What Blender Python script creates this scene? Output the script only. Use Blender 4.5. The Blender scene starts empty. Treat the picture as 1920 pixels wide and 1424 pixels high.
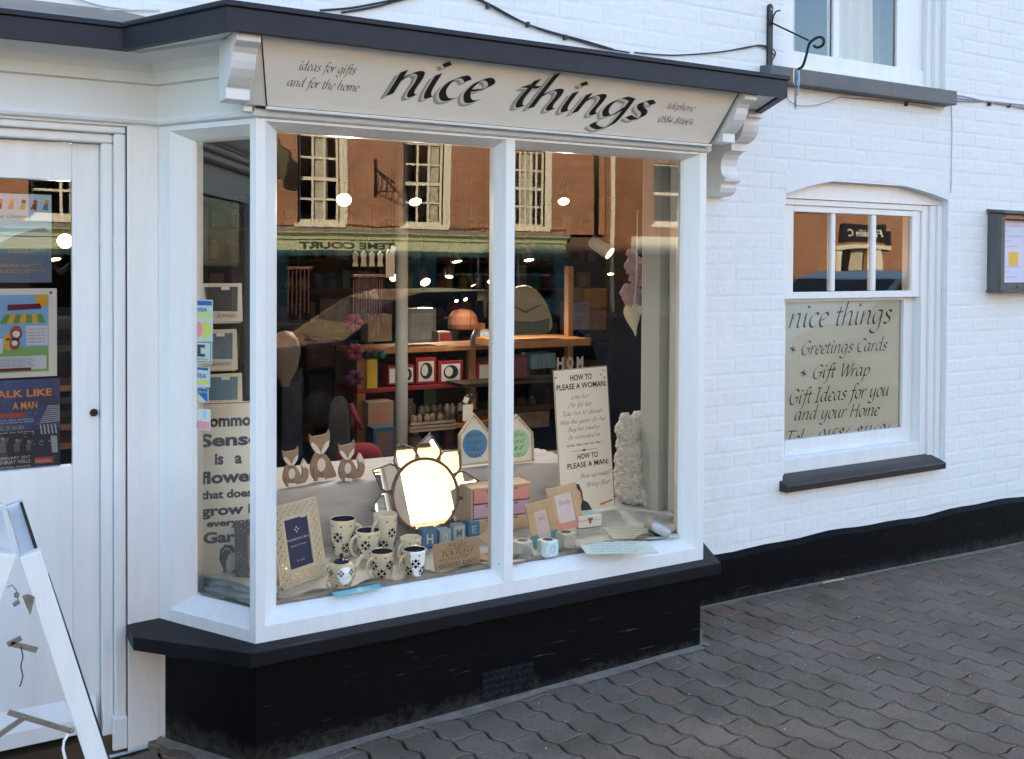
import bpy, math, random
from mathutils import Vector, Matrix
random.seed(7)
R = math.radians
SC = bpy.context.scene
COL = SC.collection
# ------------------------------------------------------------------ camera
CAM = Vector((0, 0, 1.6)); FPX = 1850.0; PCX, PCY = 960.0, 526.0
YAW, PITCH, ROLL = R(30), R(1.0), R(-0.3)
fw = Vector((math.sin(YAW)*math.cos(PITCH), math.cos(YAW)*math.cos(PITCH), -math.sin(PITCH)))
rt = Vector((math.cos(YAW), -math.sin(YAW), 0)); up = rt.cross(fw)
rt, up = math.cos(ROLL)*rt - math.sin(ROLL)*up, math.sin(ROLL)*rt + math.cos(ROLL)*up
cd = bpy.data.cameras.new('camera'); cam = bpy.data.objects.new('camera', cd); COL.objects.link(cam)
m3 = Matrix((rt, up, -fw)).transposed()
cam.matrix_world = Matrix.Translation(CAM) @ m3.to_4x4()
cd.sensor_fit = 'HORIZONTAL'; cd.sensor_width = 36; cd.lens = 36*FPX/1920
cd.shift_x = 0; cd.shift_y = -(712-PCY)/1920
cd.clip_start = 0.05; cd.clip_end = 600
SC.camera = cam
# ------------------------------------------------------------------ light
SUN_EL, SUN_A = R(14), R(35)          # behind the shop, from the left
sd = Vector((-math.sin(SUN_A)*math.cos(SUN_EL), math.cos(SUN_A)*math.cos(SUN_EL), math.sin(SUN_EL)))
w = bpy.data.worlds.new('World'); SC.world = w; w.use_nodes = True
nt = w.node_tree; bg = nt.nodes['Background']
sky = nt.nodes.new('ShaderNodeTexSky'); sky.sky_type = 'NISHITA'; sky.sun_disc = False
sky.sun_elevation = SUN_EL; sky.sun_rotation = -SUN_A; sky.altitude = 100
sky.air_density = 1.0; sky.dust_density = 0.7; sky.ozone_density = 1.7
nt.links.new(sky.outputs[0], bg.inputs[0]); bg.inputs[1].default_value = 0.15
sl = bpy.data.lights.new('sun', 'SUN'); sl.energy = 5.0; sl.angle = R(0.5); sl.color = (1, 0.80, 0.56)
so = bpy.data.objects.new('sun', sl); COL.objects.link(so); so.rotation_euler = sd.to_track_quat('Z', 'Y').to_euler()
so.location = (0, 0, 20)
SC.view_settings.view_transform = 'Standard'; SC.view_settings.look = 'None'
SC.view_settings.gamma = 1; SC.view_settings.use_curve_mapping = False
SC.view_settings.exposure = 2.48
# ------------------------------------------------------------------ helpers
def ray(px, py): return fw + rt*((px-PCX)/FPX) + up*((PCY-py)/FPX)
def atY(px, py, y): d = ray(px, py); return CAM + d*((y-CAM.y)/d.y)
def atX(px, py, x): d = ray(px, py); return CAM + d*((x-CAM.x)/d.x)
def atZ(px, py, z): d = ray(px, py); return CAM + d*((z-CAM.z)/d.z)
def atP(px, py, p0, n): d = ray(px, py); return CAM + d*((Vector(p0)-CAM).dot(n)/d.dot(n))

class MB:
    def __init__(s, world=False): s.v = []; s.f = []; s.world = world
    def add(s, vs, fs):
        o = len(s.v); s.v += [Vector(v) for v in vs]; s.f += [tuple(i+o for i in f) for f in fs]; return s
    def box(s, x0, x1, y0, y1, z0, z1, M=None):
        vs = [Vector((x, y, z)) for z in (z0, z1) for x, y in ((x0, y0), (x1, y0), (x1, y1), (x0, y1))]
        if M is not None: vs = [M @ v for v in vs]
        return s.add(vs, [(3, 2, 1, 0), (4, 5, 6, 7), (0, 1, 5, 4), (1, 2, 6, 5), (2, 3, 7, 6), (3, 0, 4, 7)])
    def quad(s, a, b, c, d): return s.add([a, b, c, d], [(0, 1, 2, 3)])
    def poly(s, pts): return s.add(pts, [tuple(range(len(pts)))])
    def prism(s, pts, d):               # closed solid: polygon swept by vector d
        n = len(pts); d = Vector(d); pts = [Vector(p) for p in pts]
        return s.add(pts + [p+d for p in pts], [tuple(range(n-1, -1, -1)), tuple(range(n, 2*n))] +
                     [(i, (i+1) % n, (i+1) % n+n, i+n) for i in range(n)])
    def tube(s, pts, r, n=8, cap=True, r2=None):
        pts = [Vector(p) for p in pts]; o = len(s.v); m = len(pts); ref = Vector((0.13, 0.31, 0.94)).normalized()
        for i, p in enumerate(pts):
            t = (pts[min(i+1, m-1)] - pts[max(i-1, 0)]).normalized()
            a = t.cross(ref)
            if a.length < 1e-3: a = t.cross(Vector((1, 0, 0)))
            a.normalize(); b = t.cross(a)
            rr = r if r2 is None else r+(r2-r)*i/(m-1)
            for k in range(n):
                an = 2*math.pi*k/n; s.v.append(p + a*math.cos(an)*rr + b*math.sin(an)*rr)
        for i in range(m-1):
            for k in range(n):
                s.f.append((o+i*n+k, o+i*n+(k+1) % n, o+(i+1)*n+(k+1) % n, o+(i+1)*n+k))
        if cap: s.f.append(tuple(o+k for k in range(n-1, -1, -1))); s.f.append(tuple(o+(m-1)*n+k for k in range(n)))
        return s
    def lathe(s, prof, n=24, c=(0, 0, 0), M=None, sx=1, sy=1):
        o = len(s.v); c = Vector(c)
        for r, z in prof:
            for k in range(n):
                a = 2*math.pi*k/n; v = Vector((r*math.cos(a)*sx, r*math.sin(a)*sy, z))
                s.v.append((M @ v if M is not None else v)+c)
        for i in range(len(prof)-1):
            for k in range(n):
                s.f.append((o+i*n+k, o+i*n+(k+1) % n, o+(i+1)*n+(k+1) % n, o+(i+1)*n+k))
        return s
    def join(s, o): return s.add(o.v, o.f)
    def xf(s, M): s.v = [M @ v for v in s.v]; return s

def setp(o, label=None, cat=None, group=None, kind=None):
    if label: o['label'] = label
    if cat: o['category'] = cat
    if group: o['group'] = group
    if kind: o['kind'] = kind
def thing(name, label, cat, loc=(0, 0, 0), rot=(0, 0, 0), group=None):
    o = bpy.data.objects.new(name, None); COL.objects.link(o); o.location = loc; o.rotation_euler = rot
    o.empty_display_size = 0.05; setp(o, label, cat, group); return o
def rootloc(o):
    v = Vector((0, 0, 0))
    while o is not None: v = v + Vector(o.location); o = o.parent
    return v
def mk(name, mb, mat, parent=None, bevel=0, smooth=False, label=None, cat=None, group=None, kind=None):
    me = bpy.data.meshes.new(name)
    vs = mb.v
    if mb.world and parent is not None:
        L = rootloc(parent); vs = [v-L for v in vs]
    me.from_pydata([tuple(v) for v in vs], [], mb.f); me.update()
    if isinstance(mat, (list, tuple)):
        for m_ in mat: me.materials.append(m_)
    else: me.materials.append(mat)
    if smooth:
        for p in me.polygons: p.use_smooth = True
    o = bpy.data.objects.new(name, me); COL.objects.link(o)
    if parent is not None: o.parent = parent
    if bevel:
        b = o.modifiers.new('bevel', 'BEVEL'); b.width = bevel; b.segments = 2; b.limit_method = 'ANGLE'; b.angle_limit = R(40)
        b.harden_normals = False
    setp(o, label, cat, group, kind); return o
def dup(o, parent=None):
    c = o.copy(); COL.objects.link(c); c.parent = parent
    for ch in list(o.children): dup(ch, c)
    return c
def WB(): return MB(world=True)

# ------------------------------------------------------------------ materials
def mat(name, col, rough=0.6, metal=0.0, var=0.0, scale=8.0, bump=0.0, bscale=60.0, col2=None, spec=None, coat=0, trans=0, stretch=None, emit=None, estr=0, sub=0):
    m = bpy.data.materials.new(name); m.use_nodes = True; n = m.node_tree; b = n.nodes['Principled BSDF']
    b.inputs['Base Color'].default_value = (*col, 1); b.inputs['Roughness'].default_value = rough; b.inputs['Metallic'].default_value = metal
    if spec is not None: b.inputs['Specular IOR Level'].default_value = spec
    if coat: b.inputs['Coat Weight'].default_value = coat
    if trans: b.inputs['Transmission Weight'].default_value = trans
    if sub: b.inputs['Subsurface Weight'].default_value = sub
    if emit: b.inputs['Emission Color'].default_value = (*emit, 1); b.inputs['Emission Strength'].default_value = estr
    if var or bump or col2:
        tc = n.nodes.new('ShaderNodeTexCoord'); mp = n.nodes.new('ShaderNodeMapping')
        if stretch: mp.inputs['Scale'].default_value = stretch
        n.links.new(tc.outputs['Object'], mp.inputs[0])
        if var or col2:
            ns = n.nodes.new('ShaderNodeTexNoise'); ns.inputs['Scale'].default_value = scale; ns.inputs['Detail'].default_value = 6; ns.inputs['Roughness'].default_value = 0.65
            n.links.new(mp.outputs[0], ns.inputs['Vector'])
            rp = n.nodes.new('ShaderNodeValToRGB'); rp.color_ramp.elements[0].position = 0.3; rp.color_ramp.elements[1].position = 0.7
            c2 = col2 if col2 else tuple(min(1, c*(1+var)) for c in col)
            c1 = col if col2 else tuple(c*(1-var) for c in col)
            rp.color_ramp.elements[0].color = (*c1, 1); rp.color_ramp.elements[1].color = (*c2, 1)
            n.links.new(ns.outputs[0], rp.inputs[0]); n.links.new(rp.outputs[0], b.inputs['Base Color'])
        if bump:
            nb = n.nodes.new('ShaderNodeTexNoise'); nb.inputs['Scale'].default_value = bscale; nb.inputs['Detail'].default_value = 5
            n.links.new(mp.outputs[0], nb.inputs['Vector'])
            bp = n.nodes.new('ShaderNodeBump'); bp.inputs['Strength'].default_value = 1; bp.inputs['Distance'].default_value = bump
            n.links.new(nb.outputs[0], bp.inputs['Height']); n.links.new(bp.outputs[0], b.inputs['Normal'])
    return m
def nodes(m): return m.node_tree, m.node_tree.nodes['Principled BSDF']
M_gloss = mat('white_gloss_paint', (.80, .80, .80), .34, var=.045, scale=6, bump=.0011, bscale=30, stretch=(3, 3, .35))
M_wallp = mat('white_masonry_paint', (.79, .80, .81), .75, var=.045, scale=2.2, bump=.007, bscale=11)
M_soff = mat('soffit_paint', (.74, .73, .70), .6, var=.06, scale=4, bump=.001, bscale=20)
M_navy = mat('slate_blue_paint', (.019, .021, .032), .5, spec=.3, var=.2, scale=6, bump=.0008, bscale=30)
M_sign = mat('cream_sign_paint', (.90, .84, .76), .5, var=.03, scale=6)
M_ink = mat('black_sign_ink', (.012, .010, .012), .5)
M_grayink = mat('grey_shadow_ink', (.40, .375, .36), .5)
M_lightink = mat('pale_outline_ink', (.74, .70, .65), .5)
M_brownink = mat('brown_ink', (.10, .075, .06), .6)
M_lead = mat('weathered_lead', (.16, .15, .14), .55, col2=(.30, .24, .20), scale=5, bump=.003, bscale=15)
M_iron = mat('black_iron', (.02, .018, .017), .45, metal=.3, var=.3, scale=30, bump=.0008, bscale=120)
M_slate = mat('grey_painted_sill', (.06, .085, .10), .55, col2=(.14, .12, .11), scale=3.0, bump=.002, bscale=40)
M_cable = mat('black_cable', (.02, .02, .022), .5)
M_cableg = mat('grey_cable', (.30, .28, .28), .6, var=.3, scale=20)
M_wood = mat('pine_wood', (.42, .19, .07), .5, var=.25, scale=6, stretch=(2, 2, .3))
M_dwood = mat('dark_brown_wood', (.06, .035, .02), .6, var=.3, scale=5)
M_foxw = mat('fox_wood', (.36, .255, .185), .6, var=.12, scale=14)
M_foxd = mat('fox_wood_edge', (.19, .11, .065), .6)
M_white = mat('white_matt', (.8, .8, .8), .6)
M_paper = mat('white_paper', (.82, .83, .85), .6)
M_cream = mat('cream_board', (.74, .71, .62), .5, var=.04, scale=6)
M_creamg = mat('cream_glaze', (.80, .79, .70), .18, coat=.3)
M_navyg = mat('navy_glaze', (.012, .016, .06), .2)
M_navyc = mat('navy_card', (.02, .035, .14), .4)
M_cloth = mat('white_cloth', (.52, .52, .54), .9, var=.05, scale=8, bump=.004, bscale=14)
M_gauze = mat('white_gauze', (.58, .62, .64), .9, var=.08, scale=12, bump=.006, bscale=30)
M_fluff = mat('white_fluff', (.78, .76, .74), 1, var=.05, bump=.012, bscale=70)
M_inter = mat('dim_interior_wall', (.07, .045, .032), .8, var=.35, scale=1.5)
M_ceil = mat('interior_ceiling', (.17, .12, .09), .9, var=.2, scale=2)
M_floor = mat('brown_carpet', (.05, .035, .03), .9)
M_teal = mat('teal_card', (.10, .42, .45), .5)
M_pink = mat('pink_card', (.72, .32, .32), .5)
M_lilac = mat('lilac_card', (.58, .42, .60), .5)
M_red = mat('red_card', (.30, .02, .02), .5)
M_dred = mat('dark_red_felt', (.22, .008, .012), .9, bump=.003, bscale=60)
M_mag = mat('magenta_felt', (.20, .012, .05), .8)
M_yell = mat('yellow_card', (.75, .48, .04), .5)
M_orange = mat('orange_card', (.6, .18, .03), .5)
M_blue = mat('blue_card', (.08, .25, .50), .5)
M_lblue = mat('pale_blue_card', (.36, .56, .70), .5)
M_skyb = mat('sky_blue_card', (.48, .74, .92), .5)
M_green = mat('green_card', (.24, .50, .16), .5)
M_mint = mat('mint_card', (.40, .70, .46), .5)
M_black = mat('matt_black', (.012, .012, .014), .5)
M_dgrey = mat('dark_grey_plastic', (.04, .042, .045), .35)
M_mirror = mat('mirror_silver', (.95, .95, .95), .0, metal=1.0)
M_bulb = mat('lit_spot_bulb', (1, .9, .7), .5, emit=(1, .66, .32), estr=8)
M_bulb2 = mat('lit_display_bulb', (1, .9, .6), .5, emit=(1, .72, .30), estr=1.2)
M_lampw = mat('white_lamp_housing', (.75, .72, .66), .35)
M_galv = mat('galvanised_strap', (.30, .27, .24), .45, metal=.7, var=.3, scale=30)
M_oakg = mat('weathered_grey_oak', (.10, .10, .10), .7, var=.3, scale=8, bump=.002, bscale=40, stretch=(3, 3, .4))
M_teak = mat('brown_varnished_wood', (.26, .09, .04), .4, var=.2, scale=10)
M_stem = mat('dark_lamp_stem', (.004, .004, .004), .9, spec=.1)
M_lampd = mat('bronze_lamp_housing', (.09, .06, .04), .4)
M_string = mat('string', (.05, .04, .03), .9)
M_wood2 = mat('pale_wood', (.60, .47, .32), .6, var=.12, scale=10)
M_curt = mat('white_net_curtain', (.85, .88, .90), .9, sub=.0)
M_curtd = mat('grey_curtain', (.16, .14, .13), .9, var=.2, scale=10)
# black plinth paint: scuffs and a dusty foot
M_plinth = mat('black_bitumen_paint', (.011, .011, .013), .55, spec=.10, bump=.003, bscale=16)
n, b = nodes(M_plinth)
tc = n.nodes.new('ShaderNodeTexCoord'); mp = n.nodes.new('ShaderNodeMapping'); mp.inputs['Scale'].default_value = (1.2, 1.2, 14); mp.inputs['Rotation'].default_value = (0, .12, 0)
n.links.new(tc.outputs['Object'], mp.inputs[0])
n1 = n.nodes.new('ShaderNodeTexNoise'); n1.inputs['Scale'].default_value = 5.5; n1.inputs['Detail'].default_value = 8; n.links.new(mp.outputs[0], n1.inputs['Vector'])
r1 = n.nodes.new('ShaderNodeValToRGB'); r1.color_ramp.elements[0].position = .665; r1.color_ramp.elements[1].position = .74
r1.color_ramp.elements[0].color = (0, 0, 0, 1); r1.color_ramp.elements[1].color = (.45, .45, .45, 1); n.links.new(n1.outputs[0], r1.inputs[0])
n2 = n.nodes.new('ShaderNodeTexNoise'); n2.inputs['Scale'].default_value = 22; n2.inputs['Detail'].default_value = 9; n2.inputs['Roughness'].default_value = .8; n.links.new(tc.outputs['Object'], n2.inputs['Vector'])
sx = n.nodes.new('ShaderNodeSeparateXYZ'); n.links.new(tc.outputs['Object'], sx.inputs[0])
mr = n.nodes.new('ShaderNodeMapRange'); mr.inputs[1].default_value = .17; mr.inputs[2].default_value = -.06; n.links.new(sx.outputs[2], mr.inputs[0])
mm = n.nodes.new('ShaderNodeMath'); mm.operation = 'MULTIPLY'; n.links.new(mr.outputs[0], mm.inputs[0]); n.links.new(n2.outputs[0], mm.inputs[1])
mr2 = n.nodes.new('ShaderNodeMapRange'); mr2.inputs[1].default_value = .22; mr2.inputs[2].default_value = .60; n.links.new(mm.outputs[0], mr2.inputs[0])
mx = n.nodes.new('ShaderNodeMix'); mx.data_type = 'RGBA'; mx.inputs['A'].default_value = (.0030, .0028, .0040, 1); mx.inputs['B'].default_value = (.09, .085, .07, 1)
ma = n.nodes.new('ShaderNodeMath'); ma.operation = 'MAXIMUM'; n.links.new(r1.outputs[0], ma.inputs[0]); n.links.new(mr2.outputs[0], ma.inputs[1])
n.links.new(ma.outputs[0], mx.inputs[0]); n.links.new(mx.outputs['Result'], b.inputs['Base Color'])
# window glass: sharp mirror by Fresnel over a clear sheet, faint old-glass ripple
def glassmat(name, ior=1.62, tint=(.93, .95, .94), ripple=.0004):
    m = bpy.data.materials.new(name); m.use_nodes = True; n = m.node_tree; n.nodes.clear()
    o = n.nodes.new('ShaderNodeOutputMaterial'); mix = n.nodes.new('ShaderNodeMixShader'); t = n.nodes.new('ShaderNodeBsdfTransparent'); g = n.nodes.new('ShaderNodeBsdfGlossy')
    t.inputs[0].default_value = (*tint, 1); g.inputs['Roughness'].default_value = 0.0
    f = n.nodes.new('ShaderNodeFresnel'); f.inputs[0].default_value = ior
    if ripple:
        tc = n.nodes.new('ShaderNodeTexCoord'); ns = n.nodes.new('ShaderNodeTexNoise'); ns.inputs['Scale'].default_value = 2.2; ns.inputs['Detail'].default_value = 1
        n.links.new(tc.outputs['Object'], ns.inputs['Vector'])
        bp = n.nodes.new('ShaderNodeBump'); bp.inputs['Distance'].default_value = ripple; n.links.new(ns.outputs[0], bp.inputs['Height'])
        n.links.new(bp.outputs[0], g.inputs['Normal'])
    n.links.new(f.outputs[0], mix.inputs[0]); n.links.new(t.outputs[0], mix.inputs[1]); n.links.new(g.outputs[0], mix.inputs[2]); n.links.new(mix.outputs[0], o.inputs[0])
    return m
M_glass = glassmat('window_glass', 1.88, tint=(.985, .99, .985))
M_glass2 = glassmat('old_window_glass', 1.85, ripple=.0013)
M_glassd = glassmat('far_window_glass', 1.6, ripple=0)
def brickmat(name, c1, c2, mortar, sc=1.0, bump=.004, side=False):
    m = mat(name, c1, .85); n, b = nodes(m)
    tc = n.nodes.new('ShaderNodeTexCoord'); sp = n.nodes.new('ShaderNodeSeparateXYZ'); cb = n.nodes.new('ShaderNodeCombineXYZ')
    n.links.new(tc.outputs['Object'], sp.inputs[0]); ad = n.nodes.new('ShaderNodeMath'); n.links.new(sp.outputs[0], ad.inputs[0]); n.links.new(sp.outputs[1], ad.inputs[1])
    n.links.new(ad.outputs[0], cb.inputs[0]); n.links.new(sp.outputs[2], cb.inputs[1])
    br = n.nodes.new('ShaderNodeTexBrick'); br.inputs['Scale'].default_value = 1/sc; br.inputs['Brick Width'].default_value = .225; br.inputs['Row Height'].default_value = .075
    br.inputs['Mortar Size'].default_value = .008; br.inputs['Mortar Smooth'].default_value = .2; br.inputs['Bias'].default_value = -.2
    br.inputs['Color1'].default_value = (*c1, 1); br.inputs['Color2'].default_value = (*c2, 1); br.inputs['Mortar'].default_value = (*mortar, 1)
    n.links.new(cb.outputs[0], br.inputs['Vector'])
    ns = n.nodes.new('ShaderNodeTexNoise'); ns.inputs['Scale'].default_value = 1.3; ns.inputs['Detail'].default_value = 8; n.links.new(tc.outputs['Object'], ns.inputs['Vector'])
    mx = n.nodes.new('ShaderNodeMix'); mx.data_type = 'RGBA'; mx.blend_type = 'MULTIPLY'; mx.inputs[0].default_value = .55
    n.links.new(br.outputs[0], mx.inputs['A']); n.links.new(ns.outputs[0], mx.inputs['B']); n.links.new(mx.outputs['Result'], b.inputs['Base Color'])
    bp = n.nodes.new('ShaderNodeBump'); bp.inputs['Distance'].default_value = bump; bp.invert = True; n.links.new(br.outputs['Fac'], bp.inputs['Height']); n.links.new(bp.outputs[0], b.inputs['Normal'])
    return m
M_obrick = brickmat('orange_red_brick', (.52, .23, .12), (.36, .14, .07), (.66, .50, .36))
M_obrick2 = brickmat('brown_brick', (.30, .15, .08), (.24, .11, .06), (.28, .22, .17))
# pavers: each block gets its own tone, moss and grit on top
M_paver = mat('concrete_paver', (.12, .11, .12), .9, spec=.2, bump=.0016, bscale=240)
n, b = nodes(M_paver)
oi = n.nodes.new('ShaderNodeObjectInfo'); rp = n.nodes.new('ShaderNodeValToRGB'); cr = rp.color_ramp
cr.elements[0].color = (.205, .146, .112, 1); cr.elements[1].color = (.258, .186, .144, 1)
e = cr.elements.new(.955); e.color = (.248, .180, .140, 1); e = cr.elements.new(.985); e.color = (.25, .15, .11, 1)
n.links.new(oi.outputs['Random'], rp.inputs[0])
tc = n.nodes.new('ShaderNodeTexCoord'); geo = n.nodes.new('ShaderNodeNewGeometry')
na = n.nodes.new('ShaderNodeTexNoise'); na.inputs['Scale'].default_value = 2.0; na.inputs['Detail'].default_value = 5; n.links.new(geo.outputs['Position'], na.inputs['Vector'])
ra = n.nodes.new('ShaderNodeValToRGB'); ra.color_ramp.elements[0].position = .48; ra.color_ramp.elements[1].position = .72; ra.color_ramp.elements[0].color = (0, 0, 0, 1); ra.color_ramp.elements[1].color = (.55, .55, .55, 1)
n.links.new(na.outputs[0], ra.inputs[0])
m1 = n.nodes.new('ShaderNodeMix'); m1.data_type = 'RGBA'; m1.inputs['B'].default_value = (.150, .143, .094, 1)
n.links.new(ra.outputs[0], m1.inputs[0]); n.links.new(rp.outputs[0], m1.inputs['A'])
ng = n.nodes.new('ShaderNodeTexNoise'); ng.inputs['Scale'].default_value = 170; ng.inputs['Detail'].default_value = 3; n.links.new(geo.outputs['Position'], ng.inputs['Vector'])
rg = n.nodes.new('ShaderNodeValToRGB'); rg.color_ramp.elements[0].position = .3; rg.color_ramp.elements[1].position = .75; rg.color_ramp.elements[0].color = (.62, .62, .62, 1); rg.color_ramp.elements[1].color = (1.25, 1.25, 1.25, 1)
n.links.new(ng.outputs[0], rg.inputs[0])
m2 = n.nodes.new('ShaderNodeMix'); m2.data_type = 'RGBA'; m2.blend_type = 'MULTIPLY'; m2.inputs[0].default_value = 1
n.links.new(m1.outputs['Result'], m2.inputs['A']); n.links.new(rg.outputs[0], m2.inputs['B'])
# dark soiling near the shop foot, with a shape of its own
nd = n.nodes.new('ShaderNodeTexNoise'); nd.inputs['Scale'].default_value = 4.2; nd.inputs['Detail'].default_value = 6; n.links.new(geo.outputs['Position'], nd.inputs['Vector'])
rd = n.nodes.new('ShaderNodeValToRGB'); rd.color_ramp.elements[0].position = .33; rd.color_ramp.elements[1].position = .5; rd.color_ramp.elements[0].color = (.80, .79, .77, 1); rd.color_ramp.elements[1].color = (1, 1, 1, 1)
n.links.new(nd.outputs[0], rd.inputs[0])
m3_ = n.nodes.new('ShaderNodeMix'); m3_.data_type = 'RGBA'; m3_.blend_type = 'MULTIPLY'; m3_.inputs[0].default_value = 1
n.links.new(m2.outputs['Result'], m3_.inputs['A']); n.links.new(rd.outputs[0], m3_.inputs['B']); n.links.new(m3_.outputs['Result'], b.inputs['Base Color'])
M_joint = mat('dark_sandy_joint', (.010, .009, .006), .95, var=.4, scale=30, bump=.004, bscale=80)
M_cement = mat('cement_fillet', (.20, .165, .14), .9, var=.3, scale=20, bump=.004, bscale=60)
M_asph = mat('asphalt', (.05, .05, .052), .9, var=.2, scale=60, bump=.004, bscale=200)

# ------------------------------------------------------------------ lettering
def cr_(pts, k=6):
    if len(pts) < 3: return pts
    P = [pts[0]] + list(pts) + [pts[-1]]; out = []
    for i in range(1, len(P)-2):
        p0, p1, p2, p3 = P[i-1:i+3]
        for j in range(k):
            t = j/k
            out.append(tuple(.5*((2*p1[a])+(-p0[a]+p2[a])*t+(2*p0[a]-5*p1[a]+4*p2[a]-p3[a])*t*t+(-p0[a]+3*p1[a]-3*p2[a]+p3[a])*t**3) for a in (0, 1)))
    out.append(tuple(pts[-1])); return out
_bowl = [(.62, .95), (.35, 1), (.1, .7), (.05, .3), (.2, .03), (.42, .2), (.6, .6)]
_hump = lambda x: [(x+.02, .5), (x+.28, .93), (x+.5, .98), (x+.55, .72), (x+.5, .2), (x+.58, .02), (x+.75, .15)]
_u = [[(0, .85), (.15, 1)], [(.15, 1), (.1, .3), (.2, .02), (.42, .15), (.6, .6)]]
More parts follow.
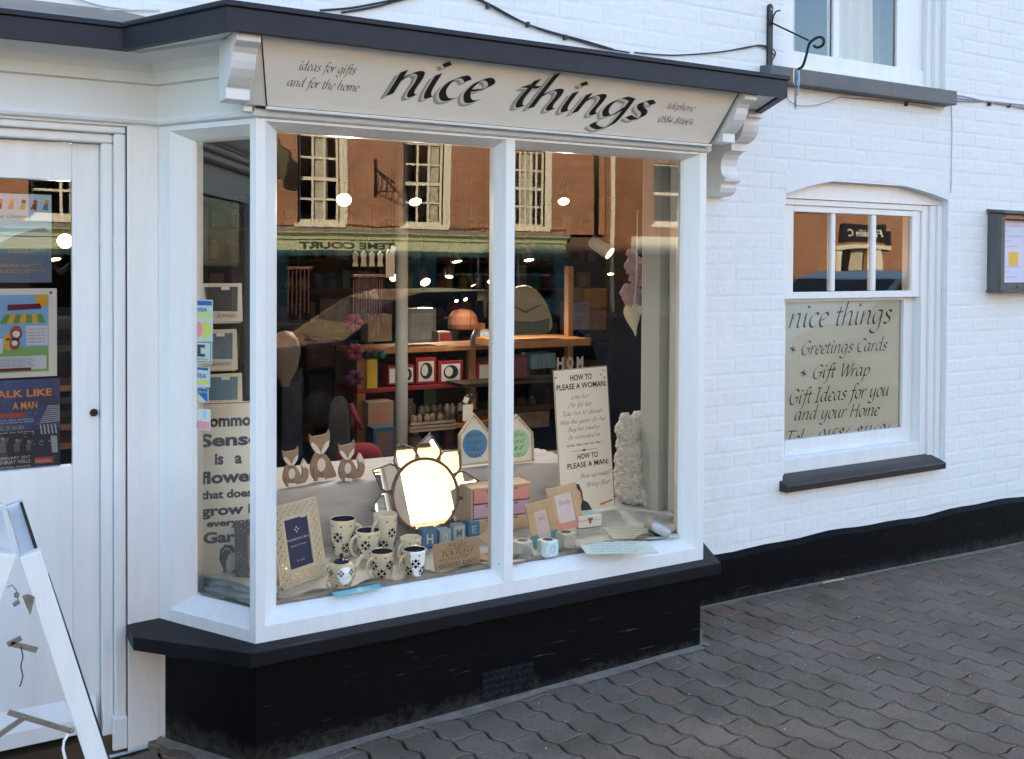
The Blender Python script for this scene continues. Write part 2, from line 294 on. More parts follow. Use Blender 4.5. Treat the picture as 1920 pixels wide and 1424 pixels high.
GL = {
 'a': ([_bowl, [(.64, .98), (.6, .3), (.66, .02), (.85, .15)]], .9),
 'b': ([[(.2, 1.75), (.1, .9), (.08, .3), (.2, .02), (.45, .05), (.65, .35), (.62, .8), (.42, 1), (.14, .6)]], .8),
 'c': ([[(.58, .85), (.42, 1), (.15, .8), (.05, .35), (.2, .02), (.4, .02), (.6, .18)]], .68),
 'd': ([_bowl, [(.74, 1.75), (.66, 1), (.6, .3), (.68, .02), (.85, .15)]], .9),
 'e': ([[(.08, .45), (.4, .55), (.58, .8), (.42, 1), (.18, .85), (.05, .4), (.18, .03), (.38, .02), (.6, .2)]], .68),
 'f': ([[(.75, 1.62), (.55, 1.75), (.38, 1.4), (.25, .4), (.12, -.45), (-.1, -.6)], [(.02, .95), (.6, .98)]], .56),
 'g': ([_bowl, [(.64, .98), (.6, .1), (.5, -.42), (.25, -.65), (-.05, -.5), (.02, -.3)]], .85),
 'h': ([[(.2, 1.75), (.12, 1), (.05, 0)], _hump(.06)], .88),
 'i': ([[(0, .85), (.16, 1)], [(.16, 1), (.12, .3), (.2, .02), (.38, .16)], [(.19, 1.50), (.30, 1.36)]], .44),
 'j': ([[(0, .85), (.16, 1)], [(.16, 1), (.12, .1), (0, -.5), (-.25, -.6)], [(.19, 1.50), (.30, 1.36)]], .42),
 'k': ([[(.2, 1.75), (.05, 0)], [(.1, .5), (.45, .95), (.5, .75), (.12, .48)], [(.2, .5), (.5, .02), (.68, .12)]], .7),
 'l': ([[(.2, 1.75), (.12, .4), (.2, .02), (.38, .16)]], .42),
 'm': ([[(0, .85), (.15, 1)], [(.15, 1), (.08, 0)], [(.1, .5), (.35, .95), (.5, .98), (.52, .7), (.46, 0)], _hump(.46)], 1.25),
 'n': ([[(0, .85), (.15, 1)], [(.15, 1), (.07, 0)], _hump(.08)], .9),
 'o': ([[(.4, 1), (.15, .8), (.05, .35), (.22, .02), (.45, .08), (.65, .5), (.6, .88), (.4, 1)]], .76),
 'p': ([[(0, .85), (.16, 1)], [(.16, 1), (.08, .2), (-.02, -.65)], [(.12, .5), (.4, .97), (.62, .85), (.66, .5), (.5, .1), (.25, .02), (.1, .15)]], .78),
 'r': ([[(0, .85), (.15, 1)], [(.15, 1), (.08, 0)], [(.1, .5), (.35, .95), (.55, .9)]], .58),
 's': ([[(.52, .85), (.35, 1), (.15, .85), (.2, .62), (.42, .42), (.45, .18), (.25, 0), (.02, .12)]], .6),
 't': ([[(.24, 1.35), (.12, .4), (.2, .02), (.42, .16)], [(-.02, .98), (.42, 1)]], .48),
 'u': (_u+[[(.65, 1), (.6, .3), (.68, .02), (.85, .15)]], .9),
 'v': ([[(0, .85), (.14, 1), (.2, .4), (.28, .02), (.55, .5), (.62, .98)]], .68),
 'w': ([[(0, .85), (.12, 1), (.15, .3), (.25, .02), (.55, .8)], [(.55, 1), (.55, .3), (.65, .02), (.95, .5), (.98, .98)]], 1.06),
 'y': (_u+[[(.66, 1), (.6, .1), (.5, -.42), (.25, -.65), (-.05, -.5)]], .86),
 'G': ([[(.95, 1.35), (.7, 1.6), (.3, 1.3), (.08, .7), (.25, .05), (.6, 0), (.85, .2)], [(.85, .2), (.9, .7)], [(.6, .72), (1.05, .72)]], 1.1),
 'C': ([[(.95, 1.35), (.7, 1.6), (.3, 1.3), (.08, .7), (.25, .05), (.6, 0), (.85, .2)]], .95),
 'W': ([[(0, 1.45), (.2, 1.6), (.22, .8), (.3, 0)], [(.3, 0), (.8, 1.5)], [(.8, 1.5), (.85, 0)], [(.85, 0), (1.3, 1.3), (1.35, 1.6)]], 1.3),
 'I': ([[(.25, 1.55), (.12, 0)], [(.05, 1.58), (.45, 1.58)], [(-.05, 0), (.35, 0)]], .55),
 'H': ([[(.0, 1.35), (.25, 1.6)], [(.25, 1.6), (.1, 0)], [(.95, 1.6), (.85, .1), (1, .05)], [(.15, .8), (.9, .85)]], 1.15),
 'T': ([[(.5, 1.55), (.38, 0)], [(0, 1.4), (.2, 1.6), (1, 1.55)]], .8),
 'L': ([[(.4, 1.6), (.2, .3), (.1, 0)], [(.1, 0), (.5, .08), (.75, 0)]], .75),
 'D': ([[(.25, 1.55), (.12, 0)], [(.1, 1.45), (.6, 1.6), (1, 1.1), (.85, .3), (.4, 0), (.1, .02)]], 1.1),
 'M': ([[(.2, 1.55), (0, 0)], [(.2, 1.55), (.55, .3)], [(.55, .3), (1.05, 1.55)], [(1.05, 1.55), (1.1, 0)]], 1.25),
 'B': ([[(.25, 1.55), (.1, 0)], [(.1, 1.45), (.6, 1.6), (.75, 1.2), (.25, .85)], [(.25, .85), (.8, .7), (.75, .15), (.4, 0), (.1, .02)]], .95),
 'S': ([[(.8, 1.4), (.5, 1.6), (.2, 1.25), (.6, .75), (.6, .15), (.3, 0), (0, .2)]], .8),
 '0': ([[(.4, 1.45), (.1, 1.1), (.06, .4), (.25, 0), (.5, .15), (.62, .8), (.55, 1.3), (.4, 1.45)]], .74),
 '1': ([[(.1, 1.25), (.3, 1.45)], [(.3, 1.45), (.2, 0)]], .52),
 '4': ([[(.45, 1.45), (.02, .45)], [(.02, .45), (.7, .48)], [(.5, .9), (.4, -.05)]], .74),
 '5': ([[(.25, 1.4), (.65, 1.45)], [(.25, 1.4), (.18, .85)], [(.18, .85), (.5, .8), (.6, .45), (.4, .03), (.05, .08)]], .7),
 '6': ([[(.6, 1.4), (.3, 1.2), (.08, .6), (.12, .12), (.35, 0), (.58, .3), (.5, .75), (.3, .85), (.1, .55)]], .72),
 '8': ([[(.5, 1.25), (.35, 1.45), (.15, 1.2), (.3, .85), (.55, .5), (.5, .1), (.25, 0), (.06, .25), (.3, .72), (.55, 1.1), (.5, 1.25)]], .7),
 ':': ([[(.1, .1), (.14, .14)], [(.14, .75), (.18, .79)]], .4), '.': ([[(.1, .04), (.14, .08)]], .3), "'": ([[(.2, 1.6), (.12, 1.3)]], .25),
 '*': ([[(.35, .3), (.35, 1.1)], [(.02, .5), (.68, .9)], [(.02, .9), (.68, .5)]], .9),
}
def calli(text, nib=.2, ang=40, slant=.18, sp=0.0, k=5):
    """broad-nib chancery lettering as flat quads; returns verts (u,v), faces, width"""
    V, Fc = [], []; x = 0; c, s_ = math.cos(R(ang))*nib/2, math.sin(R(ang))*nib/2
    for ch in text:
        if ch == ' ': x += .5; continue
        g = GL.get(ch)
        if g is None: x += .5; continue
        for st in g[0]:
            p = cr_(st, k)
            o = len(V)
            for (a, b_) in p:
                a2 = a+b_*slant+x
                V.append((a2-c, b_-s_)); V.append((a2+c, b_+s_))
            for i in range(len(p)-1):
                q = (o+2*i, o+2*i+1, o+2*i+3, o+2*i+2)
                # keep winding consistent
                A = 0
                for j in range(4):
                    x0, y0 = V[q[j]]; x1, y1 = V[q[(j+1) % 4]]; A += x0*y1-x1*y0
                Fc.append(q if A >= 0 else q[::-1])
        x += g[1]+sp
    mn = min([v[0] for v in V] or [0]); mxx = max([v[0] for v in V] or [1])
    return [(a-mn, b_) for a, b_ in V], Fc, mxx-mn
_bc = {}
def bfont(text, bold=.0, italic=0.0):
    key = (text, bold, italic)
    if key in _bc: return _bc[key]
    cu = bpy.data.curves.new('t', 'FONT'); cu.body = text; cu.size = 1.0; cu.offset = bold; cu.resolution_u = 3; cu.shear = italic
    ob = bpy.data.objects.new('t', cu); me = bpy.data.meshes.new_from_object(ob)
    V = [(v.co.x, v.co.y) for v in me.vertices]; Fc = [tuple(p.vertices) for p in me.polygons]
    xs = [v[0] for v in V] or [0, 1]
    x0 = min(xs); V = [(a-x0, b_) for a, b_ in V]; W = max(xs)-x0
    bpy.data.objects.remove(ob); bpy.data.curves.remove(cu); bpy.data.meshes.remove(me)
    _bc[key] = (V, Fc, W); return _bc[key]
def lay(mb, glyphs, O, X, Y, N, off=.001, width=None, height=1.0, dx=0, dy=0):
    """place flat lettering: O baseline start, X unit along, Y unit up, N outward normal. width in metres fits the text"""
    V, Fc, W = glyphs; sx_ = (width/W) if width else height
    O = Vector(O); X = Vector(X); Y = Vector(Y); N = Vector(N)
    mb.add([O + X*(v[0]*sx_+dx) + Y*(v[1]*height+dy) + N*(off+(i % 40)*4e-7) for i, v in enumerate(V)], Fc); return mb
def rect(mb, O, X, Y, N, u0, u1, v0, v1, off=.0008):
    O = Vector(O); X = Vector(X); Y = Vector(Y); N = Vector(N)
    mb.quad(O+X*u0+Y*v0+N*off, O+X*u1+Y*v0+N*off, O+X*u1+Y*v1+N*off, O+X*u0+Y*v1+N*off); return mb
def disc(mb, O, X, Y, N, u, v, r, off=.001, n=20, ry=None):
    O = Vector(O); X = Vector(X); Y = Vector(Y); N = Vector(N); ry = ry or r
    mb.poly([O+X*(u+r*math.cos(2*math.pi*k/n))+Y*(v+ry*math.sin(2*math.pi*k/n))+N*off for k in range(n)]); return mb
def flat(mb, O, X, Y, N, pts, off=.001):
    O = Vector(O); X = Vector(X); Y = Vector(Y); N = Vector(N); mb.poly([O+X*p[0]+Y*p[1]+N*off for p in pts]); return mb
# ================================================================== GROUND
YW = 3.584                                   # face of the brick wall
def gz(x):                                   # the old pavement dips a little either side
    pts = [(-40, -.09), (.5, -.08), (1.4, -.05), (2.7, -.02), (3.4, -.02), (5.6, -.058), (12, -.07), (80, -.07)]
    for (a, za), (b_, zb) in zip(pts, pts[1:]):
        if a <= x <= b_: return za+(zb-za)*(x-a)/(b_-a)
    return -.07
pav = bpy.data.objects.new('pavement', bpy.data.meshes.new('pavement'))
mb = MB(); xs = [-40, -6, .5, 1.4, 2.7, 3.4, 5.6, 12, 60]
for a, b_ in zip(xs, xs[1:]): mb.quad((a, 0.2, gz(a)-.022), (b_, 0.2, gz(b_)-.022), (b_, 3.7, gz(b_)-.022), (a, 3.7, gz(a)-.022))
pav = mk('pavement', mb, M_joint, kind='structure')
La, Wp, SH = .220, .126, .0209
ah = Vector((.205, -.979, 0)).normalized(); nh = Vector((.979, .205, 0)).normalized()
OP = Vector((2.935, 2.959, 0))
def wav(u):
    t = (u/.11) % 1.0
    return .0088*(math.cos(math.pi*t/.6) if t < .6 else math.cos(math.pi*(1-(t-.6)/.4)))
def paver_outline(shr=.0028):
    K = 12; A = []
    for i in range(K+1): u = La*i/K; A.append((u, wav(u)))
    B = [(La+SH*t, wav(La)+Wp*t+0*t) for t in (.3, .7)]
    B = [(La+SH*.3+.006, Wp*.3+wav(La)), (La+SH*.7-.006, Wp*.7+wav(La))]
    C = []
    for i in range(K+1): u = La*(K-i)/K; C.append((u+SH, Wp+wav(u)))
    D = [(p[0]-La, p[1]) for p in B[::-1]]
    return A+B+C+D
def inset(P, d):
    n = len(P); out = []
    for i in range(n):
        p0, p1, p2 = Vector(P[i-1]), Vector(P[i]), Vector(P[(i+1) % n])
        e1 = (p1-p0).normalized(); e2 = (p2-p1).normalized(); nn = Vector((-(e1.y+e2.y), e1.x+e2.x))
        nn.normalize(); out.append((p1.x+nn.x*d, p1.y+nn.y*d))
    return out
OUT = paver_outline()
def paver_mb(tilt=(0, 0)):
    o1 = inset(OUT, .0044); o2 = inset(OUT, .0064); mb = MB(); n = len(o1); cu, cv = La/2+SH/2, Wp/2
    def P(p, z): q = ah*(p[0]-cu)+nh*(p[1]-cv); return Vector((q.x, q.y, z+tilt[0]*q.x+tilt[1]*q.y))
    mb.v = [P(p, -.03) for p in o1]+[P(p, -.003) for p in o1]+[P(p, 0) for p in o2]
    for i in range(n):
        j = (i+1) % n
        mb.f += [(i, j, n+j, n+i), (n+i, n+j, 2*n+j, 2*n+i)]
    mb.f.append(tuple(2*n+i for i in range(n))); return mb
base = []
for k in range(6):
    q = paver_mb((random.uniform(-.014, .014), random.uniform(-.014, .014)))
    me = bpy.data.meshes.new('paver'); me.from_pydata([tuple(v) for v in q.v], [], q.f); me.materials.append(M_paver); base.append((me, q))
cells = []
bv = ah*.0891 - nh*Wp
for i in range(-90, 70):
    for j in range(-60, 60):
        c = OP + bv*i + ah*(La*(j-round(i*.0891/La))) + ah*(La/2)+nh*(Wp/2)
        if not (-3 < c.x < 9.5 and .25 < c.y < 3.66): continue
        # covered by the bay plinth or the door step
        if c.y > 3.32 and .86 < c.x < 2.80: continue
        if c.y > 3.50 and c.x < .6: continue
        v = c-CAM; Z = v.dot(fw); 
        z = gz(c.x); v = Vector((c.x, c.y, z))-CAM; Z = v.dot(fw)
        px = PCX+FPX*v.dot(rt)/Z if Z > .3 else -999; py = PCY-FPX*v.dot(up)/Z if Z > .3 else 9999
        vis = Z > .3 and -40 < px < 1960 and py < 1450
        cells.append((0 if vis else 1, Z, c))
cells.sort(key=lambda t: (t[0], t[1]))
stuff = MB()
for idx, (nv, Z, c) in enumerate(cells):
    z = gz(c.x)+random.uniform(-.0015, .0015)
    me, q = random.choice(base)
    if idx < 300 and nv == 0:
        o = bpy.data.objects.new('paver', me); COL.objects.link(o); o.parent = pav; o.location = (c.x, c.y, z)
    else:
        stuff.add([p+Vector((c.x, c.y, z)) for p in q.v], q.f)
mk('pavers', stuff, M_paver, pav, kind='stuff')
# cement run along the wall foot
mb = MB()
def fillet(pts, wd=.07):
    for (a, b_) in zip(pts, pts[1:]):
        a = Vector(a); b_ = Vector(b_); d = (b_-a).normalized(); nrm = Vector((d.y, -d.x)); N = 10
        for i in range(N):
            p = a+(b_-a)*(i/N); q = a+(b_-a)*((i+1)/N)
            w1 = wd*(1+.35*math.sin(i*1.9+a.x*7)); w2 = wd*(1+.35*math.sin((i+1)*1.9+a.x*7))
            mb.quad((p.x, p.y, gz(p.x)+.010), (p.x+nrm.x*w1, p.y+nrm.y*w1, gz(p.x)+.003), (q.x+nrm.x*w2, q.y+nrm.y*w2, gz(q.x)+.003), (q.x, q.y, gz(q.x)+.010))
fillet([(.655, 3.585), (.885, 3.192), (2.772, 3.192), (3.0, 3.57), (6.4, 3.565)], .034)
mk('cement_fillet', mb, M_cement, pav, smooth=True)
mb = MB()
for i in range(90):
    a = random.uniform(.9, 5.5); y = random.uniform(1.6, 3.4); r_ = random.uniform(.0012, .0035)
    if y > 3.15 and a < 2.9: continue
    mb.lathe([(0, r_*.5), (r_, 0), (r_*.9, -r_*.6)], 5, (a, y, gz(a)+.001))
mk('grit', mb, M_cream, pav, kind='stuff')
twig = MB(); a = atZ(1543, 1093, gz(3.7)+.004); b_ = atZ(1582, 1086, gz(3.8)+.004); twig.tube([a, (a+b_)/2+Vector((0, 0, .002)), b_], .003, 5)
setp(mk('twig', twig, M_wood2), 'thin pale stick lying on the pavers against the black wall foot', 'stick')
# kerb, road, far pavement, wide ground
mb = MB()
for i in range(-30, 40): mb.box(i*.915+.004, (i+1)*.915-.004, .05, .2, -.25, -.075)
mk('kerb', mb, M_cement, kind='structure', bevel=.008)
mb = MB(); mb.quad((-60, -19.2, -.2), (90, -19.2, -.2), (90, .05, -.2), (-60, .05, -.2)); mk('road', mb, M_asph, kind='structure')
mb = MB(); mb.box(-60, 90, -21.6, -19.2, -.4, -.08); mk('far_pavement', mb, M_cement, kind='structure')
mb = MB(); mb.quad((-400, -400, -.45), (400, -400, -.45), (400, 400, -.45), (-400, 400, -.45)); mk('ground', mb, M_asph, kind='structure')

# ================================================================== WHITE SHOP BUILDING
BLD = thing('shop_building', 'white painted brick shop with black foot, slate blue canopy and projecting display window', 'shop building', (2, YW, -.05))
XL, XR = -4.5, 9.5
# openings: (x0,x1,z0,z1)
O_bay = (.68, 2.95, .30, 2.14); O_door = (-.80, .548, -.1, 2.06); O_sash = (3.64, 4.90, .50, 2.03); O_up = (3.62, 4.86, 2.57, 4.1)
O_up2 = (-.2, 1.1, 2.9, 4.3)
ops = [O_bay, O_door, O_sash, O_up, O_up2]
def wall_grid(mb, x0, x1, z0, z1, y0, y1, ops):
    xs = sorted({x0, x1} | {v for o in ops for v in o[:2] if x0 < v < x1}); zs = sorted({z0, z1} | {v for o in ops for v in o[2:] if z0 < v < z1})
    for a, b_ in zip(xs, xs[1:]):
        run = None
        for c, d in zip(zs, zs[1:]):
            cx, cz = (a+b_)/2, (c+d)/2
            solid = not any(o[0] < cx < o[1] and o[2] < cz < o[3] for o in ops)
            if solid: run = (run[0], d) if run else (c, d)
            if (not solid or d == zs[-1]) and run:
                mb.box(a, b_, y0, y1, run[0], run[1]); run = None
mb = WB(); wall_grid(mb, XL, XR, -.3, 7.3, YW+.0011, YW+.26, ops)
mk('wall', mb, M_wallp, BLD)
# painted bricks, each slightly proud of its joint
def arch_z(x):                                # underside of the flat arch over the sash window
    t = (x-4.22)/.62; return 2.046-(.108 if t < 0 else .066)*t*t
def brick_verts(w, h, d=.0013, c=.009):
    mbb = MB(); r_ = lambda: random.uniform(-.0012, .0012)
    f = [(c+r_(), 0, c+r_()), (w-c+r_(), 0, c+r_()), (w-c+r_(), 0, h-c+r_()), (c+r_(), 0, h-c+r_())]; g = [(0, d, 0), (w, d, 0), (w, d, h), (0, d, h)]
    mbb.add(f+g, [(0, 1, 2, 3), (4, 5, 1, 0), (5, 6, 2, 1), (6, 7, 3, 2), (7, 4, 0, 3)]); return mbb
std = []
for k in range(10):
    q = brick_verts(.2200, .0700); me = bpy.data.meshes.new('brick'); me.from_pydata([tuple(v) for v in q.v], [], q.f); me.materials.append(M_wallp); std.append((me, q))
blist = []
row = 0; z = .24
while z < 6.9:
    x = XL+(row % 2)*.1125
    while x < XR:
        xa, xb = x, min(x+.2200, XR); za, zb = z, z+.0700
        segs = [(xa, xb)]
        for o in ops:
            oz1 = o[3]
            if o is O_sash: oz1 = arch_z((xa+xb)/2)+.005 if 3.62 < (xa+xb)/2 < 4.92 else 1.95
            if zb > o[2]+.01 and za < oz1:
                ns_ = []
                for a, b_ in segs:
                    if b_ <= o[0] or a >= o[1]: ns_.append((a, b_)); continue
                    if a < o[0]: ns_.append((a, o[0]))
                    if b_ > o[1]: ns_.append((o[1], b_))
                segs = ns_
        for a, b_ in segs:
            if b_-a < .02: continue
            if z < 2.16 and .5 < (a+b_)/2 < 3.02: continue
            blist.append((a, b_, z, b_-a > .21))
        x += .2265
    z += .0755; row += 1
def bvis(t):
    v = Vector(((t[0]+t[1])/2, YW, t[2]+.03))-CAM; Z = v.dot(fw)
    if Z < .3: return 9e9
    px = PCX+FPX*v.dot(rt)/Z; py = PCY-FPX*v.dot(up)/Z
    if -10 < px < 1935 and -20 < py < 1424:
        if px < 1400 and t[2] < 2.37: return 9e8       # behind the bay and canopy
        return Z
    return 9e9
blist.sort(key=bvis); st = WB(); nb_ = 0
for t in blist:
    a, b_, z, full = t
    dy = random.uniform(-.0012, .0006)
    if nb_ < 299 and bvis(t) < 8e8:
        nb_ += 1
        if full:
            o = bpy.data.objects.new('brick', random.choice(std)[0]); COL.objects.link(o); o.parent = BLD
            o.location = (a-2, dy, z+.05)
        else:
            q = brick_verts(b_-a, .0700); o = mk('brick', q, M_wallp, BLD); o.location = (a-2, dy, z+.05)
    else:
        q = random.choice(std)[1] if full else brick_verts(b_-a, .0700)
        st.add([p+Vector((a, YW+dy, z)) for p in q.v], q.f)
mk('bricks', st, M_wallp, BLD, kind='stuff')
# arch head over the sash window, flush with the bricks
mb = WB(); N = 24
pts = [(3.64+1.26*i/N, YW-.001, arch_z(3.64+1.26*i/N)) for i in range(N+1)]
for i in range(N):
    a, b_ = pts[i], pts[i+1]
    zt = 2.075
    mb.add([a, b_, (b_[0], YW-.001, zt), (a[0], YW-.001, zt), (a[0], YW+.085, a[2]), (b_[0], YW+.085, b_[2]), (b_[0], YW+.004, zt), (a[0], YW+.004, zt)],
           [(0, 1, 2, 3), (4, 5, 1, 0), (3, 2, 6, 7)])
mk('window_arch', mb, M_wallp, BLD)
# plinth right of the bay, wavy hand-painted top edge
mb = WB(); N = 60
def pz(x): return .212+.006*math.sin(x*5.1)+.004*math.sin(x*13)
for i in range(N):
    a = 3.0+6.5*i/N; b_ = 3.0+6.5*(i+1)/N
    mb.add([(a, 3.555, -.2), (b_, 3.555, -.2), (b_, 3.555, pz(b_)-.02), (a, 3.555, pz(a)-.02), (b_, 3.59, pz(b_)+.006), (a, 3.59, pz(a)+.006)], [(0, 1, 2, 3), (3, 2, 4, 5)])
mk('plinth', mb, M_plinth, BLD)
mb = WB(); mb.box(XL, -.93, 3.56, 3.60, -.2, .25); mk('plinth', mb, M_plinth, BLD)
# roof and body so the street lies in its shade
mb = WB(); RZ = 10.7
mb.box(XL, XL+.25, YW+.27, 10.3, -.3, 7.3); mb.box(XR-.25, XR, YW+.27, 10.3, -.3, 7.3); mb.box(XL, XR, 10.3, 10.5, -.3, 7.3)
for X_ in (XL, XR-.25): mb.prism([(X_, YW+.01, 7.3), (X_, 10.5, 7.3), (X_, 7.0, RZ-.06)], (.25, 0, 0))
mk('gable_wall', mb, M_wallp, BLD)
M_slr = mat('roof_slate', (.06, .06, .07), .6, var=.2, scale=10)
mb = WB(); mb.prism([(XL-.05, YW-.25, 7.15), (XL-.05, 7.0, RZ), (XL-.05, 7.0, RZ+.1), (XL-.05, YW-.3, 7.22)], (XR-XL+.1, 0, 0))
mb.prism([(XL-.05, 10.75, 7.15), (XL-.05, 7.0, RZ), (XL-.05, 7.0, RZ+.1), (XL-.05, 10.8, 7.22)], (XR-XL+.1, 0, 0)); mk('roof', mb, M_slr, BLD)

# ---- left pilaster, door case
for a, b_ in ((.548, .652), (-.92, -.80)):
    mb = WB(); mb.box(a, b_, YW, YW+.10, -.10, 2.062); mk('pilaster', mb, M_gloss, BLD, bevel=.004)
mb = WB()
for (x0, x1, y0, zt) in ((.508, .547, YW+.012, 2.034), (.470, .5078, YW+.034, 2.002)): mb.box(x0, x1, y0, YW+.12, -.08, zt)
mb.box(-.80, .547, YW+.012, YW+.12, 2.035, 2.0615); mb.box(-.744, .5078, YW+.034, YW+.119, 2.003, 2.0345)
mb.box(-.799, -.745, YW+.012, YW+.12, -.08, 2.035)
# worn foot blocks
mb.box(.50, .549, YW+.005, YW+.11, -.085, .03)
mk('door_frame', mb, M_gloss, BLD, bevel=.006)
DY = YW+.075
door = WB(); gx0, gx1, gz0, gz1 = -.44, .383, .900, 1.872
door.box(.383, .469, DY, DY+.045, -.02, 2.0); door.box(-.744, gx0, DY, DY+.045, -.02, 2.0)
door.box(gx0, gx1, DY, DY+.045, -.02, gz0); door.box(gx0, gx1, DY, DY+.045, gz1, 2.0)
D = mk('door', door, M_gloss, BLD, bevel=.003)
mb = WB(); mb.quad((gx0, DY+.024, gz0), (gx1, DY+.024, gz0), (gx1, DY+.024, gz1), (gx0, DY+.024, gz1)); mk('door_pane', mb, M_glass, D)
mb = WB(); mb.prism([(-.74, DY-.002, -.01), (-.74, DY-.05, -.01), (-.74, DY-.045, .04), (-.74, DY-.002, .10)], (1.195, 0, 0)); mk('weather_board', mb, M_gloss, D, bevel=.004)
mb = WB(); c = atY(176, 774, DY-.004); mb.lathe([(0, -.006), (.0125, -.006), (.0135, 0), (.0125, .004)], 20, c, Matrix.Rotation(R(-90), 3, 'X')); mk('lock', mb, mat('dark_lock', (.03, .015, .012), .4, metal=.4), D)
mb = WB(); mb.box(-.80, .55, YW+.02, YW+.14, -.12, -.035); mk('threshold', mb, M_dwood, BLD)

# ---- canopy: dark fascia following the bay
P_can = [(XL+2.2, 3.40), (.507, 3.40), (.727, 2.94), (2.992, 2.94), (3.375, YW)]
def offs(pts, d):                          # offset a path towards the building (+) keeping end points square
    out = []
    for i, p in enumerate(pts):
        p = Vector(p); ds = []
        if i > 0: ds.append((p-Vector(pts[i-1])).normalized())
        if i < len(pts)-1: ds.append((Vector(pts[i+1])-p).normalized())
        ns_ = [Vector((-t.y, t.x)) for t in ds]; nn = sum(ns_, Vector((0, 0)))
        nn.normalize(); k = d/max(.3, nn.dot(ns_[0])); out.append(p+nn*k)
    return out
def strip(mb, path, prof, close=False):   # prof: list of (depth towards building, z)
    L = [offs(path, d) for d, z in prof]; n = len(path); o = len(mb.v); m = len(prof)
    for i in range(n):
        for j, (d, z) in enumerate(prof): mb.v.append(Vector((L[j][i].x, L[j][i].y, z)))
    for i in range(n-1):
        for j in range(m if close else m-1):
            j2 = (j+1) % m; mb.f.append((o+i*m+j, o+(i+1)*m+j, o+(i+1)*m+j2, o+i*m+j2))
    if close: mb.f.append(tuple(o+j for j in range(m))); mb.f.append(tuple(o+(n-1)*m+j for j in range(m-1, -1, -1)))
    return mb
zf = 2.283
mb = WB(); strip(mb, P_can, [(0, zf), (.03, zf), (.03, zf+.02), (.06, zf+.02), (.06, zf+.086), (-.006, zf+.086), (-.010, zf+.080), (-.010, zf+.070), (0, zf+.066)], close=True)
CAN = mk('canopy', mb, M_navy, BLD)
mb = WB()                                   # lead covered top falling from the wall
top = [Vector((p.x, p.y, zf+.087)) for p in offs(P_can, .0)]
back = [Vector((XL+2.2, YW-.001, 2.45)), Vector((.52, YW-.001, 2.45)), Vector((.82, YW-.001, 2.42)), Vector((2.95, YW-.001, 2.42)), Vector((3.375, YW-.001, 2.385))]
for i in range(4): mb.quad(top[i], top[i+1], back[i+1], back[i])
mk('lead_flashing', mb, M_lead, CAN)
mb = WB(); inn = offs(P_can, .031)
bk = [Vector((XL+2.2, YW+.0)), Vector((.68, YW)), Vector((.90, 3.20)), Vector((2.765, 3.20)), Vector((3.0, YW))]
for i in range(4): mb.add([(inn[i].x, inn[i].y, zf+.012), (inn[i+1].x, inn[i+1].y, zf+.012), (bk[i+1].x, bk[i+1].y, zf+.012), (bk[i].x, bk[i].y, zf+.012)], [(3, 2, 1, 0)])
mk('soffit', mb, M_soff, CAN)
# frieze and cove below the canopy on the left and canted side
P_bay = [(XL+2.2, YW), (.652, YW), (.881, 3.187), (2.780, 3.187), (3.010, YW)]
mb = WB(); strip(mb, P_bay[:3], [(-.004, 2.092), (-.004, 2.205), (-.022, 2.208), (-.026, 2.222), (-.034, 2.243), (-.062, 2.268), (-.105, 2.283), (-.135, 2.286), (-.14, 2.294)])
mk('cornice', mb, M_soff, BLD, smooth=False)
mb = WB(); strip(mb, P_bay, [(0.03, 2.06), (-.004, 2.068), (-.016, 2.072), (-.020, 2.082), (-.012, 2.094), (0.02, 2.096)]); mk('architrave', mb, M_gloss, BLD)

# ---- bay window
BAYF = WB()
A_, B_, C_, D_ = Vector((.652, YW, 0)), Vector((.881, 3.187, 0)), Vector((2.780, 3.187, 0)), Vector((3.010, YW, 0))
ZT, ZB = 2.066, .350
def facet(mb, P, Q, zb, zt, opens, t=.075):
    """flat face P->Q with splayed openings [(s0,s1,z0,z1, g0,g1,gz0,gz1)]; glass plane at depth t"""
    X = (Q-P); L = X.length; X.normalize(); N = Vector((X.y, -X.x, 0)); I = -N
    pt = lambda s, z, d=0: P + X*s + I*d + Vector((0, 0, z))
    ss = [0]; 
    for o in opens: ss += [o[0], o[1]]
    ss.append(L)
    for i in range(0, len(ss), 2): mb.quad(pt(ss[i], zb), pt(ss[i+1], zb), pt(ss[i+1], zt), pt(ss[i], zt))
    for o in opens:
        s0, s1, z0, z1, g0, g1, h0, h1 = o
        mb.quad(pt(s0, zb), pt(s1, zb), pt(s1, z0), pt(s0, z0)); mb.quad(pt(s0, z1), pt(s1, z1), pt(s1, zt), pt(s0, zt))
        O = [pt(s0, z0), pt(s1, z0), pt(s1, z1), pt(s0, z1)]
        e = .008; k = .86
        Mid = [pt(s0+(g0-s0)*k, z0+(h0-z0)*k, t*.80), pt(s1+(g1-s1)*k, z0+(h0-z0)*k, t*.80), pt(s1+(g1-s1)*k, z1+(h1-z1)*k, t*.80), pt(s0+(g0-s0)*k, z1+(h1-z1)*k, t*.80)]
        G = [pt(g0, h0, t), pt(g1, h0, t), pt(g1, h1, t), pt(g0, h1, t)]
        H = [pt(g0, h0, t+.03), pt(g1, h0, t+.03), pt(g1, h1, t+.03), pt(g0, h1, t+.03)]
        o_ = len(mb.v); mb.v += O+Mid+G+H
        for r_ in range(3):
            for j in range(4): mb.f.append((o_+r_*4+j, o_+r_*4+(j+1) % 4, o_+(r_+1)*4+(j+1) % 4, o_+(r_+1)*4+j))
    # back of the frame
    return pt
Lf = (C_-B_).length
opF = [(.030, .932, .405, 2.058, .086, .911, .444, 2.034), (.969, 1.864, .405, 2.058, .990, 1.812, .444, 2.034)]
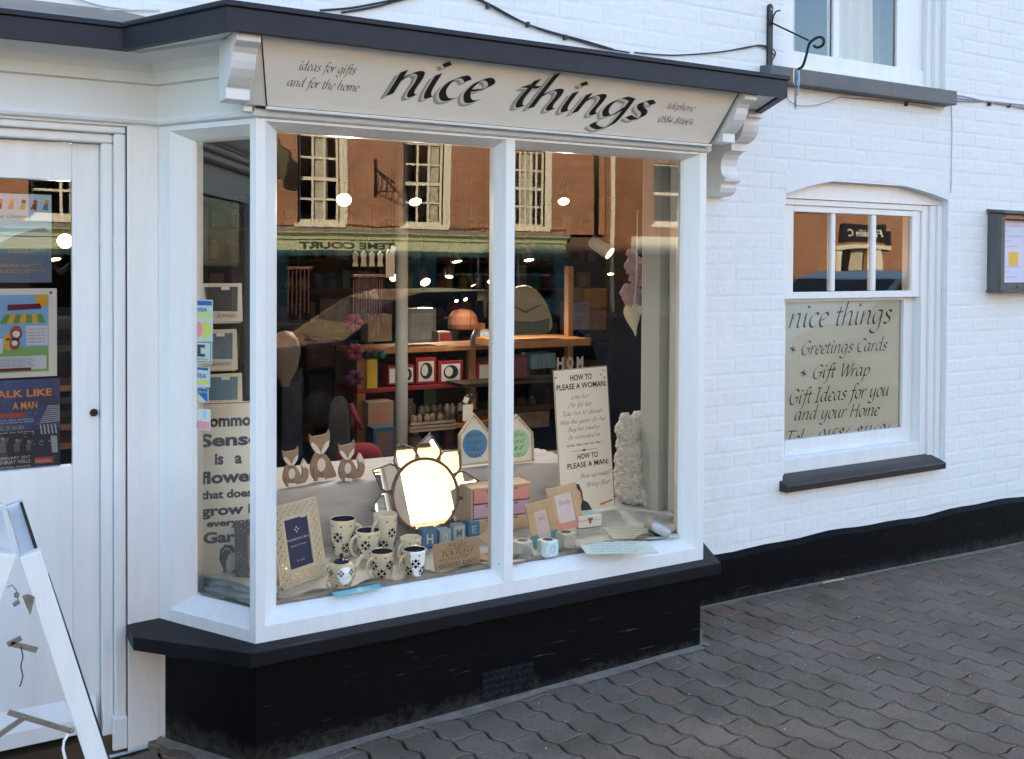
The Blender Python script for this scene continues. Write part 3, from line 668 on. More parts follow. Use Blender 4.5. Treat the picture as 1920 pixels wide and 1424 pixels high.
pF = facet(BAYF, B_, C_, ZB, ZT, opF, .06)
Lc = (B_-A_).length
opC = [(.055, .432, .392, 2.048, .118, .417, .437, 2.014)]
pC = facet(BAYF, A_, B_, ZB, ZT, opC, .06)
opR = [(.03, .42, .405, 2.058, .06, .38, .444, 2.034)]
pR = facet(BAYF, C_, D_, ZB, ZT, opR, .06)
BAY = mk('bay_window', BAYF, M_gloss, BLD)
# inner lining of the frame (seen through the glass)
mb = WB()
def lining(pt, o, a, b_, L):
    s0, s1, z0, z1, g0, g1, h0, h1 = o
    d0, d1 = .091, .10
    mb.quad(pt(a, ZB, d0), pt(g0-.004, ZB, d0), pt(g0-.004, ZT, d0), pt(a, ZT, d0)); mb.quad(pt(g1+.004, ZB, d0), pt(b_, ZB, d0), pt(b_, ZT, d0), pt(g1+.004, ZT, d0))
    mb.quad(pt(g0-.004, h1, d0), pt(g1+.004, h1, d0), pt(g1+.004, ZT+.06, d0), pt(g0-.004, ZT+.06, d0))
    mb.quad(pt(g0-.004, ZB, d0), pt(g1+.004, ZB, d0), pt(g1+.004, h0, d0), pt(g0-.004, h0, d0))
lining(pF, opF[0], .04, .95, Lf); lining(pF, opF[1], .95, Lf-.04, Lf); lining(pC, opC[0], 0, Lc-.04, Lc); lining(pR, opR[0], .04, Lc, Lc)
mb.quad((.70, YW+.02, 2.11), (2.96, YW+.02, 2.11), (2.70, 3.25, 2.11), (.93, 3.25, 2.11))
mb.box(.662, .677, YW+.02, YW+.34, .3, 2.14); mb.box(2.862, 2.947, YW+.012, YW+.14, .3, 2.14)
mk('frame_lining', mb, mat('grey_white_interior_paint', (.52, .54, .52), .6, var=.06, scale=3), BAY)
for pt, o in ((pF, opF[0]), (pF, opF[1]), (pC, opC[0]), (pR, opR[0])):
    q = WB(); s0, s1, z0, z1, g0, g1, h0, h1 = o
    q.add([pt(g0-.003, h0-.003, .066), pt(g1+.003, h0-.003, .066), pt(g1+.003, h1+.003, .066), pt(g0-.003, h1+.003, .066)], [(0, 1, 2, 3)])
    mk('pane', q, M_glass, BAY)
# sill and plinth under the bay
P_sill = [(.545, 3.455), (.849, 3.122), (2.820, 3.122), (3.06, YW-.002)]
q = WB(); ps = [Vector((x, y, .302)) for x, y in P_sill]; back = [Vector((3.00, YW-.002, .302)), Vector((2.772, 3.197, .302)), Vector((.889, 3.197, .302)), Vector((.664, YW+.03, .302)), Vector((.545, YW-.002, .302))]
ring = ps+back; n = len(ring); q.v = [Vector(v) for v in ring]+[v+Vector((0, 0, .047)) for v in ring]
# inner edge of the top rises to shed water
for i in range(4, n): q.v[n+i].z += .004
q.v[n+8].z -= .004
q.f = [(i, (i+1) % n, n+(i+1) % n, n+i) for i in range(n)]
def tris(a): return a
q.f += [(n+0, n+1, n+6, n+7, n+8), (n+1, n+2, n+5, n+6), (n+2, n+3, n+4, n+5)]
q.f += [(8, 7, 6, 1, 0), (6, 5, 2, 1), (5, 4, 3, 2)]
mk('bay_sill', q, mat('black_sill_paint', (.009, .009, .012), .5, spec=.18, var=.25, scale=7, bump=.001, bscale=30), BAY, bevel=.003)
q = WB(); pl = [(.656, YW+.03), (.885, 3.193), (2.772, 3.193), (2.995, YW+.03)]
for (a, b_) in zip(pl, pl[1:]): q.quad((a[0], a[1], -.2), (b_[0], b_[1], -.2), (b_[0], b_[1], .304), (a[0], a[1], .304))
mk('bay_plinth', q, M_plinth, BAY)
# air brick in the plinth
q = WB(); ax0, ax1, az0, az1 = 1.722, 1.945, -.022, .084; yb = 3.189
q.box(ax0, ax1, yb, yb+.003, az0, az1); nx, nz = 9, 4
for i in range(nx):
    for j in range(nz):
        cx = ax0+(ax1-ax0)*(i+.5)/nx; cz = az0+(az1-az0)*(j+.5)/nz; hx = (ax1-ax0)/nx*.40; hz = (az1-az0)/nz*.36
        if j == 0 and i < 2: continue
        q.add([(cx-hx, yb-.0005, cz-hz), (cx+hx, yb-.0005, cz-hz), (cx+hx, yb-.0005, cz+hz), (cx-hx, yb-.0005, cz+hz), (cx, yb-.010, cz+.002)], [(0, 1, 4), (1, 2, 4), (2, 3, 4), (3, 0, 4)])
mk('air_brick', q, mat('scuffed_black_airbrick', (.004, .004, .005), .5, col2=(.018, .02, .024), scale=30, spec=.15), BAY)

# ---- corbels
PC = [(0, 2.305), (.272, 2.305), (.272, 2.262), (.247, 2.262), (.247, 2.232), (.238, 2.203), (.222, 2.180), (.198, 2.162), (.168, 2.155), (.168, 2.121), (.140, 2.119), (.118, 2.106), (.104, 2.084), (.098, 2.056), (.100, 2.032), (.110, 2.012), (.130, 2.000), (.126, 1.984), (.102, 1.976), (.098, 1.970), (.098, 1.955), (.088, 1.936), (.068, 1.924), (.040, 1.919), (0, 1.918)]
q = WB(); q.prism([(3.128, YW-d+.001, z) for d, z in PC], (.098, 0, 0)); mk('corbel', q, M_gloss, BLD, bevel=.002)
PS = [(0, 2.292), (.215, 2.292), (.215, 2.262), (.178, 2.250), (.165, 2.235), (.160, 2.212), (.150, 2.190), (.130, 2.168), (.105, 2.148), (.088, 2.140), (.088, 2.104), (0, 2.104)]
for x in (.762, 2.790):
    q = WB(); q.prism([(x, 3.186-d, z) for d, z in PS], (.075 if x < 1 else .066, 0, 0)); mk('corbel', q, M_gloss, BLD, bevel=.003)
for x in (.845, 2.758):
    q = WB(); q.box(x-.012, x+.016, 3.16, 3.187, 2.080, 2.104); mk('corbel_block', q, M_gloss, BLD, bevel=.002)

# ---- sash window right of the bay
FY = YW+.078
q = WB()
xl, xr = 3.655, 4.885
q.box(3.641, 3.70, YW+.064, YW+.20, .50, 1.93)                       # box frame left
for x0, x1, y0 in ((4.86, 4.899, YW+.035), (4.815, 4.86, YW+.050), (4.765, 4.815, YW+.066)): q.box(x0, x1, y0, YW+.20, .50, 1.935)
q.box(3.70, 4.765, YW+.068, YW+.20, 1.905, 1.937)
q.box(3.70, 4.765, YW+.066, YW+.2, .50, .605)
SW = mk('sash_window', q, M_gloss, BLD, bevel=.004)
q = WB(); N = 20                                                      # head board up to the arch
for i in range(N):
    a = 3.641+1.258*i/N; b_ = 3.641+1.258*(i+1)/N; y = YW+.055
    q.quad((a, y, 1.938), (b_, y, 1.938), (b_, y, arch_z(b_)+.012), (a, y, arch_z(a)+.012))
q.quad((3.641, YW+.055, 1.938), (4.899, YW+.055, 1.938), (4.899, YW+.09, 1.938), (3.641, YW+.09, 1.938)); q.f[-1] = q.f[-1][::-1]
mk('head_board', q, M_gloss, SW)
UY = YW+.080; q = WB()
q.box(3.70, 3.782, UY, UY+.04, 1.425, 1.905); q.box(4.700, 4.765, UY, UY+.04, 1.425, 1.905); q.box(3.782, 4.700, UY, UY+.04, 1.872, 1.905); q.box(3.70, 4.765, UY-.001, UY+.045, 1.422, 1.458)
US = mk('upper_sash', q, M_gloss, SW, bevel=.003)
for x0, x1 in ((4.062, 4.092), (4.374, 4.408)):
    q = WB(); q.box(x0, x1, UY+.002, UY+.036, 1.459, 1.871); mk('glazing_bar', q, M_gloss, SW, bevel=.006)
for x0, x1 in ((3.782, 4.062), (4.092, 4.374), (4.408, 4.700)):
    q = WB(); tilt = random.uniform(-.0005, .0005)
    q.quad((x0, UY+.016+tilt, 1.457), (x1, UY+.016-tilt, 1.457), (x1, UY+.016-tilt, 1.874), (x0, UY+.016+tilt, 1.874)); mk('pane', q, M_glass2, SW)
LY = YW+.122; q = WB()
q.box(3.70, 3.775, LY, LY+.04, .60, 1.43); q.box(4.690, 4.765, LY, LY+.04, .60, 1.43); q.box(3.775, 4.690, LY, LY+.04, 1.405, 1.43); q.box(3.775, 4.690, LY-.001, LY+.045, .605, .685)
mk('lower_sash', q, M_gloss, SW, bevel=.003)
q = WB(); q.quad((3.775, LY+.018, .684), (4.690, LY+.018, .684), (4.690, LY+.018, 1.406), (3.775, LY+.018, 1.406)); mk('pane', q, M_glass, SW)
q = WB(); q.prism([(3.618, YW-.050, .466), (3.618, YW+.10, .466), (3.618, YW+.10, .540), (3.618, YW+.0, .518), (3.618, YW-.050, .502)], (1.225, 0, 0))
mk('window_sill', q, mat('dark_tile_sill', (.022, .018, .017), .45, var=.4, scale=9, bump=.002, bscale=50), SW, bevel=.005)
# ---- first floor window
q = WB(); UY2 = YW+.085
q.box(3.621, 3.745, YW+.06, YW+.2, 2.575, 4.09); q.box(4.815, 4.859, YW+.03, YW+.2, 2.575, 4.09); q.box(4.775, 4.815, YW+.055, YW+.2, 2.575, 4.09)
q.box(3.745, 4.775, YW+.062, YW+.2, 2.575, 2.612); q.box(3.745, 4.775, YW+.062, YW+.2, 4.0, 4.09)
q.box(3.621, 4.859, YW+.03, YW+.2, 4.0901, 4.0999)
UW = mk('upper_window', q, M_gloss, BLD, bevel=.004)
q = WB(); q.box(3.745, 4.775, UY2-.012, UY2+.03, 2.612, 2.690); q.box(4.560, 4.775, UY2, UY2+.03, 2.69, 4.0); q.box(3.745, 3.765, UY2, UY2+.03, 2.69, 4.0); mk('sash_frame', q, M_gloss, UW, bevel=.004)
q = WB(); q.box(4.062, 4.110, UY2+.001, UY2+.029, 2.691, 4.0); mk('glazing_bar', q, M_gloss, UW, bevel=.006)
for x0, x1 in ((3.765, 4.062), (4.11, 4.56)):
    q = WB(); q.quad((x0, UY2+.015, 2.69), (x1, UY2+.015, 2.69), (x1, UY2+.015, 4.0), (x0, UY2+.015, 4.0)); mk('pane', q, M_glass, UW)
q = WB(); q.prism([(3.46, YW-.075, 2.486), (3.46, YW+.06, 2.486), (3.46, YW+.06, 2.578), (3.46, YW-.075, 2.562)], (1.40, 0, 0)); mk('window_sill', q, M_slate, UW, bevel=.003)
# second first-floor window above the frame, plain
q = WB(); q.box(-.199, 1.099, YW+.05, YW+.2, 2.9, 2.97); q.box(-.199, 1.099, YW+.05, YW+.2, 4.23, 4.299); q.box(-.199, -.13, YW+.05, YW+.2, 2.97, 4.23); q.box(1.03, 1.099, YW+.05, YW+.2, 2.97, 4.23); q.box(.43, .47, YW+.07, YW+.11, 2.97, 4.23)
W2 = mk('upper_window', q, M_gloss, BLD, bevel=.004)
q = WB(); q.quad((-.13, YW+.09, 2.97), (1.03, YW+.09, 2.97), (1.03, YW+.09, 4.23), (-.13, YW+.09, 4.23)); mk('pane', q, M_glass, W2)
# ---- interior shell
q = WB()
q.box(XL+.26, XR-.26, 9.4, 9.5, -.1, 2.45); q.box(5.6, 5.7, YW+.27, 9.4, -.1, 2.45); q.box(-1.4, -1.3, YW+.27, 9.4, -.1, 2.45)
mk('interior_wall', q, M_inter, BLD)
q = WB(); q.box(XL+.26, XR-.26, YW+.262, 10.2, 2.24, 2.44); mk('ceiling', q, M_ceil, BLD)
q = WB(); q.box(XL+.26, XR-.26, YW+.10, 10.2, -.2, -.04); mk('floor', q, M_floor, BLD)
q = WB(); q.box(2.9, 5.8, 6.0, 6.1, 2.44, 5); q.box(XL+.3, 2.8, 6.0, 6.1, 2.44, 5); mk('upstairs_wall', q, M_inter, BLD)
q = WB(); q.tube([atY(752, 900, 4.95)*0+Vector((2.165, 4.95, -.04)), (2.165, 4.95, 2.24)], .034, 20); mk('column', q, mat('cream_column_paint', (.62, .60, .55), .45, var=.06, scale=6), BLD, smooth=True)
# ================================================================== THINGS ON THE FRONT
Xw, Zw, Nw = Vector((1, 0, 0)), Vector((0, 0, 1)), Vector((0, -1, 0))
# ---- shop sign, leaning out between its two brackets
SB0, SB1 = Vector((.900, 3.148, 2.100)), Vector((2.764, 3.148, 2.098)); ST0, ST1 = Vector((.838, 2.990, 2.291)), Vector((2.786, 2.990, 2.303))
SIGN = thing('shop_sign', 'long cream sign board reading nice things in black chancery lettering above the display window', 'sign', (1.83, 3.15, 2.1))
q = WB(); ny = (SB1-SB0).cross(ST0-SB0).normalized()
if ny.y > 0: ny = -ny
q.prism([SB0, SB1, ST1, ST0], -ny*.012); mk('board', q, M_sign, SIGN)
q = WB(); q.add([ST0-ny*.002, SB0-ny*.002, Vector((.832, 3.148, 2.098))-ny*.002, Vector((.832, 2.992, 2.290))-ny*.002], [(0, 1, 2, 3)]); mk('side_fillet', q, M_soff, SIGN)
Yn = ny.cross(Vector((1, 0, 0))); Yn = (ST0-SB0); Yn = (Yn - ny*Yn.dot(ny)); Xs = (SB1-SB0).normalized(); Ys = ny.cross(Xs); Ys = Ys if Ys.z > 0 else -Ys
def onsign(px, py): return atP(px, py, SB0, ny)
q = WB()
for a, b_ in ((SB0, SB1), (SB1, ST1), (ST1, ST0), (ST0, SB0)):
    mid = (SB0+SB1+ST0+ST1)/4; aa = a+(mid-a).normalized()*.004; bb = b_+(mid-b_).normalized()*.004; wv = (bb-aa).normalized().cross(ny)*.0022
    q.quad(aa-wv+ny*.0012, bb-wv+ny*.0012, bb+wv+ny*.0012, aa+wv+ny*.0012)
mk('border_line', q, M_ink, SIGN)
q = WB(); t0 = ST0+Vector((0, -.010, .012)); t1 = ST1+Vector((0, -.010, .012)); q.tube([t0, t1], .0045, 6)
b0 = SB0+Vector((0, -.008, -.007)); b1 = SB1+Vector((0, -.008, -.007)); mk('top_bead', q, M_navy, SIGN)
q = WB(); q.tube([b0, b1], .006, 6); mk('bottom_bead', q, M_soff, SIGN)
def sigtext(text, a, b_, xt, nib, mats, **k):
    k.setdefault('slant', .12)
    A, Bp = onsign(*a), onsign(*b_); X = (Bp-A).normalized(); W_ = (Bp-A).length; Y = ny.cross(X); Y = Y if Y.z > 0 else -Y
    h = (onsign(*xt)-A).dot(Y)
    g = calli(text, nib=nib, **k)
    for name, m_, dx, dy, off, gg in mats:
        q = WB(); lay(q, gg or g, A+X*dx+Y*dy, X, Y, ny, off, width=W_, height=h); mk(name, q, m_, SIGN)
for tx, a, b_, xt in (('nice', (724, 177), (915, 193), (735, 131)), ('things', (962, 199), (1214, 226), (975, 160))):
    g2 = calli(tx, nib=.32, ang=40, slant=.13)
    sigtext(tx, a, b_, xt, .225, [('shadow_lettering', M_grayink, -.018, -.016, .0006, None), ('outline_lettering', M_lightink, -.004, -.0035, .0010, g2), ('lettering', M_ink, 0, 0, .0016, None)], slant=.13)
for tx, a, b_, xt in (('ideas for gifts', (560, 131), (666, 140), (562, 120)), ('and for the home', (538, 161), (672, 172), (540, 150)), ('telephone', (1250, 203), (1300, 209), (1251, 195)), ('0584 811604', (1233, 228), (1298, 235), (1234, 220))):
    sigtext(tx, a, b_, xt, .17, [('lettering', M_brownink, 0, 0, .0012, None)])
# ---- lettered board behind the lower sash
BYW = YW+.150; WBD = thing('window_board', 'pale green card board with chancery lettering filling the lower sash window', 'sign board', (3.77, BYW, .66))
q = WB(); q.box(3.772, 4.686, BYW, BYW+.006, .655, 1.412); mk('board', q, mat('pale_green_board', (.84, .93, .93), .6, var=.04, scale=2), WBD)
def bt(text, a, b_, xh, nib=.17, spx=0):
    A, Bp = atY(*a, BYW), atY(*b_, BYW); X = (Bp-A).normalized(); Y = Nw.cross(X); Y = Y if Y.z > 0 else -Y
    h = (atY(a[0], a[1]-xh, BYW)-A).dot(Y); q = WB(); lay(q, calli(text, nib=nib), A, X, Y, Nw, .001, width=(Bp-A).length, height=h); mk('lettering', q, M_dgink, WBD)
M_dgink = mat('dark_green_ink', (.045, .055, .05), .5)
bt('nice things', (1478, 616), (1673, 606), 27, .16)
bt('* Greetings Cards', (1479, 667), (1664, 657), 16)
bt('* Gift Wrap', (1499, 712), (1631, 704), 16)
bt('Gift Ideas for you', (1480, 759), (1667, 742), 17)
bt('and your Home', (1489, 789), (1649, 779), 16)
bt('Tel : 01584 811604', (1472, 837), (1672, 817), 17)
# ---- posters on the door glass
PYL = DY+.0265
def poster(label, px0, px1, py0, py1, wid=None, colour=None, name='poster'):
    A = atY(px0, py1, PYL); Bq = atY(px1, py1, PYL); T_ = atY(px1, py0, PYL); h = T_.z-Bq.z
    x1 = Bq.x; x0 = x1-wid; o = thing(name, label, 'poster', (x0, PYL, Bq.z)); q = MB(); q.box(0, wid, 0, .0006, 0, h); mk('sheet', q, colour, o); return o, wid, h
Z3 = Vector((0, 0, 0)); flay = lambda name, q, m_, o: mk(name, q, m_, o)
P1, w_, h_ = poster('blue childcare poster with a row of small dancing figures along its top', 0, 97, 366, 530, .225, M_skyb)
q = MB(); flat(q, Z3, Xw, Zw, Nw, [(0, 0), (w_, 0), (w_, h_*.57), (w_*.9, h_*.62), (w_*.75, h_*.60), (w_*.5, h_*.53), (w_*.25, h_*.42), (0, h_*.33)], .0006); flay('dark_wave', q, mat('slate_blue_print', (.10, .19, .36), .4), P1)
q = MB(); rect(q, Z3, Xw, Zw, Nw, 0, w_, h_*.82, h_, .0005); flay('top_band', q, mat('pale_blue_print', (.55, .70, .86), .4), P1)
cols = [M_orange, M_mag, M_pink, M_green, M_red, M_blue]
for i in range(6):
    u = w_*(.14+.155*i); q = MB(); disc(q, Z3, Xw, Zw, Nw, u+.004, h_*.915, .0072, .0012); flay('figure_head', q, [M_brownink, M_orange, M_yell][i % 3], P1)
    q = MB(); flat(q, Z3, Xw, Zw, Nw, [(u-.011, h_*.83), (u+.008, h_*.82), (u+.009, h_*.895), (u-.001, h_*.90)], .0011); flay('figure_body', q, cols[i], P1)
q = MB(); lay(q, bfont('Corner Childcare', .004, .25), (w_*.12, 0, h_*.725), Xw, Zw, Nw, .0012, width=w_*.6, height=.017); flay('lettering', q, mat('green_print', (.08, .30, .22), .5), P1)
q = MB()
for k, (u0, u1, v) in enumerate([(.42, .90, .385), (.42, .92, .36), (.42, .78, .337), (.1, .85, .20), (.3, .7, .18), (.05, .92, .13), (.3, .72, .11)]): lay(q, bfont('building every child up'[:int(22*(u1-u0)+4)], .004), (w_*u0, 0, h_*v), Xw, Zw, Nw, .0012, width=w_*(u1-u0), height=.0075)
flay('small_print', q, M_yell, P1)
P2, w_, h_ = poster('white poster with green striped market stall and cartoon animals', 0, 107, 541, 705, .235, M_paper)
q = MB(); rect(q, Z3, Xw, Zw, Nw, .008, w_*.89, h_*.06, h_*.93); flay('picture', q, mat('bright_sky_print', (.22, .52, .86), .4), P2)
q = MB(); rect(q, Z3, Xw, Zw, Nw, .008, w_*.89, h_*.06, h_*.34, .0009); flay('grass', q, M_green, P2)
q = MB(); rect(q, Z3, Xw, Zw, Nw, .008, w_*.86, h_*.09, h_*.24, .0012); rect(q, Z3, Xw, Zw, Nw, w_*.02, w_*.3, h_*.28, h_*.44, .0012); rect(q, Z3, Xw, Zw, Nw, w_*.60, w_*.88, h_*.36, h_*.58, .0012); flay('text_panel', q, mat('pale_lilac_print', (.68, .74, .88), .5), P2)
q = MB()
for k in range(7):
    u = .30+.083*k; rect(q, Z3, Xw, Zw, Nw, 0, 0, 0, 0)
    del q.v[-4:]; del q.f[-1:]
    if k % 2 == 0: flat(q, Z3, Xw, Zw, Nw, [(w_*(u-.04), h_*.61), (w_*(u+.05), h_*.61), (w_*(.33+.068*(k+1)), h_*.71), (w_*(.33+.068*k), h_*.71)], .0014)
flay('stall_awning', q, mat('awning_green_print', (.14, .36, .07), .5), P2)
q = MB(); flat(q, Z3, Xw, Zw, Nw, [(w_*.26, h_*.61), (w_*.84, h_*.61), (w_*.80, h_*.71), (w_*.33, h_*.71)], .0012); flay('awning_ground', q, M_yell, P2)
q = MB(); flat(q, Z3, Xw, Zw, Nw, [(w_*.36, h_*.755), (w_*.80, h_*.77), (w_*.78, h_*.83), (w_*.36, h_*.82)], .0014); rect(q, Z3, Xw, Zw, Nw, w_*.1, w_*.66, h_*.075, h_*.11, .0015); flay('pink_ribbon', q, M_mag, P2)
q = MB(); disc(q, Z3, Xw, Zw, Nw, w_*.47, h_*.50, .019, .0014, ry=.026); disc(q, Z3, Xw, Zw, Nw, w_*.45, h_*.38, .016, .0014, ry=.02); flay('monkey', q, mat('brown_red_print', (.32, .06, .05), .5), P2)
q = MB(); disc(q, Z3, Xw, Zw, Nw, w_*.47, h_*.49, .011, .0017); disc(q, Z3, Xw, Zw, Nw, w_*.45, h_*.39, .009, .0017); flay('monkey_face', q, M_paper, P2)
q = MB(); disc(q, Z3, Xw, Zw, Nw, w_*.36, h_*.46, .012, .0013); disc(q, Z3, Xw, Zw, Nw, w_*.37, h_*.38, .013, .0013, ry=.02); rect(q, Z3, Xw, Zw, Nw, w_*.72, w_*.88, h_*.8, h_*.93, .0013); flay('giraffe_and_sun', q, M_yell, P2)
q = MB(); rect(q, Z3, Xw, Zw, Nw, w_*.03, w_*.22, h_*.60, h_*.66, .0014); rect(q, Z3, Xw, Zw, Nw, w_*.03, w_*.22, h_*.47, h_*.54, .0014); rect(q, Z3, Xw, Zw, Nw, w_*.11, w_*.125, h_*.3, h_*.7, .0013); flay('signpost', q, M_foxd, P2)
q = MB()
for k in range(6): lay(q, bfont('come along and join the fun today with'[:24+(k*7) % 14], .0), (w_*.1+.004*(k % 3), 0, h_*(.125+.017*k)), Xw, Zw, Nw, .0016, width=w_*(.6-.03*(k % 3)), height=.0052)
for k in range(5): lay(q, bfont('meet our friends'[:10+k % 4]), (w_*.62, 0, h_*(.39+.036*k)), Xw, Zw, Nw, .0016, width=w_*.22, height=.007)
flay('small_print', q, M_navyc, P2)
q = MB(); disc(q, Z3, Xw, Zw, Nw, w_*.92, h_*.95, .0045, .001); flay('blue_tack', q, M_navyc, P2)
P3, w_, h_ = poster('dark blue concert poster reading WALK LIKE A MAN with a silver microphone', 0, 113, 709, 882, .25, mat('night_blue_print', (.015, .025, .10), .35, col2=(.06, .16, .50), scale=7))
q = MB(); rect(q, Z3, Xw, Zw, Nw, 0, w_, 0, h_*.46, .0004); flay('dark_stage', q, mat('black_print', (.012, .014, .03), .35, col2=(.03, .05, .12), scale=9), P3)
for tx, u0, u1, v in (('WALK LIKE', .05, .90, .82), ('A MAN', .42, .72, .69)):
    q = MB(); lay(q, bfont(tx, .03), (w_*u0+.002, 0, h_*v-.002), Xw, Zw, Nw, .0010, width=w_*(u1-u0), height=.036); flay('title_shadow', q, M_red, P3)
    q = MB(); lay(q, bfont(tx, .02), (w_*u0, 0, h_*v), Xw, Zw, Nw, .0016, width=w_*(u1-u0), height=.034); flay('title', q, mat('orange_title_print', (.80, .42, .12), .4), P3)
q = MB(); rect(q, Z3, Xw, Zw, Nw, w_*.05, w_*.58, h_*.605, h_*.65, .0012); rect(q, Z3, Xw, Zw, Nw, w_*.68, w_*.92, h_*.09, h_*.16, .0014); flay('red_box', q, mat('red_box_print', (.5, .07, .05), .4), P3)
q = MB(); lay(q, bfont('THE MUSIC OF AN ERA', .01), (w_*.1, 0, h_*.475), Xw, Zw, Nw, .0014, width=w_*.46, height=.020); flay('subtitle', q, mat('yellow_print', (.45, .46, .12), .4), P3)
q = MB()
for tx, v, hh in (('SAT 11 FEBRUARY 2017', .165, .012), ('REGAL TENBURY WELLS', .115, .017), ('BOX OFFICE AND ONLINE', .07, .008), ('direct from the theatre', .57, .008), ('the live show everyone loved', .545, .008), ('a tribute with the full band', .44, .007)): lay(q, bfont(tx, .008), (w_*.05, 0, h_*v), Xw, Zw, Nw, .0014, width=w_*(.62 if v > .4 else .58), height=hh)
lay(q, bfont('REGAL', .01), (w_*.70, 0, h_*.105), Xw, Zw, Nw, .002, width=w_*.2, height=.014)
flay('small_print', q, mat('white_print', (.7, .7, .7), .4), P3)
q = MB()
for u, s in ((.30, 1.15), (.47, .95), (.61, .8), (.14, 1.3)):
    b0 = h_*.24
    flat(q, Z3, Xw, Zw, Nw, [(w_*u-.009*s, b0), (w_*u+.008*s, b0), (w_*u+.009*s, b0+.026*s), (w_*u+.017*s, b0+.040*s), (w_*u+.012*s, b0+.044*s), (w_*u, b0+.034*s), (w_*u-.010*s, b0+.028*s)], .0013)
flay('singer_suit', q, mat('grey_suit_print', (.13, .17, .20), .4), P3)
q = MB()
for u, s in ((.30, 1.15), (.47, .95), (.61, .8), (.14, 1.3)): disc(q, Z3, Xw, Zw, Nw, w_*u, h_*.24+.040*s, .0055*s, .0016)
flay('singer_head', q, mat('skin_print', (.5, .3, .22), .4), P3)
q = MB()
for k in range(9):
    t = k/8; flat(q, Z3, Xw, Zw, Nw, [(w_*(.84-.10*t), h_*(.70-.022*k)), (w_*.995, h_*(.695-.020*k)), (w_*.995, h_*(.707-.020*k)), (w_*(.845-.10*t), h_*(.710-.022*k))], .0015)
for k in range(5): flat(q, Z3, Xw, Zw, Nw, [(w_*(.76+.045*k), h_*.41), (w_*(.785+.045*k), h_*.40), (w_*(.765+.045*k), h_*.51), (w_*(.745+.045*k), h_*.51)], .0015)
flat(q, Z3, Xw, Zw, Nw, [(w_*.9, h_*.2), (w_*.97, h_*.2), (w_*.96, h_*.38), (w_*.88, h_*.38)], .0014)
flay('microphone', q, mat('silver_print', (.45, .52, .60), .4), P3)
q = MB()
for k in range(26):
    a = random.uniform(.55, .95); b_ = random.uniform(.28, .72); s = random.uniform(.002, .006)
    flat(q, Z3, Xw, Zw, Nw, [(w_*a-s, h_*b_), (w_*a, h_*b_-s*.4), (w_*a+s, h_*b_), (w_*a, h_*b_+s*.4)], .0009)
flay('sparkles', q, mat('pale_star_print', (.25, .42, .75), .4), P3)

# ---- card stickers on the side pane of the bay (outside face)
nC = Vector((-.868, -.497, 0)).normalized(); Pg = pC(.2, 1.2, .0648)
def onC(px, py): return atP(px, py, Pg, nC)
Xc = (B_-A_).normalized()
def sticker(label, px0, px1, py0, py1, ground, name='sticker'):
    a = onC(px0, py1); b_ = onC(px1, py1); c = onC(px1, py0); o = thing(name, label, 'sticker', a); W_ = (b_-a).dot(Xc); H_ = c.z-b_.z
    q = MB(); O = Vector((0, 0, 0)); q.prism([O, Xc*W_, Xc*W_+Zw*H_, Zw*H_], nC*.0004); mk('sheet', q, ground, o); return o, W_, H_
M_stk = mat('faded_sticker_ground', (.50, .58, .56), .4)
def sr(o, name, m_, *rs):
    q = MB()
    for r_ in rs: rect(q, Z3, Xc, Zw, nC, r_[0], r_[1], r_[2], r_[3], .0009)
    mk(name, q, m_, o)
def stx(o, tx, u0, u1, v, h, m_, bold=.015, it=.25):
    q = MB(); lay(q, bfont(tx, bold, it), Z3+Xc*u0+Zw*v, Xc, Zw, nC, .0016, width=u1-u0, height=h); mk('lettering', q, m_, o)
M_sb = mat('sticker_blue', (.015, .11, .32), .4); M_sy = mat('sticker_yellow', (.62, .60, .12), .4); M_sp = mat('sticker_pink', (.75, .28, .30), .4); M_sk = mat('sticker_dark', (.03, .05, .05), .4)
o, W_, H_ = sticker('upper VISA card sticker above a pink and yellow card logo on the side pane', 357, 399, 560, 638, M_stk)
sr(o, 'blue_bar', M_sb, (W_*.06, W_*.96, H_*.86, H_*.97)); sr(o, 'yellow_bar', M_sy, (W_*.06, W_*.96, H_*.57, H_*.67)); stx(o, 'VISA', W_*.27, W_*.74, H_*.71, H_*.13, M_sb)
q = MB(); disc(q, Z3, Xc, Zw, nC, W_*.30, H_*.27, W_*.27, .0010, ry=H_*.20); mk('pink_disc', q, M_sp, o)
q = MB(); disc(q, Z3, Xc, Zw, nC, W_*.68, H_*.27, W_*.27, .0008, ry=H_*.20); mk('yellow_disc', q, M_sy, o)
o, W_, H_ = sticker('square sticker with a bold dark C logo below the upper card sticker', 357, 398, 638, 679, M_stk)
sr(o, 'outline', M_sk, (W_*.05, W_*.95, H_*.04, H_*.07), (W_*.05, W_*.95, H_*.93, H_*.96), (W_*.05, W_*.08, H_*.07, H_*.93), (W_*.92, W_*.95, H_*.07, H_*.93))
sr(o, 'c_logo', M_sk, (W_*.32, W_*.48, H_*.28, H_*.84), (W_*.48, W_*.68, H_*.70, H_*.84), (W_*.48, W_*.68, H_*.28, H_*.42)); stx(o, 'SWITCH', W_*.2, W_*.8, H_*.13, H_*.10, M_sk, .01, 0)
o, W_, H_ = sticker('lower VISA card sticker with a short yellow bar on the side pane', 357, 394, 686, 724, M_stk)
sr(o, 'blue_bar', M_sb, (W_*.1, W_*.9, H_*.84, H_*.97)); sr(o, 'yellow_bar', M_sy, (W_*.1, W_*.9, H_*.16, H_*.34)); stx(o, 'VISA', W_*.22, W_*.8, H_*.45, H_*.30, M_sb)
o, W_, H_ = sticker('blue and white DELTA card sticker split diagonally on the side pane', 357, 391, 726, 752, M_stk)
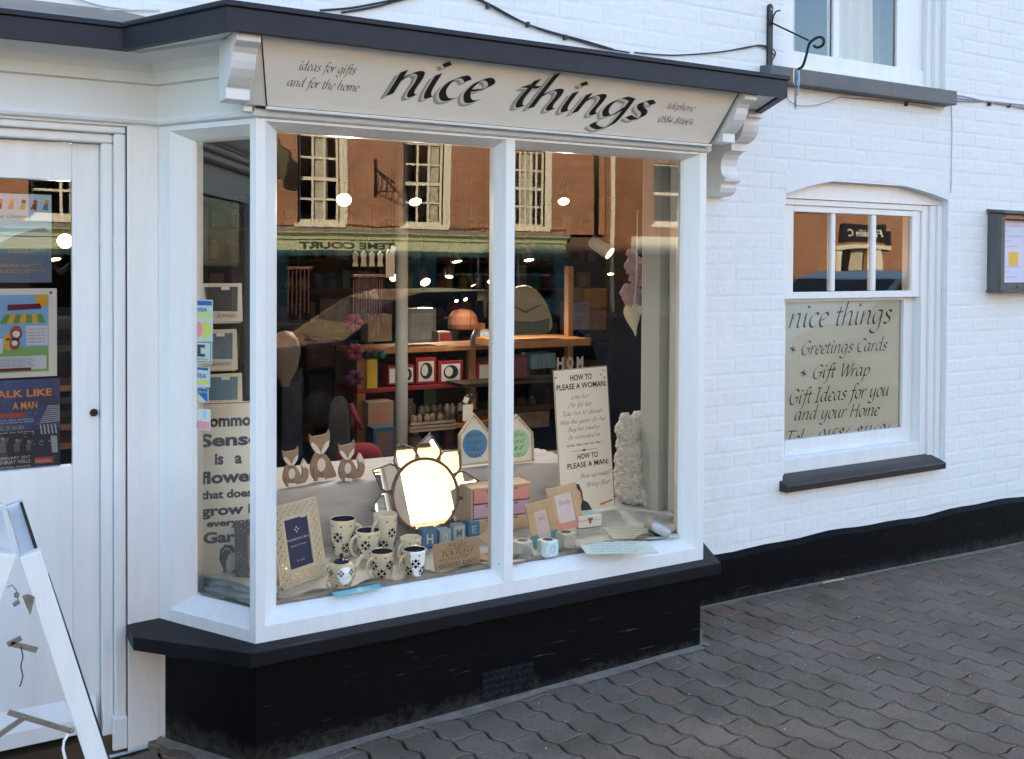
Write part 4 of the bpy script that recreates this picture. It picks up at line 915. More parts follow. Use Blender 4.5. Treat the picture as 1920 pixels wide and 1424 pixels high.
q = MB(); flat(q, Z3, Xc, Zw, nC, [(W_*.1, H_*.98), (W_*.95, 0), (W_*.95, H_*.98)], .0010); mk('blue_corner', q, M_sb, o); stx(o, 'DELTA', W_*.42, W_*.92, H_*.66, H_*.22, M_stk, .01, 0)
q = MB(); disc(q, Z3, Xc, Zw, nC, W_*.3, H_*.22, W_*.2, .0010); mk('yellow_spot', q, M_sy, o)
o, W_, H_ = sticker('faded torn pastel sticker overlapping the large lettered board', 357, 395, 764, 804, mat('faded_pastel', (.60, .66, .60), .4))
sr(o, 'pink_patch', M_sp, (W_*.35, W_*.95, H_*.05, H_*.42)); sr(o, 'blue_patch', M_lblue, (W_*.02, W_*.4, H_*.0, H_*.35), (W_*.62, W_*.78, H_*.55, H_*.92))

# ---- hanging sign bracket on the wall
HB = thing('hanging_sign_bracket', 'black iron hanging sign bracket with scrolled arm above the canopy end', 'bracket', (3.518, YW, 2.56))
q = WB(); q.prism([(3.500, YW-.014, 2.50), (3.532, YW-.014, 2.50), (3.532, YW-.014, 2.862), (3.526, YW-.014, 2.872), (3.516, YW-.014, 2.877), (3.506, YW-.014, 2.872), (3.500, YW-.014, 2.862)], (0, .012, 0)); mk('wall_plate', q, M_iron, HB, bevel=.002)
q = WB(); q.lathe([(0, -.006), (.006, -.005), (.008, 0)], 10, (3.516, YW-.014, 2.846), Matrix.Rotation(R(-90), 3, 'X')); mk('bolt', q, M_galv, HB)
XB = 3.518
pp = lambda *a: [atX(x, y, XB) for x, y in a]
arm0 = Vector((XB, YW-.018, atY(1444, 45, YW).z)); 
q = WB(); armend = atX(1516, 76, XB); q.tube([arm0, arm0.lerp(armend, .5), armend], .0042, 8)
q.tube([arm0+Vector((0, 0, -.012)), arm0+Vector((0, -.01, .03)), arm0+Vector((0, -.03, .05)), arm0+Vector((0, -.055, .048))], .004, 8); mk('arm', q, M_iron, HB, smooth=True)
q = WB(); sc = pp((1497, 130), (1505, 124), (1511, 107), (1516, 86), (1520, 79), (1530, 72), (1538, 70), (1544, 74), (1544, 82), (1538, 88), (1530, 89), (1526, 86))
sc = [Vector((XB, p[1], p[0])) for p in cr_([(v.z, v.y) for v in sc], 5)]
q.tube(sc, .0065, 8); mk('scroll', q, M_iron, HB, smooth=True)
# chain with fairy-light string hanging from the scroll
foot = atX(1492, 131, XB)
CH = thing('hanging_chain', 'short pale chain wrapped with blue and white cord hanging from the iron scroll', 'chain', foot)
def links(n, p0, step, r_, t, M_, par, nm='chain_link'):
    for k in range(n):
        q = MB(); pts = []
        for a in range(13):
            an = 2*math.pi*a/12; v = Vector((math.cos(an)*r_*.6, 0, math.sin(an)*r_)); 
            if k % 2: v = Vector((0, v.x, v.z))
            pts.append(v+Vector(p0)+Vector(step)*k)
        q.tube(pts, t, 5, cap=False); mk(nm, q, M_, par, smooth=True)
links(15, (0, 0, -.004), (0, 0, -.0125), .0095, .0019, M_galv, CH)
q = MB()
for dx, L_, m_ in ((.012, .075, 0), (.017, .105, 0)): q.tube([(dx, -.004, .003), (dx+.003, -.006, -L_*.5), (dx-.004, -.004, -L_), (dx-.010, -.004, -L_*.98)], .003, 6)
mk('blue_cord', q, mat('pale_blue_cord', (.30, .50, .75), .6), CH, smooth=True)
q = MB(); q.tube([(-.014, -.003, .004), (-.018, -.004, -.03), (-.016, -.003, -.062), (-.008, 0, -.07)], .003, 6); mk('white_cord', q, M_cream, CH, smooth=True)
q = MB(); q.prism([(.004, -.008, -.112), (.016, -.008, -.098), (.014, -.008, -.120), (.003, -.008, -.124)], (0, .008, 0)); mk('clip', q, M_galv, CH)

# ---- cables on the wall
def cable(label, runs, r_, m_, y=YW-.012, jit=0):
    ps = atY(*runs[0][0], y); o = thing('cable', label, 'cable', ps)
    for run in runs:
        q = WB(); pts = [atY(a, b_, y) for a, b_ in run]
        cc = [Vector((p[0], y, p[1])) for p in cr_([(v.x, v.z) for v in pts], 5)]; q.tube(cc, r_, 6); mk('strand', q, m_, o, smooth=True)
    return o
cable('black cable looping over the canopy left of the peak of the wall', [[(600, 20), (660, 15), (720, 4), (770, -6)], [(640, 24), (700, 14), (745, 2), (790, -8)]], .0042, M_cable)
cable('pair of black cables sagging from top centre down to the canopy', [[(875, -8), (905, 4), (960, 34), (1020, 58), (1075, 74), (1130, 90), (1180, 99)], [(885, -8), (925, 12), (985, 44), (1040, 62), (1100, 78), (1150, 93)]], .0038, M_cable)
cable('black cable rising along the canopy to the iron bracket plate', [[(1190, 99), (1260, 104), (1340, 99), (1400, 90), (1425, 85), (1445, 90), (1454, 100), (1449, 112), (1444, 124)], [(1370, 95), (1420, 86), (1440, 92), (1452, 104)]], .0034, M_cable)
cable('bundle of grey cables running right from the end of the blue upstairs sill', [[(1742, 170), (1760, 167), (1775, 172), (1790, 184), (1850, 190), (1925, 198)], [(1768, 180), (1800, 180), (1860, 193), (1925, 202)], [(1768, 184), (1800, 190), (1870, 192), (1925, 205)]], .0034, M_cableg)
cable('thin grey wire running straight down the white wall right of the arched window', [[(1783, 186), (1785, 240), (1784, 300), (1783, 362)]], .0018, M_cableg, y=YW-.004)
cable('thin brown wire sagging beneath the blue upstairs sill', [[(1470, 178), (1490, 196), (1520, 199), (1550, 192), (1580, 181)], [(1575, 182), (1640, 188), (1700, 195), (1755, 204)]], .0016, mat('brown_wire', (.30, .20, .14), .6), y=YW-.010)
cable('pale cable lying along the wall over the door at top left', [[(-6, 24), (60, 20), (140, 21), (220, 19), (300, 20)], [(140, -4), (185, 10), (240, 18)]], .003, mat('white_cable', (.6, .6, .6), .5))
q = WB()
for px, py in ((990, 47), (1060, 71), (915, 12), (1700, 196), (1856, 196), (1893, 199)):
    c = atY(px, py, YW-.012); q.box(c.x-.006, c.x+.006, YW-.018, YW, c.z-.009, c.z+.012)
setp(mk('cable_clips', q, M_cable), 'small dark clips pinning the cables to the white wall', 'clips', kind='stuff')

# ---- notice case
NX0 = 5.252; c0 = atY(1850, 548, YW); zt = 1.900; zb = 1.446; yn = YW-.088
NC = thing('notice_case', 'weathered grey wooden notice case with a pastel poster on the wall at far right', 'notice case', (5.45, YW, zb))
q = WB(); q.box(NX0, NX0+.03, yn, YW, zb+.012, zt-.002); mk('side_panel', q, M_oakg, NC, bevel=.002)
q = WB(); q.box(NX0+.42, NX0+.45, yn, YW, zb+.012, zt-.002); mk('side_panel', q, M_oakg, NC, bevel=.002)
q = WB(); q.box(NX0-.008, NX0+.458, yn-.014, YW, zb, zb+.012); mk('bottom_board', q, M_oakg, NC, bevel=.002)
q = WB(); q.prism([(NX0-.012, yn-.03, zt-.002), (NX0-.012, YW-.001, zt+.012), (NX0-.012, YW-.001, zt+.028), (NX0-.012, yn-.03, zt+.012)], (.474, 0, 0)); mk('cap_board', q, M_oakg, NC, bevel=.002)
q = WB()
for x0, x1, z0, z1 in ((NX0+.03, NX0+.055, zb+.05, zt-.003), (NX0+.395, NX0+.42, zb+.05, zt-.003), (NX0+.055, NX0+.395, zt-.03, zt-.003)): q.box(x0, x1, yn+.012, yn+.03, z0, z1)
mk('door_frame', q, M_teak, NC, bevel=.002)
q = WB(); q.box(NX0+.03, NX0+.42, yn+.010, yn+.03, zb+.012, zb+.05); mk('bottom_rail', q, M_oakg, NC, bevel=.002)
q = WB(); q.lathe([(0, -.004), (.006, -.003), (.007, 0)], 10, (NX0+.17, yn+.010, zb+.030), Matrix.Rotation(R(-90), 3, 'X')); mk('lock', q, M_iron, NC)
q = WB(); q.box(NX0+.031, NX0+.419, YW-.006, YW-.001, zb+.05, zt-.003); mk('back_board', q, M_teak, NC)
NP = thing('notice_poster', 'pink and blue listings poster pinned inside the notice case', 'poster', (NX0+.06, YW-.030, zb+.055))
q = MB(); q.box(-.04, .28, 0, .001, 0, .365); mk('sheet', q, mat('pastel_poster', (.80, .62, .72), .5, col2=(.55, .68, .88), scale=9), NP)
q = MB(); rect(q, Z3, Xw, Zw, Nw, .10, .19, .10, .18, .001); mk('yellow_picture', q, M_yell, NP)
q = MB()
for k in range(11):
    v = .03+.03*k
    if .09 < v < .19: continue
    lay(q, bfont('open day music and craft'[:14+(k*5) % 9]), (.0 if k % 2 else .08, 0, v), Xw, Zw, Nw, .0012, width=.10+.02*(k % 3), height=.012)
mk('small_print', q, mat('violet_print', (.25, .22, .42), .5), NP)

# ---- A-board at lower left, end on
AB = thing('sandwich_board', 'white wooden folding sandwich board standing end on beside the door', 'sandwich board', (.13, 2.60, gz(.13)))
yA = 2.58
def stile(side, y0, yw):
    # profile leaning: top near x=.15, foot spreads
    top = atY(56 if side > 0 else 12, 1040, yA); ft = atY(206 if side > 0 else -150, 1500, yA)
    d = (ft-top); d.y = 0; L = 1.02; d.normalize(); top = Vector((top.x, y0, top.z)); wv = Vector((d.z, 0, -d.x))
    hw = .0235
    return top, d, wv*(1 if side > 0 else 1), hw, L
for side in (1, -1):
    top, d, wv, hw, L = stile(side, yA, .03)
    for yy in (yA, yA+.56):
        q = WB(); T_ = Vector((top.x, yy, top.z)); q.prism([T_-wv*hw, T_+wv*hw, T_+wv*hw+d*L, T_-wv*hw+d*L], (0, .034, 0)); mk('leg', q, M_gloss, AB, bevel=.003)
    q = WB(); T_ = Vector((top.x, yA+.036, top.z)); e = wv*(1 if side > 0 else -1)
    s_ = 1 if (e.x > 0) == (side > 0) else -1; e = e*s_
    q.prism([T_+e*.012, T_+e*.020, T_+e*.020+d*.9, T_+e*.012+d*.9], (0, .52, 0)); mk('panel', q, M_black, AB)
    q = WB(); q.prism([T_+e*(hw+.001)+d*.22, T_+e*(hw+.004)+d*.22, T_+e*(hw+.006)+d*.97, T_+e*(hw+.001)+d*.97], (0, .50, 0)); mk('poster_sheet', q, M_dgrey, AB)
    q = WB(); q.prism([T_-wv*hw*.9+d*.01, T_+wv*hw*.9+d*.01, T_+wv*hw*.9+d*.055, T_-wv*hw*.9+d*.055], (0, .522, 0)); mk('top_rail', q, M_gloss, AB, bevel=.003)
hin = atY(46, 1124, yA-.004)
q = WB(); q.tube([atY(31, 1116, yA-.005)+Vector((.004*math.cos(a/5*6.28), 0, .006*math.sin(a/5*6.28))) for a in range(6)], .0028, 6); q.tube([atY(25, 1135, yA-.005), atY(36, 1128, yA-.005)], .006, 6)
q.add([atY(41, 1118, yA-.004), atY(52, 1114, yA-.004), atY(65, 1120, yA-.004), atY(57, 1155, yA-.004)], [(0, 3, 2, 1)]); mk('hinge', q, M_galv, AB)
for a, b_ in (((20, 1207), (70, 1220)), ((14, 1210), (40, 1197)), ((15, 1336), (135, 1372)), ((48, 1345), (-10, 1385))):
    q = WB(); A, Bq = atY(*a, yA-.006), atY(*b_, yA-.006); dd = (Bq-A).normalized(); e = Vector((dd.z, 0, -dd.x))*.0065
    q.prism([A-e, Bq-e, Bq+e, A+e], (0, .004, 0)); mk('folding_stay', q, M_galv, AB, bevel=.001)
q = WB()
for c in ((135, 1370), (46, 1346)):
    p = atY(*c, yA-.010); q.lathe([(0, -.004), (.005, -.003), (.006, .003)], 10, p, Matrix.Rotation(R(-90), 3, 'X'))
mk('rivets', q, M_galv, AB, kind='stuff')
q = WB(); q.tube([atY(a, b_, yA-.012) for a, b_ in ((40, 1214), (43, 1232), (39, 1250), (43, 1268), (39, 1284), (36, 1288))], .0016, 5); mk('string', q, M_string, AB)
q = WB(); q.tube([atY(a, b_, yA-.014) for a, b_ in ((128, 1376), (120, 1390), (118, 1405), (124, 1430))], .0035, 6); mk('cable_tie', q, M_white, AB)
q = WB(); q.tube([atY(a, b_, yA-.010) for a, b_ in ((14, 1102), (22, 1097), (30, 1106), (34, 1125))], .0014, 5); mk('wire', q, M_galv, AB)

# ---- upstairs curtains
def curtain(label, x0, x1, y, z0, z1, m_, folds, amp, lean=0):
    q = WB(); N = folds*8; o = thing('curtain', label, 'curtain', (x0, y, z0))
    for r_ in range(2):
        for i in range(N+1):
            t = i/N; q.v.append(Vector((x0+(x1-x0)*t+lean*(r_), y+amp*math.sin(t*folds*6.28+x0*9)+amp*.4*math.sin(t*17), z0 if r_ == 0 else z1)))
    for i in range(N): q.f.append((i, i+1, N+2+i, N+1+i))
    mk('fabric', q, m_, o, smooth=True)
curtain('narrow white net curtain at the left edge of the upstairs window', 3.72, 3.862, YW+.16, 2.60, 4.1, M_curt, 2, .010)
curtain('white net curtain in the middle of the upstairs window', 4.09, 4.44, YW+.16, 2.60, 4.1, M_curt, 4, .014, lean=-.04)
curtain('dark grey curtain at the right edge of the upstairs window', 4.40, 4.76, YW+.19, 2.60, 4.1, M_curtd, 4, .018, lean=-.03)
# ================================================================== WINDOW DISPLAY
ZBED = .445
q = WB(); q.prism([(.70, YW+.03, .32), (.70, 3.97, .32), (2.86, 3.97, .32), (2.86, YW+.03, .32), (2.735, 3.292, .32), (.918, 3.292, .32)], (0, 0, ZBED-.32)); mk('display_platform', q, M_cloth, BLD)
for pt, a, b_ in ((pF, .06, Lf-.05), (pC, .02, Lc-.03), (pR, .04, Lc)):
    q = WB(); q.quad(pt(a, ZBED-.001, .068), pt(b_, ZBED-.001, .068), pt(b_, ZBED-.0012, .125), pt(a, ZBED-.0012, .125)); mk('inner_ledge', q, M_cloth, BAY)
def sheet(name, label, cat, poly_fn, m_, nx=60, ny_=30, kind=None):
    q = WB(); 
    for j in range(ny_+1):
        for i in range(nx+1): q.v.append(Vector(poly_fn(i/nx, j/ny_)))
    for j in range(ny_):
        for i in range(nx): a = j*(nx+1)+i; q.f.append((a, a+1, a+nx+2, a+nx+1))
    o = mk(name, q, m_, smooth=True); setp(o, label, cat); return o
def nz(x, y, s=1): return (math.sin(x*23*s+1.3*math.sin(y*17*s))+math.sin(y*29*s+2*math.sin(x*13*s)))*.5
def bedf(u, v):
    y = 3.2565+v*.56; yy = min(y, 3.60); xl_ = .942-(yy-3.222)*.577+.004; xr_ = 2.719+(yy-3.222)*.577-.004
    x = xl_+(xr_-xl_)*u; d_ = min(v*.56, (x-xl_), (xr_-x)); e = .014*math.exp(-d_/.02)*(1+.8*math.sin(x*31+y*17))
    return (x, y, ZBED+.006+.008*abs(nz(x, y))+e+(.03*math.exp(-((x-.82)/.12)**2)))
sheet('gauze_cloth', 'crumpled white gauze covering the floor of the window display', 'cloth', bedf, M_gauze, 110, 40)
def roll(path, n_, r0):
    q = WB(); K = 12; M_ = 14; pts = []
    for (a, b_) in zip(path, path[1:]):
        for i in range(n_): pts.append(Vector(a).lerp(Vector(b_), i/n_))
    for i, p in enumerate(pts):
        t = (pts[min(i+1, len(pts)-1)]-pts[max(i-1, 0)]).normalized(); s = Vector((-t.y, t.x, 0))
        for k in range(M_):
            an = 2*math.pi*k/M_; r_ = r0*(1+.30*math.sin(i*.55+k*.9)+.22*math.sin(i*1.37+k*2.1)+.15*math.sin(i*2.9+k*1.3))
            q.v.append(p+s*math.cos(an)*r_*1.0+Vector((0, 0, max(-.004, math.sin(an)*r_*.62+r0*.18))))
    for i in range(len(pts)-1):
        for k in range(M_): q.f.append((i*M_+k, i*M_+(k+1) % M_, (i+1)*M_+(k+1) % M_, (i+1)*M_+k))
    return q
rl = roll([(.775, 3.585, .443), (.968, 3.290, .443), (1.30, 3.286, .443), (1.80, 3.284, .443), (2.30, 3.284, .443), (2.66, 3.286, .443)], 26, .020)
o = mk('gauze_roll', rl, M_gauze, smooth=True); setp(o, 'rucked roll of white gauze pushed up against the foot of the display glass', 'cloth')
rl = roll([(.80, 3.62, .450), (.97, 3.36, .452), (1.02, 3.33, .448)], 14, .034)
o = mk('gauze_heap', rl, M_gauze, smooth=True); setp(o, 'heap of white gauze in the left corner under the Common sense sign', 'cloth')
def stepf(u, v):
    x = .70+u*1.42; t = v*1.05
    if t < .30: s = t/.30; return (x, 3.80-.010*nz(x, s)-.012*(1-s), ZBED+.01+(.690-ZBED-.01)*s)
    s = (t-.30)/.75; return (x, 3.80+s*.46, .696+.004*nz(x*.6, s))
sheet('step_cloth', 'smooth white cloth draped over the raised step behind the mugs', 'cloth', stepf, M_cloth, 70, 40)
def stepf2(u, v):
    x = 2.12+u*.50; t = v*1.05; b0 = .012*math.sin(u*14)
    if t < .30: s = t/.30; return (x, 3.90-.012*nz(x, s)+b0*.3, ZBED+.01+(.660-ZBED-.01)*s)
    s = (t-.30)/.75; return (x, 3.90+s*.36, .662+.006*nz(x*.6, s))
sheet('step_cloth', 'bunched white cloth draped under the two little house plaques', 'cloth', stepf2, M_cloth, 40, 30)
q = WB(); q.box(.70, 2.84, 3.985, 4.22, ZBED, .650); mk('display_step', q, M_dwood, BLD)

def local(o): return o
# ---- foxes
def fox(label, base_px, yb, s, flip=1, tail=True, rz=0):
    p = atY(*base_px, yb); z = .7015; o = thing('fox_ornament', label, 'fox ornament', (p.x, yb, z), (0, 0, rz), 'wooden fox ornaments on the step')
    T_ = .018
    def pl(pts, y0, t): q = MB(); q.prism([(a*s*flip, y0, b_*s) for a, b_ in cr2(pts)], (0, t, 0)); return q
    body = [(-.020, .005), (-.030, .03), (-.026, .06), (-.012, .085), (.012, .085), (.032, .062), (.046, .03), (.05, .004)]
    mk('body', pl(body, 0, T_), [M_foxw], o, bevel=.0015)
    head = [(-.036, .128), (-.038, .150), (-.028, .140), (.0, .142), (.018, .146), (.026, .160), (.030, .142), (.028, .118), (.014, .094), (.000, .078), (-.014, .084), (-.028, .104)]
    q = MB(); q.prism([(a*s*flip, -.012, b_*s) for a, b_ in head], (0, T_*.6, 0)); h = mk('head', q, M_foxw, o, bevel=.0015)
    q = MB(); q.prism([(a*s*flip, -.0145, b_*s) for a, b_ in [(-.034, .118), (-.027, .122), (-.014, .112), (-.003, .092), (-.001, .082), (-.013, .088), (-.026, .104)]], (0, .002, 0)); mk('face_patch', q, M_white, h)
    q = MB(); q.prism([(a*s*flip, -.0145, b_*s) for a, b_ in [(.027, .124), (.020, .122), (.010, .112), (.001, .092), (.001, .082), (.013, .090), (.024, .106)]], (0, .002, 0)); mk('face_patch', q, M_white, h)
    q = MB(); q.lathe([(0, -.004), (.003, -.003), (.004, .001), (0, .003)], 8, (0, -.015, .081*s)); mk('nose', q, M_foxd, h)
    q = MB()
    for ex in (-.017, .014): q.lathe([(0, -.001), (.0016, 0), (0, .001)], 8, (ex*s*flip, -.015, .109*s), Matrix.Rotation(R(-90), 3, 'X'))
    mk('eyes', q, M_black, h, kind='stuff')
    q = MB(); q.prism([((.004+.0135*math.cos(a))*s*flip, -.0025, (.048+.021*math.sin(a))*s) for a in [k*6.283/18 for k in range(18)]], (0, .0022, 0)); mk('chest_patch', q, M_white, o)
    q = MB(); q.prism([((-.022)*s*flip, -.012, 0), ((-.010)*s*flip, -.012, 0), ((-.012)*s*flip, -.012, .038*s), ((-.022)*s*flip, -.012, .040*s)], (0, .010, 0)); mk('leg', q, M_foxw, o, bevel=.001)
    q = MB(); q.prism([((.008)*s*flip, -.012, 0), ((.018)*s*flip, -.012, 0), ((.016)*s*flip, -.012, .030*s), ((.008)*s*flip, -.012, .030*s)], (0, .010, 0)); mk('leg', q, M_foxw, o, bevel=.001)
    if tail:
        tl = [(.040, .002), (.060, .004), (.074, .020), (.078, .045), (.070, .075), (.058, .098), (.048, .075), (.052, .050), (.050, .030), (.040, .018)]
        q = MB(); q.prism([(a*s*flip, .004, b_*s) for a, b_ in tl], (0, T_, 0)); t_ = mk('tail', q, M_foxw, o, bevel=.0015)
        q = MB(); q.prism([(a*s*flip, .0015, b_*s) for a, b_ in [(.0785, .060), (.070, .078), (.058, .101), (.047, .076), (.055, .064), (.062, .070), (.068, .060)]], (0, T_+.005, 0)); mk('tail_tip', q, M_white, t_)
    q = MB(); q.box(-.016, .014, -.004, -.003, -.001, .014, Matrix.Translation((.0, -.022, 0)) @ Matrix.Rotation(R(-40), 4, 'X') @ Matrix.Rotation(R(10), 4, 'Y')); mk('price_tag', q, M_paper, o)
    return o
def cr2(p):
    c = cr_(list(p)+[p[0]], 3); return c[:-1]
fox('small wooden fox with raised tail, leftmost of the three on the step', (545, 912), 3.86, 1.0, 1)
fox('tallest wooden fox without a tail in the middle of the three', (600, 905), 3.90, 1.32, 1, tail=False)
fox('small wooden fox with white tipped tail, rightmost of the three on the step', (650, 912), 3.84, 1.06, 1)

# ---- fretwork photo frames
def lattice(mb, x0, x1, z0, z1, y, c, t, th):
    n = round((x1-x0)/c); m = round((z1-z0)/c); cx, cz = (x1-x0)/n, (z1-z0)/m
    def bar(a, b_):
        a = Vector(a); b_ = Vector(b_); d = (b_-a).normalized(); e = Vector((-d.z, 0, d.x))*t/2
        mb.prism([a-e, b_-e, b_+e, a+e], (0, th, 0))
    for i in range(n):
        for j in range(m):
            ax, az = x0+i*cx, z0+j*cz; mx_, mz_ = ax+cx/2, az+cz/2; h = .30
            r_ = [(mx_, y, mz_+cz*h), (mx_+cx*h, y, mz_), (mx_, y, mz_-cz*h), (mx_-cx*h, y, mz_)]
            for k in range(4): bar(r_[k], r_[(k+1) % 4])
            bar(r_[0], (mx_, y, az+cz)); bar(r_[2], (mx_, y, az)); bar(r_[1], (ax+cx, y, mz_)); bar(r_[3], (ax, y, mz_))
            for (p, s1, s2) in (((ax, az), 1, 1), ((ax+cx, az), -1, 1), ((ax, az+cz), 1, -1), ((ax+cx, az+cz), -1, -1)):
                bar((p[0], y, p[1]+s2*cz*.34), (p[0]+s1*cx*.34, y, p[1]))
def fretframe(label, px, W_, H_, bw, M_, M_card, lean, rz, zb=ZBED+.012, txt=None, ypl=None):
    p = atZ(*px, zb); o = thing('fretwork_frame', label, 'photo frame', p, (-lean, 0, rz))
    q = MB(); c = bw/1.6
    lattice(q, 0, W_, 0, bw, 0, c, .0052, .005); lattice(q, 0, W_, H_-bw, H_, 0, c, .0052, .005); lattice(q, 0, bw, bw, H_-bw, 0, c, .0052, .005); lattice(q, W_-bw, W_, bw, H_-bw, 0, c, .0052, .005)
    mk('fretwork', q, M_, o)
    q = MB()
    for a in ((0, W_, 0, .005), (0, W_, H_-.005, H_), (0, .005, .005, H_-.005), (W_-.005, W_, .005, H_-.005)): q.box(a[0], a[1], -.001, .007, a[2], a[3])
    b0 = bw-.006
    for a in ((b0, W_-b0, b0, bw+.004), (b0, W_-b0, H_-bw-.004, H_-b0), (b0, bw+.004, bw+.004, H_-bw-.004), (W_-bw-.004, W_-b0, bw+.004, H_-bw-.004)): q.box(a[0], a[1], -.0015, .0075, a[2], a[3])
    mk('border', q, M_, o)
    q = MB(); q.box(bw-.002, W_-bw+.002, .004, .006, bw-.002, H_-bw+.002); mk('card', q, M_card, o)
    if txt:
        X = Vector((1, 0, 0)); 
        for tx, u0, u1, v, h in txt: q = MB(); lay(q, bfont(tx), (W_*u0, .004, H_*v), X, Zw, Nw, .0008, width=W_*(u1-u0), height=h); mk('lettering', q, M_paper, o)
        q = MB(); cx, cz = W_*.5, H_*.66
        for dx, dz in ((0, .008), (0, -.008), (.008, 0), (-.008, 0)): q.poly([(cx+dx-.004, .003, cz+dz), (cx+dx, .003, cz+dz-.004), (cx+dx+.004, .003, cz+dz), (cx+dx, .003, cz+dz+.004)])
        rect(q, (0, .004, 0), Vector((1, 0, 0)), Zw, Nw, W_*.62, W_*.74, H_*.785, H_*.805); mk('card_mark', q, M_paper, o)
    return o
fretframe('white fretwork photo frame holding a navy MOROCCAN card', (527, 1108), .225, .285, .052, M_cream, M_navyc, R(12), R(26), txt=[('MOROCCAN', .27, .73, .53, .012), ('photo frame', .34, .66, .46, .008), ('4 x 6', .42, .58, .27, .008)])
fretframe('dark pewter fretwork photo frame behind the corner post of the bay', (443, 1092), .19, .205, .040, mat('pewter_frame', (.07, .07, .09), .4, metal=.4), mat('dusky_photo', (.20, .08, .10), .4, col2=(.5, .3, .28), scale=18), R(8), R(-2))

# ---- blue patterned crockery
def mug(label, px, s=1.0, rz=0, z=ZBED+.012, tall=1.0, name='mug', cat='mug', seed=0, dark=True, yp=None):
    p = atZ(*px, z) if yp is None else Vector(yp); o = thing(name, label, cat, p, (0, 0, rz), 'blue patterned mugs in the window' if cat == 'mug' else None)
    r0, r1, h = .029*s, .041*s, .092*s*tall
    def rad(z_): t = z_/h; return r0+(r1-r0)*math.sin(min(1, t*1.05)*math.pi/2)**.8*1.0
    prof = [(0, 0), (r0*.9, 0), (r0, .003)]+[(rad(h*k/10), h*k/10) for k in range(1, 11)]+[(r1-.0015, h+.002), (r1-.004, h)]
    q = MB(); q.lathe(prof, 28); mk('body', q, M_creamg, o, smooth=True)
    q = MB(); q.lathe([(r1-.0038, h+.0005), (r1-.005, h*.85), (r0*.9, .008), (0, .006)], 28); mk('inside', q, M_navyg if dark else M_creamg, o, smooth=True)
    q = MB(); pts = []
    for k in range(11):
        a = math.pi*k/10; pts.append((-(rad(h*.5)-.003+.030*s*math.sin(a)*(1 if k < 6 else .9)), 0, h*.50+.034*s*tall*math.cos(a)))
    q.tube(pts, .0052*s, 8); mk('handle', q, M_creamg, o, smooth=True)
    q = MB()
    def patch(ang, zc, du, dz_, w=.0075*s):
        pts_ = []
        for (a, b_) in ((-w, 0), (0, -w), (w, 0), (0, w)):
            zz = zc+dz_+b_; rr = rad(max(.001, zz))+.0007; an = ang+(du+a)/rr; pts_.append((rr*math.cos(an), rr*math.sin(an), zz))
        q.add(pts_, [(0, 1, 2, 3)])
    for k in range(8):
        an = k*math.pi/4+seed; zc = h*(.56 if k % 2 else .26)
        for du, dz_ in ((0, .0102), (0, -.0102), (.0102, 0), (-.0102, 0)): patch(an, zc, du*s, dz_*s)
        for du, dz_ in ((.015, .015), (-.015, .015), (.015, -.015), (-.015, -.015)): patch(an, zc, du*s*.75, dz_*s*.75, .0030*s)
        patch(an+.3, h*.86, 0, 0, .0036*s)
    mk('pattern', q, M_navyg, o); return o
mug('patterned mug at the front right of the mug group, beside the GOOD DAY plaque', (777, 1079), 1.04, R(10), seed=.3)
mug('patterned mug at the front middle with handle to the left, beside the teapot spout', (716, 1084), 1.05, R(15), seed=.9)
mug('wide patterned mug in the middle row between teapot and tall jug', (690, 1046), 1.16, R(5), seed=.1)
mug('patterned mug at the back left, half hidden by the white fretwork frame', (643, 1040), 1.22, R(150), seed=.5, tall=1.25)
mug('small pale mug with little dots standing behind the front right mug', (770, 1053), 1.0, R(20), seed=1.2, dark=False)
mug('tall cream patterned jug standing behind the mugs', (722, 1036), 1.15, R(25), tall=1.45, name='jug', cat='jug', seed=.6, dark=False)
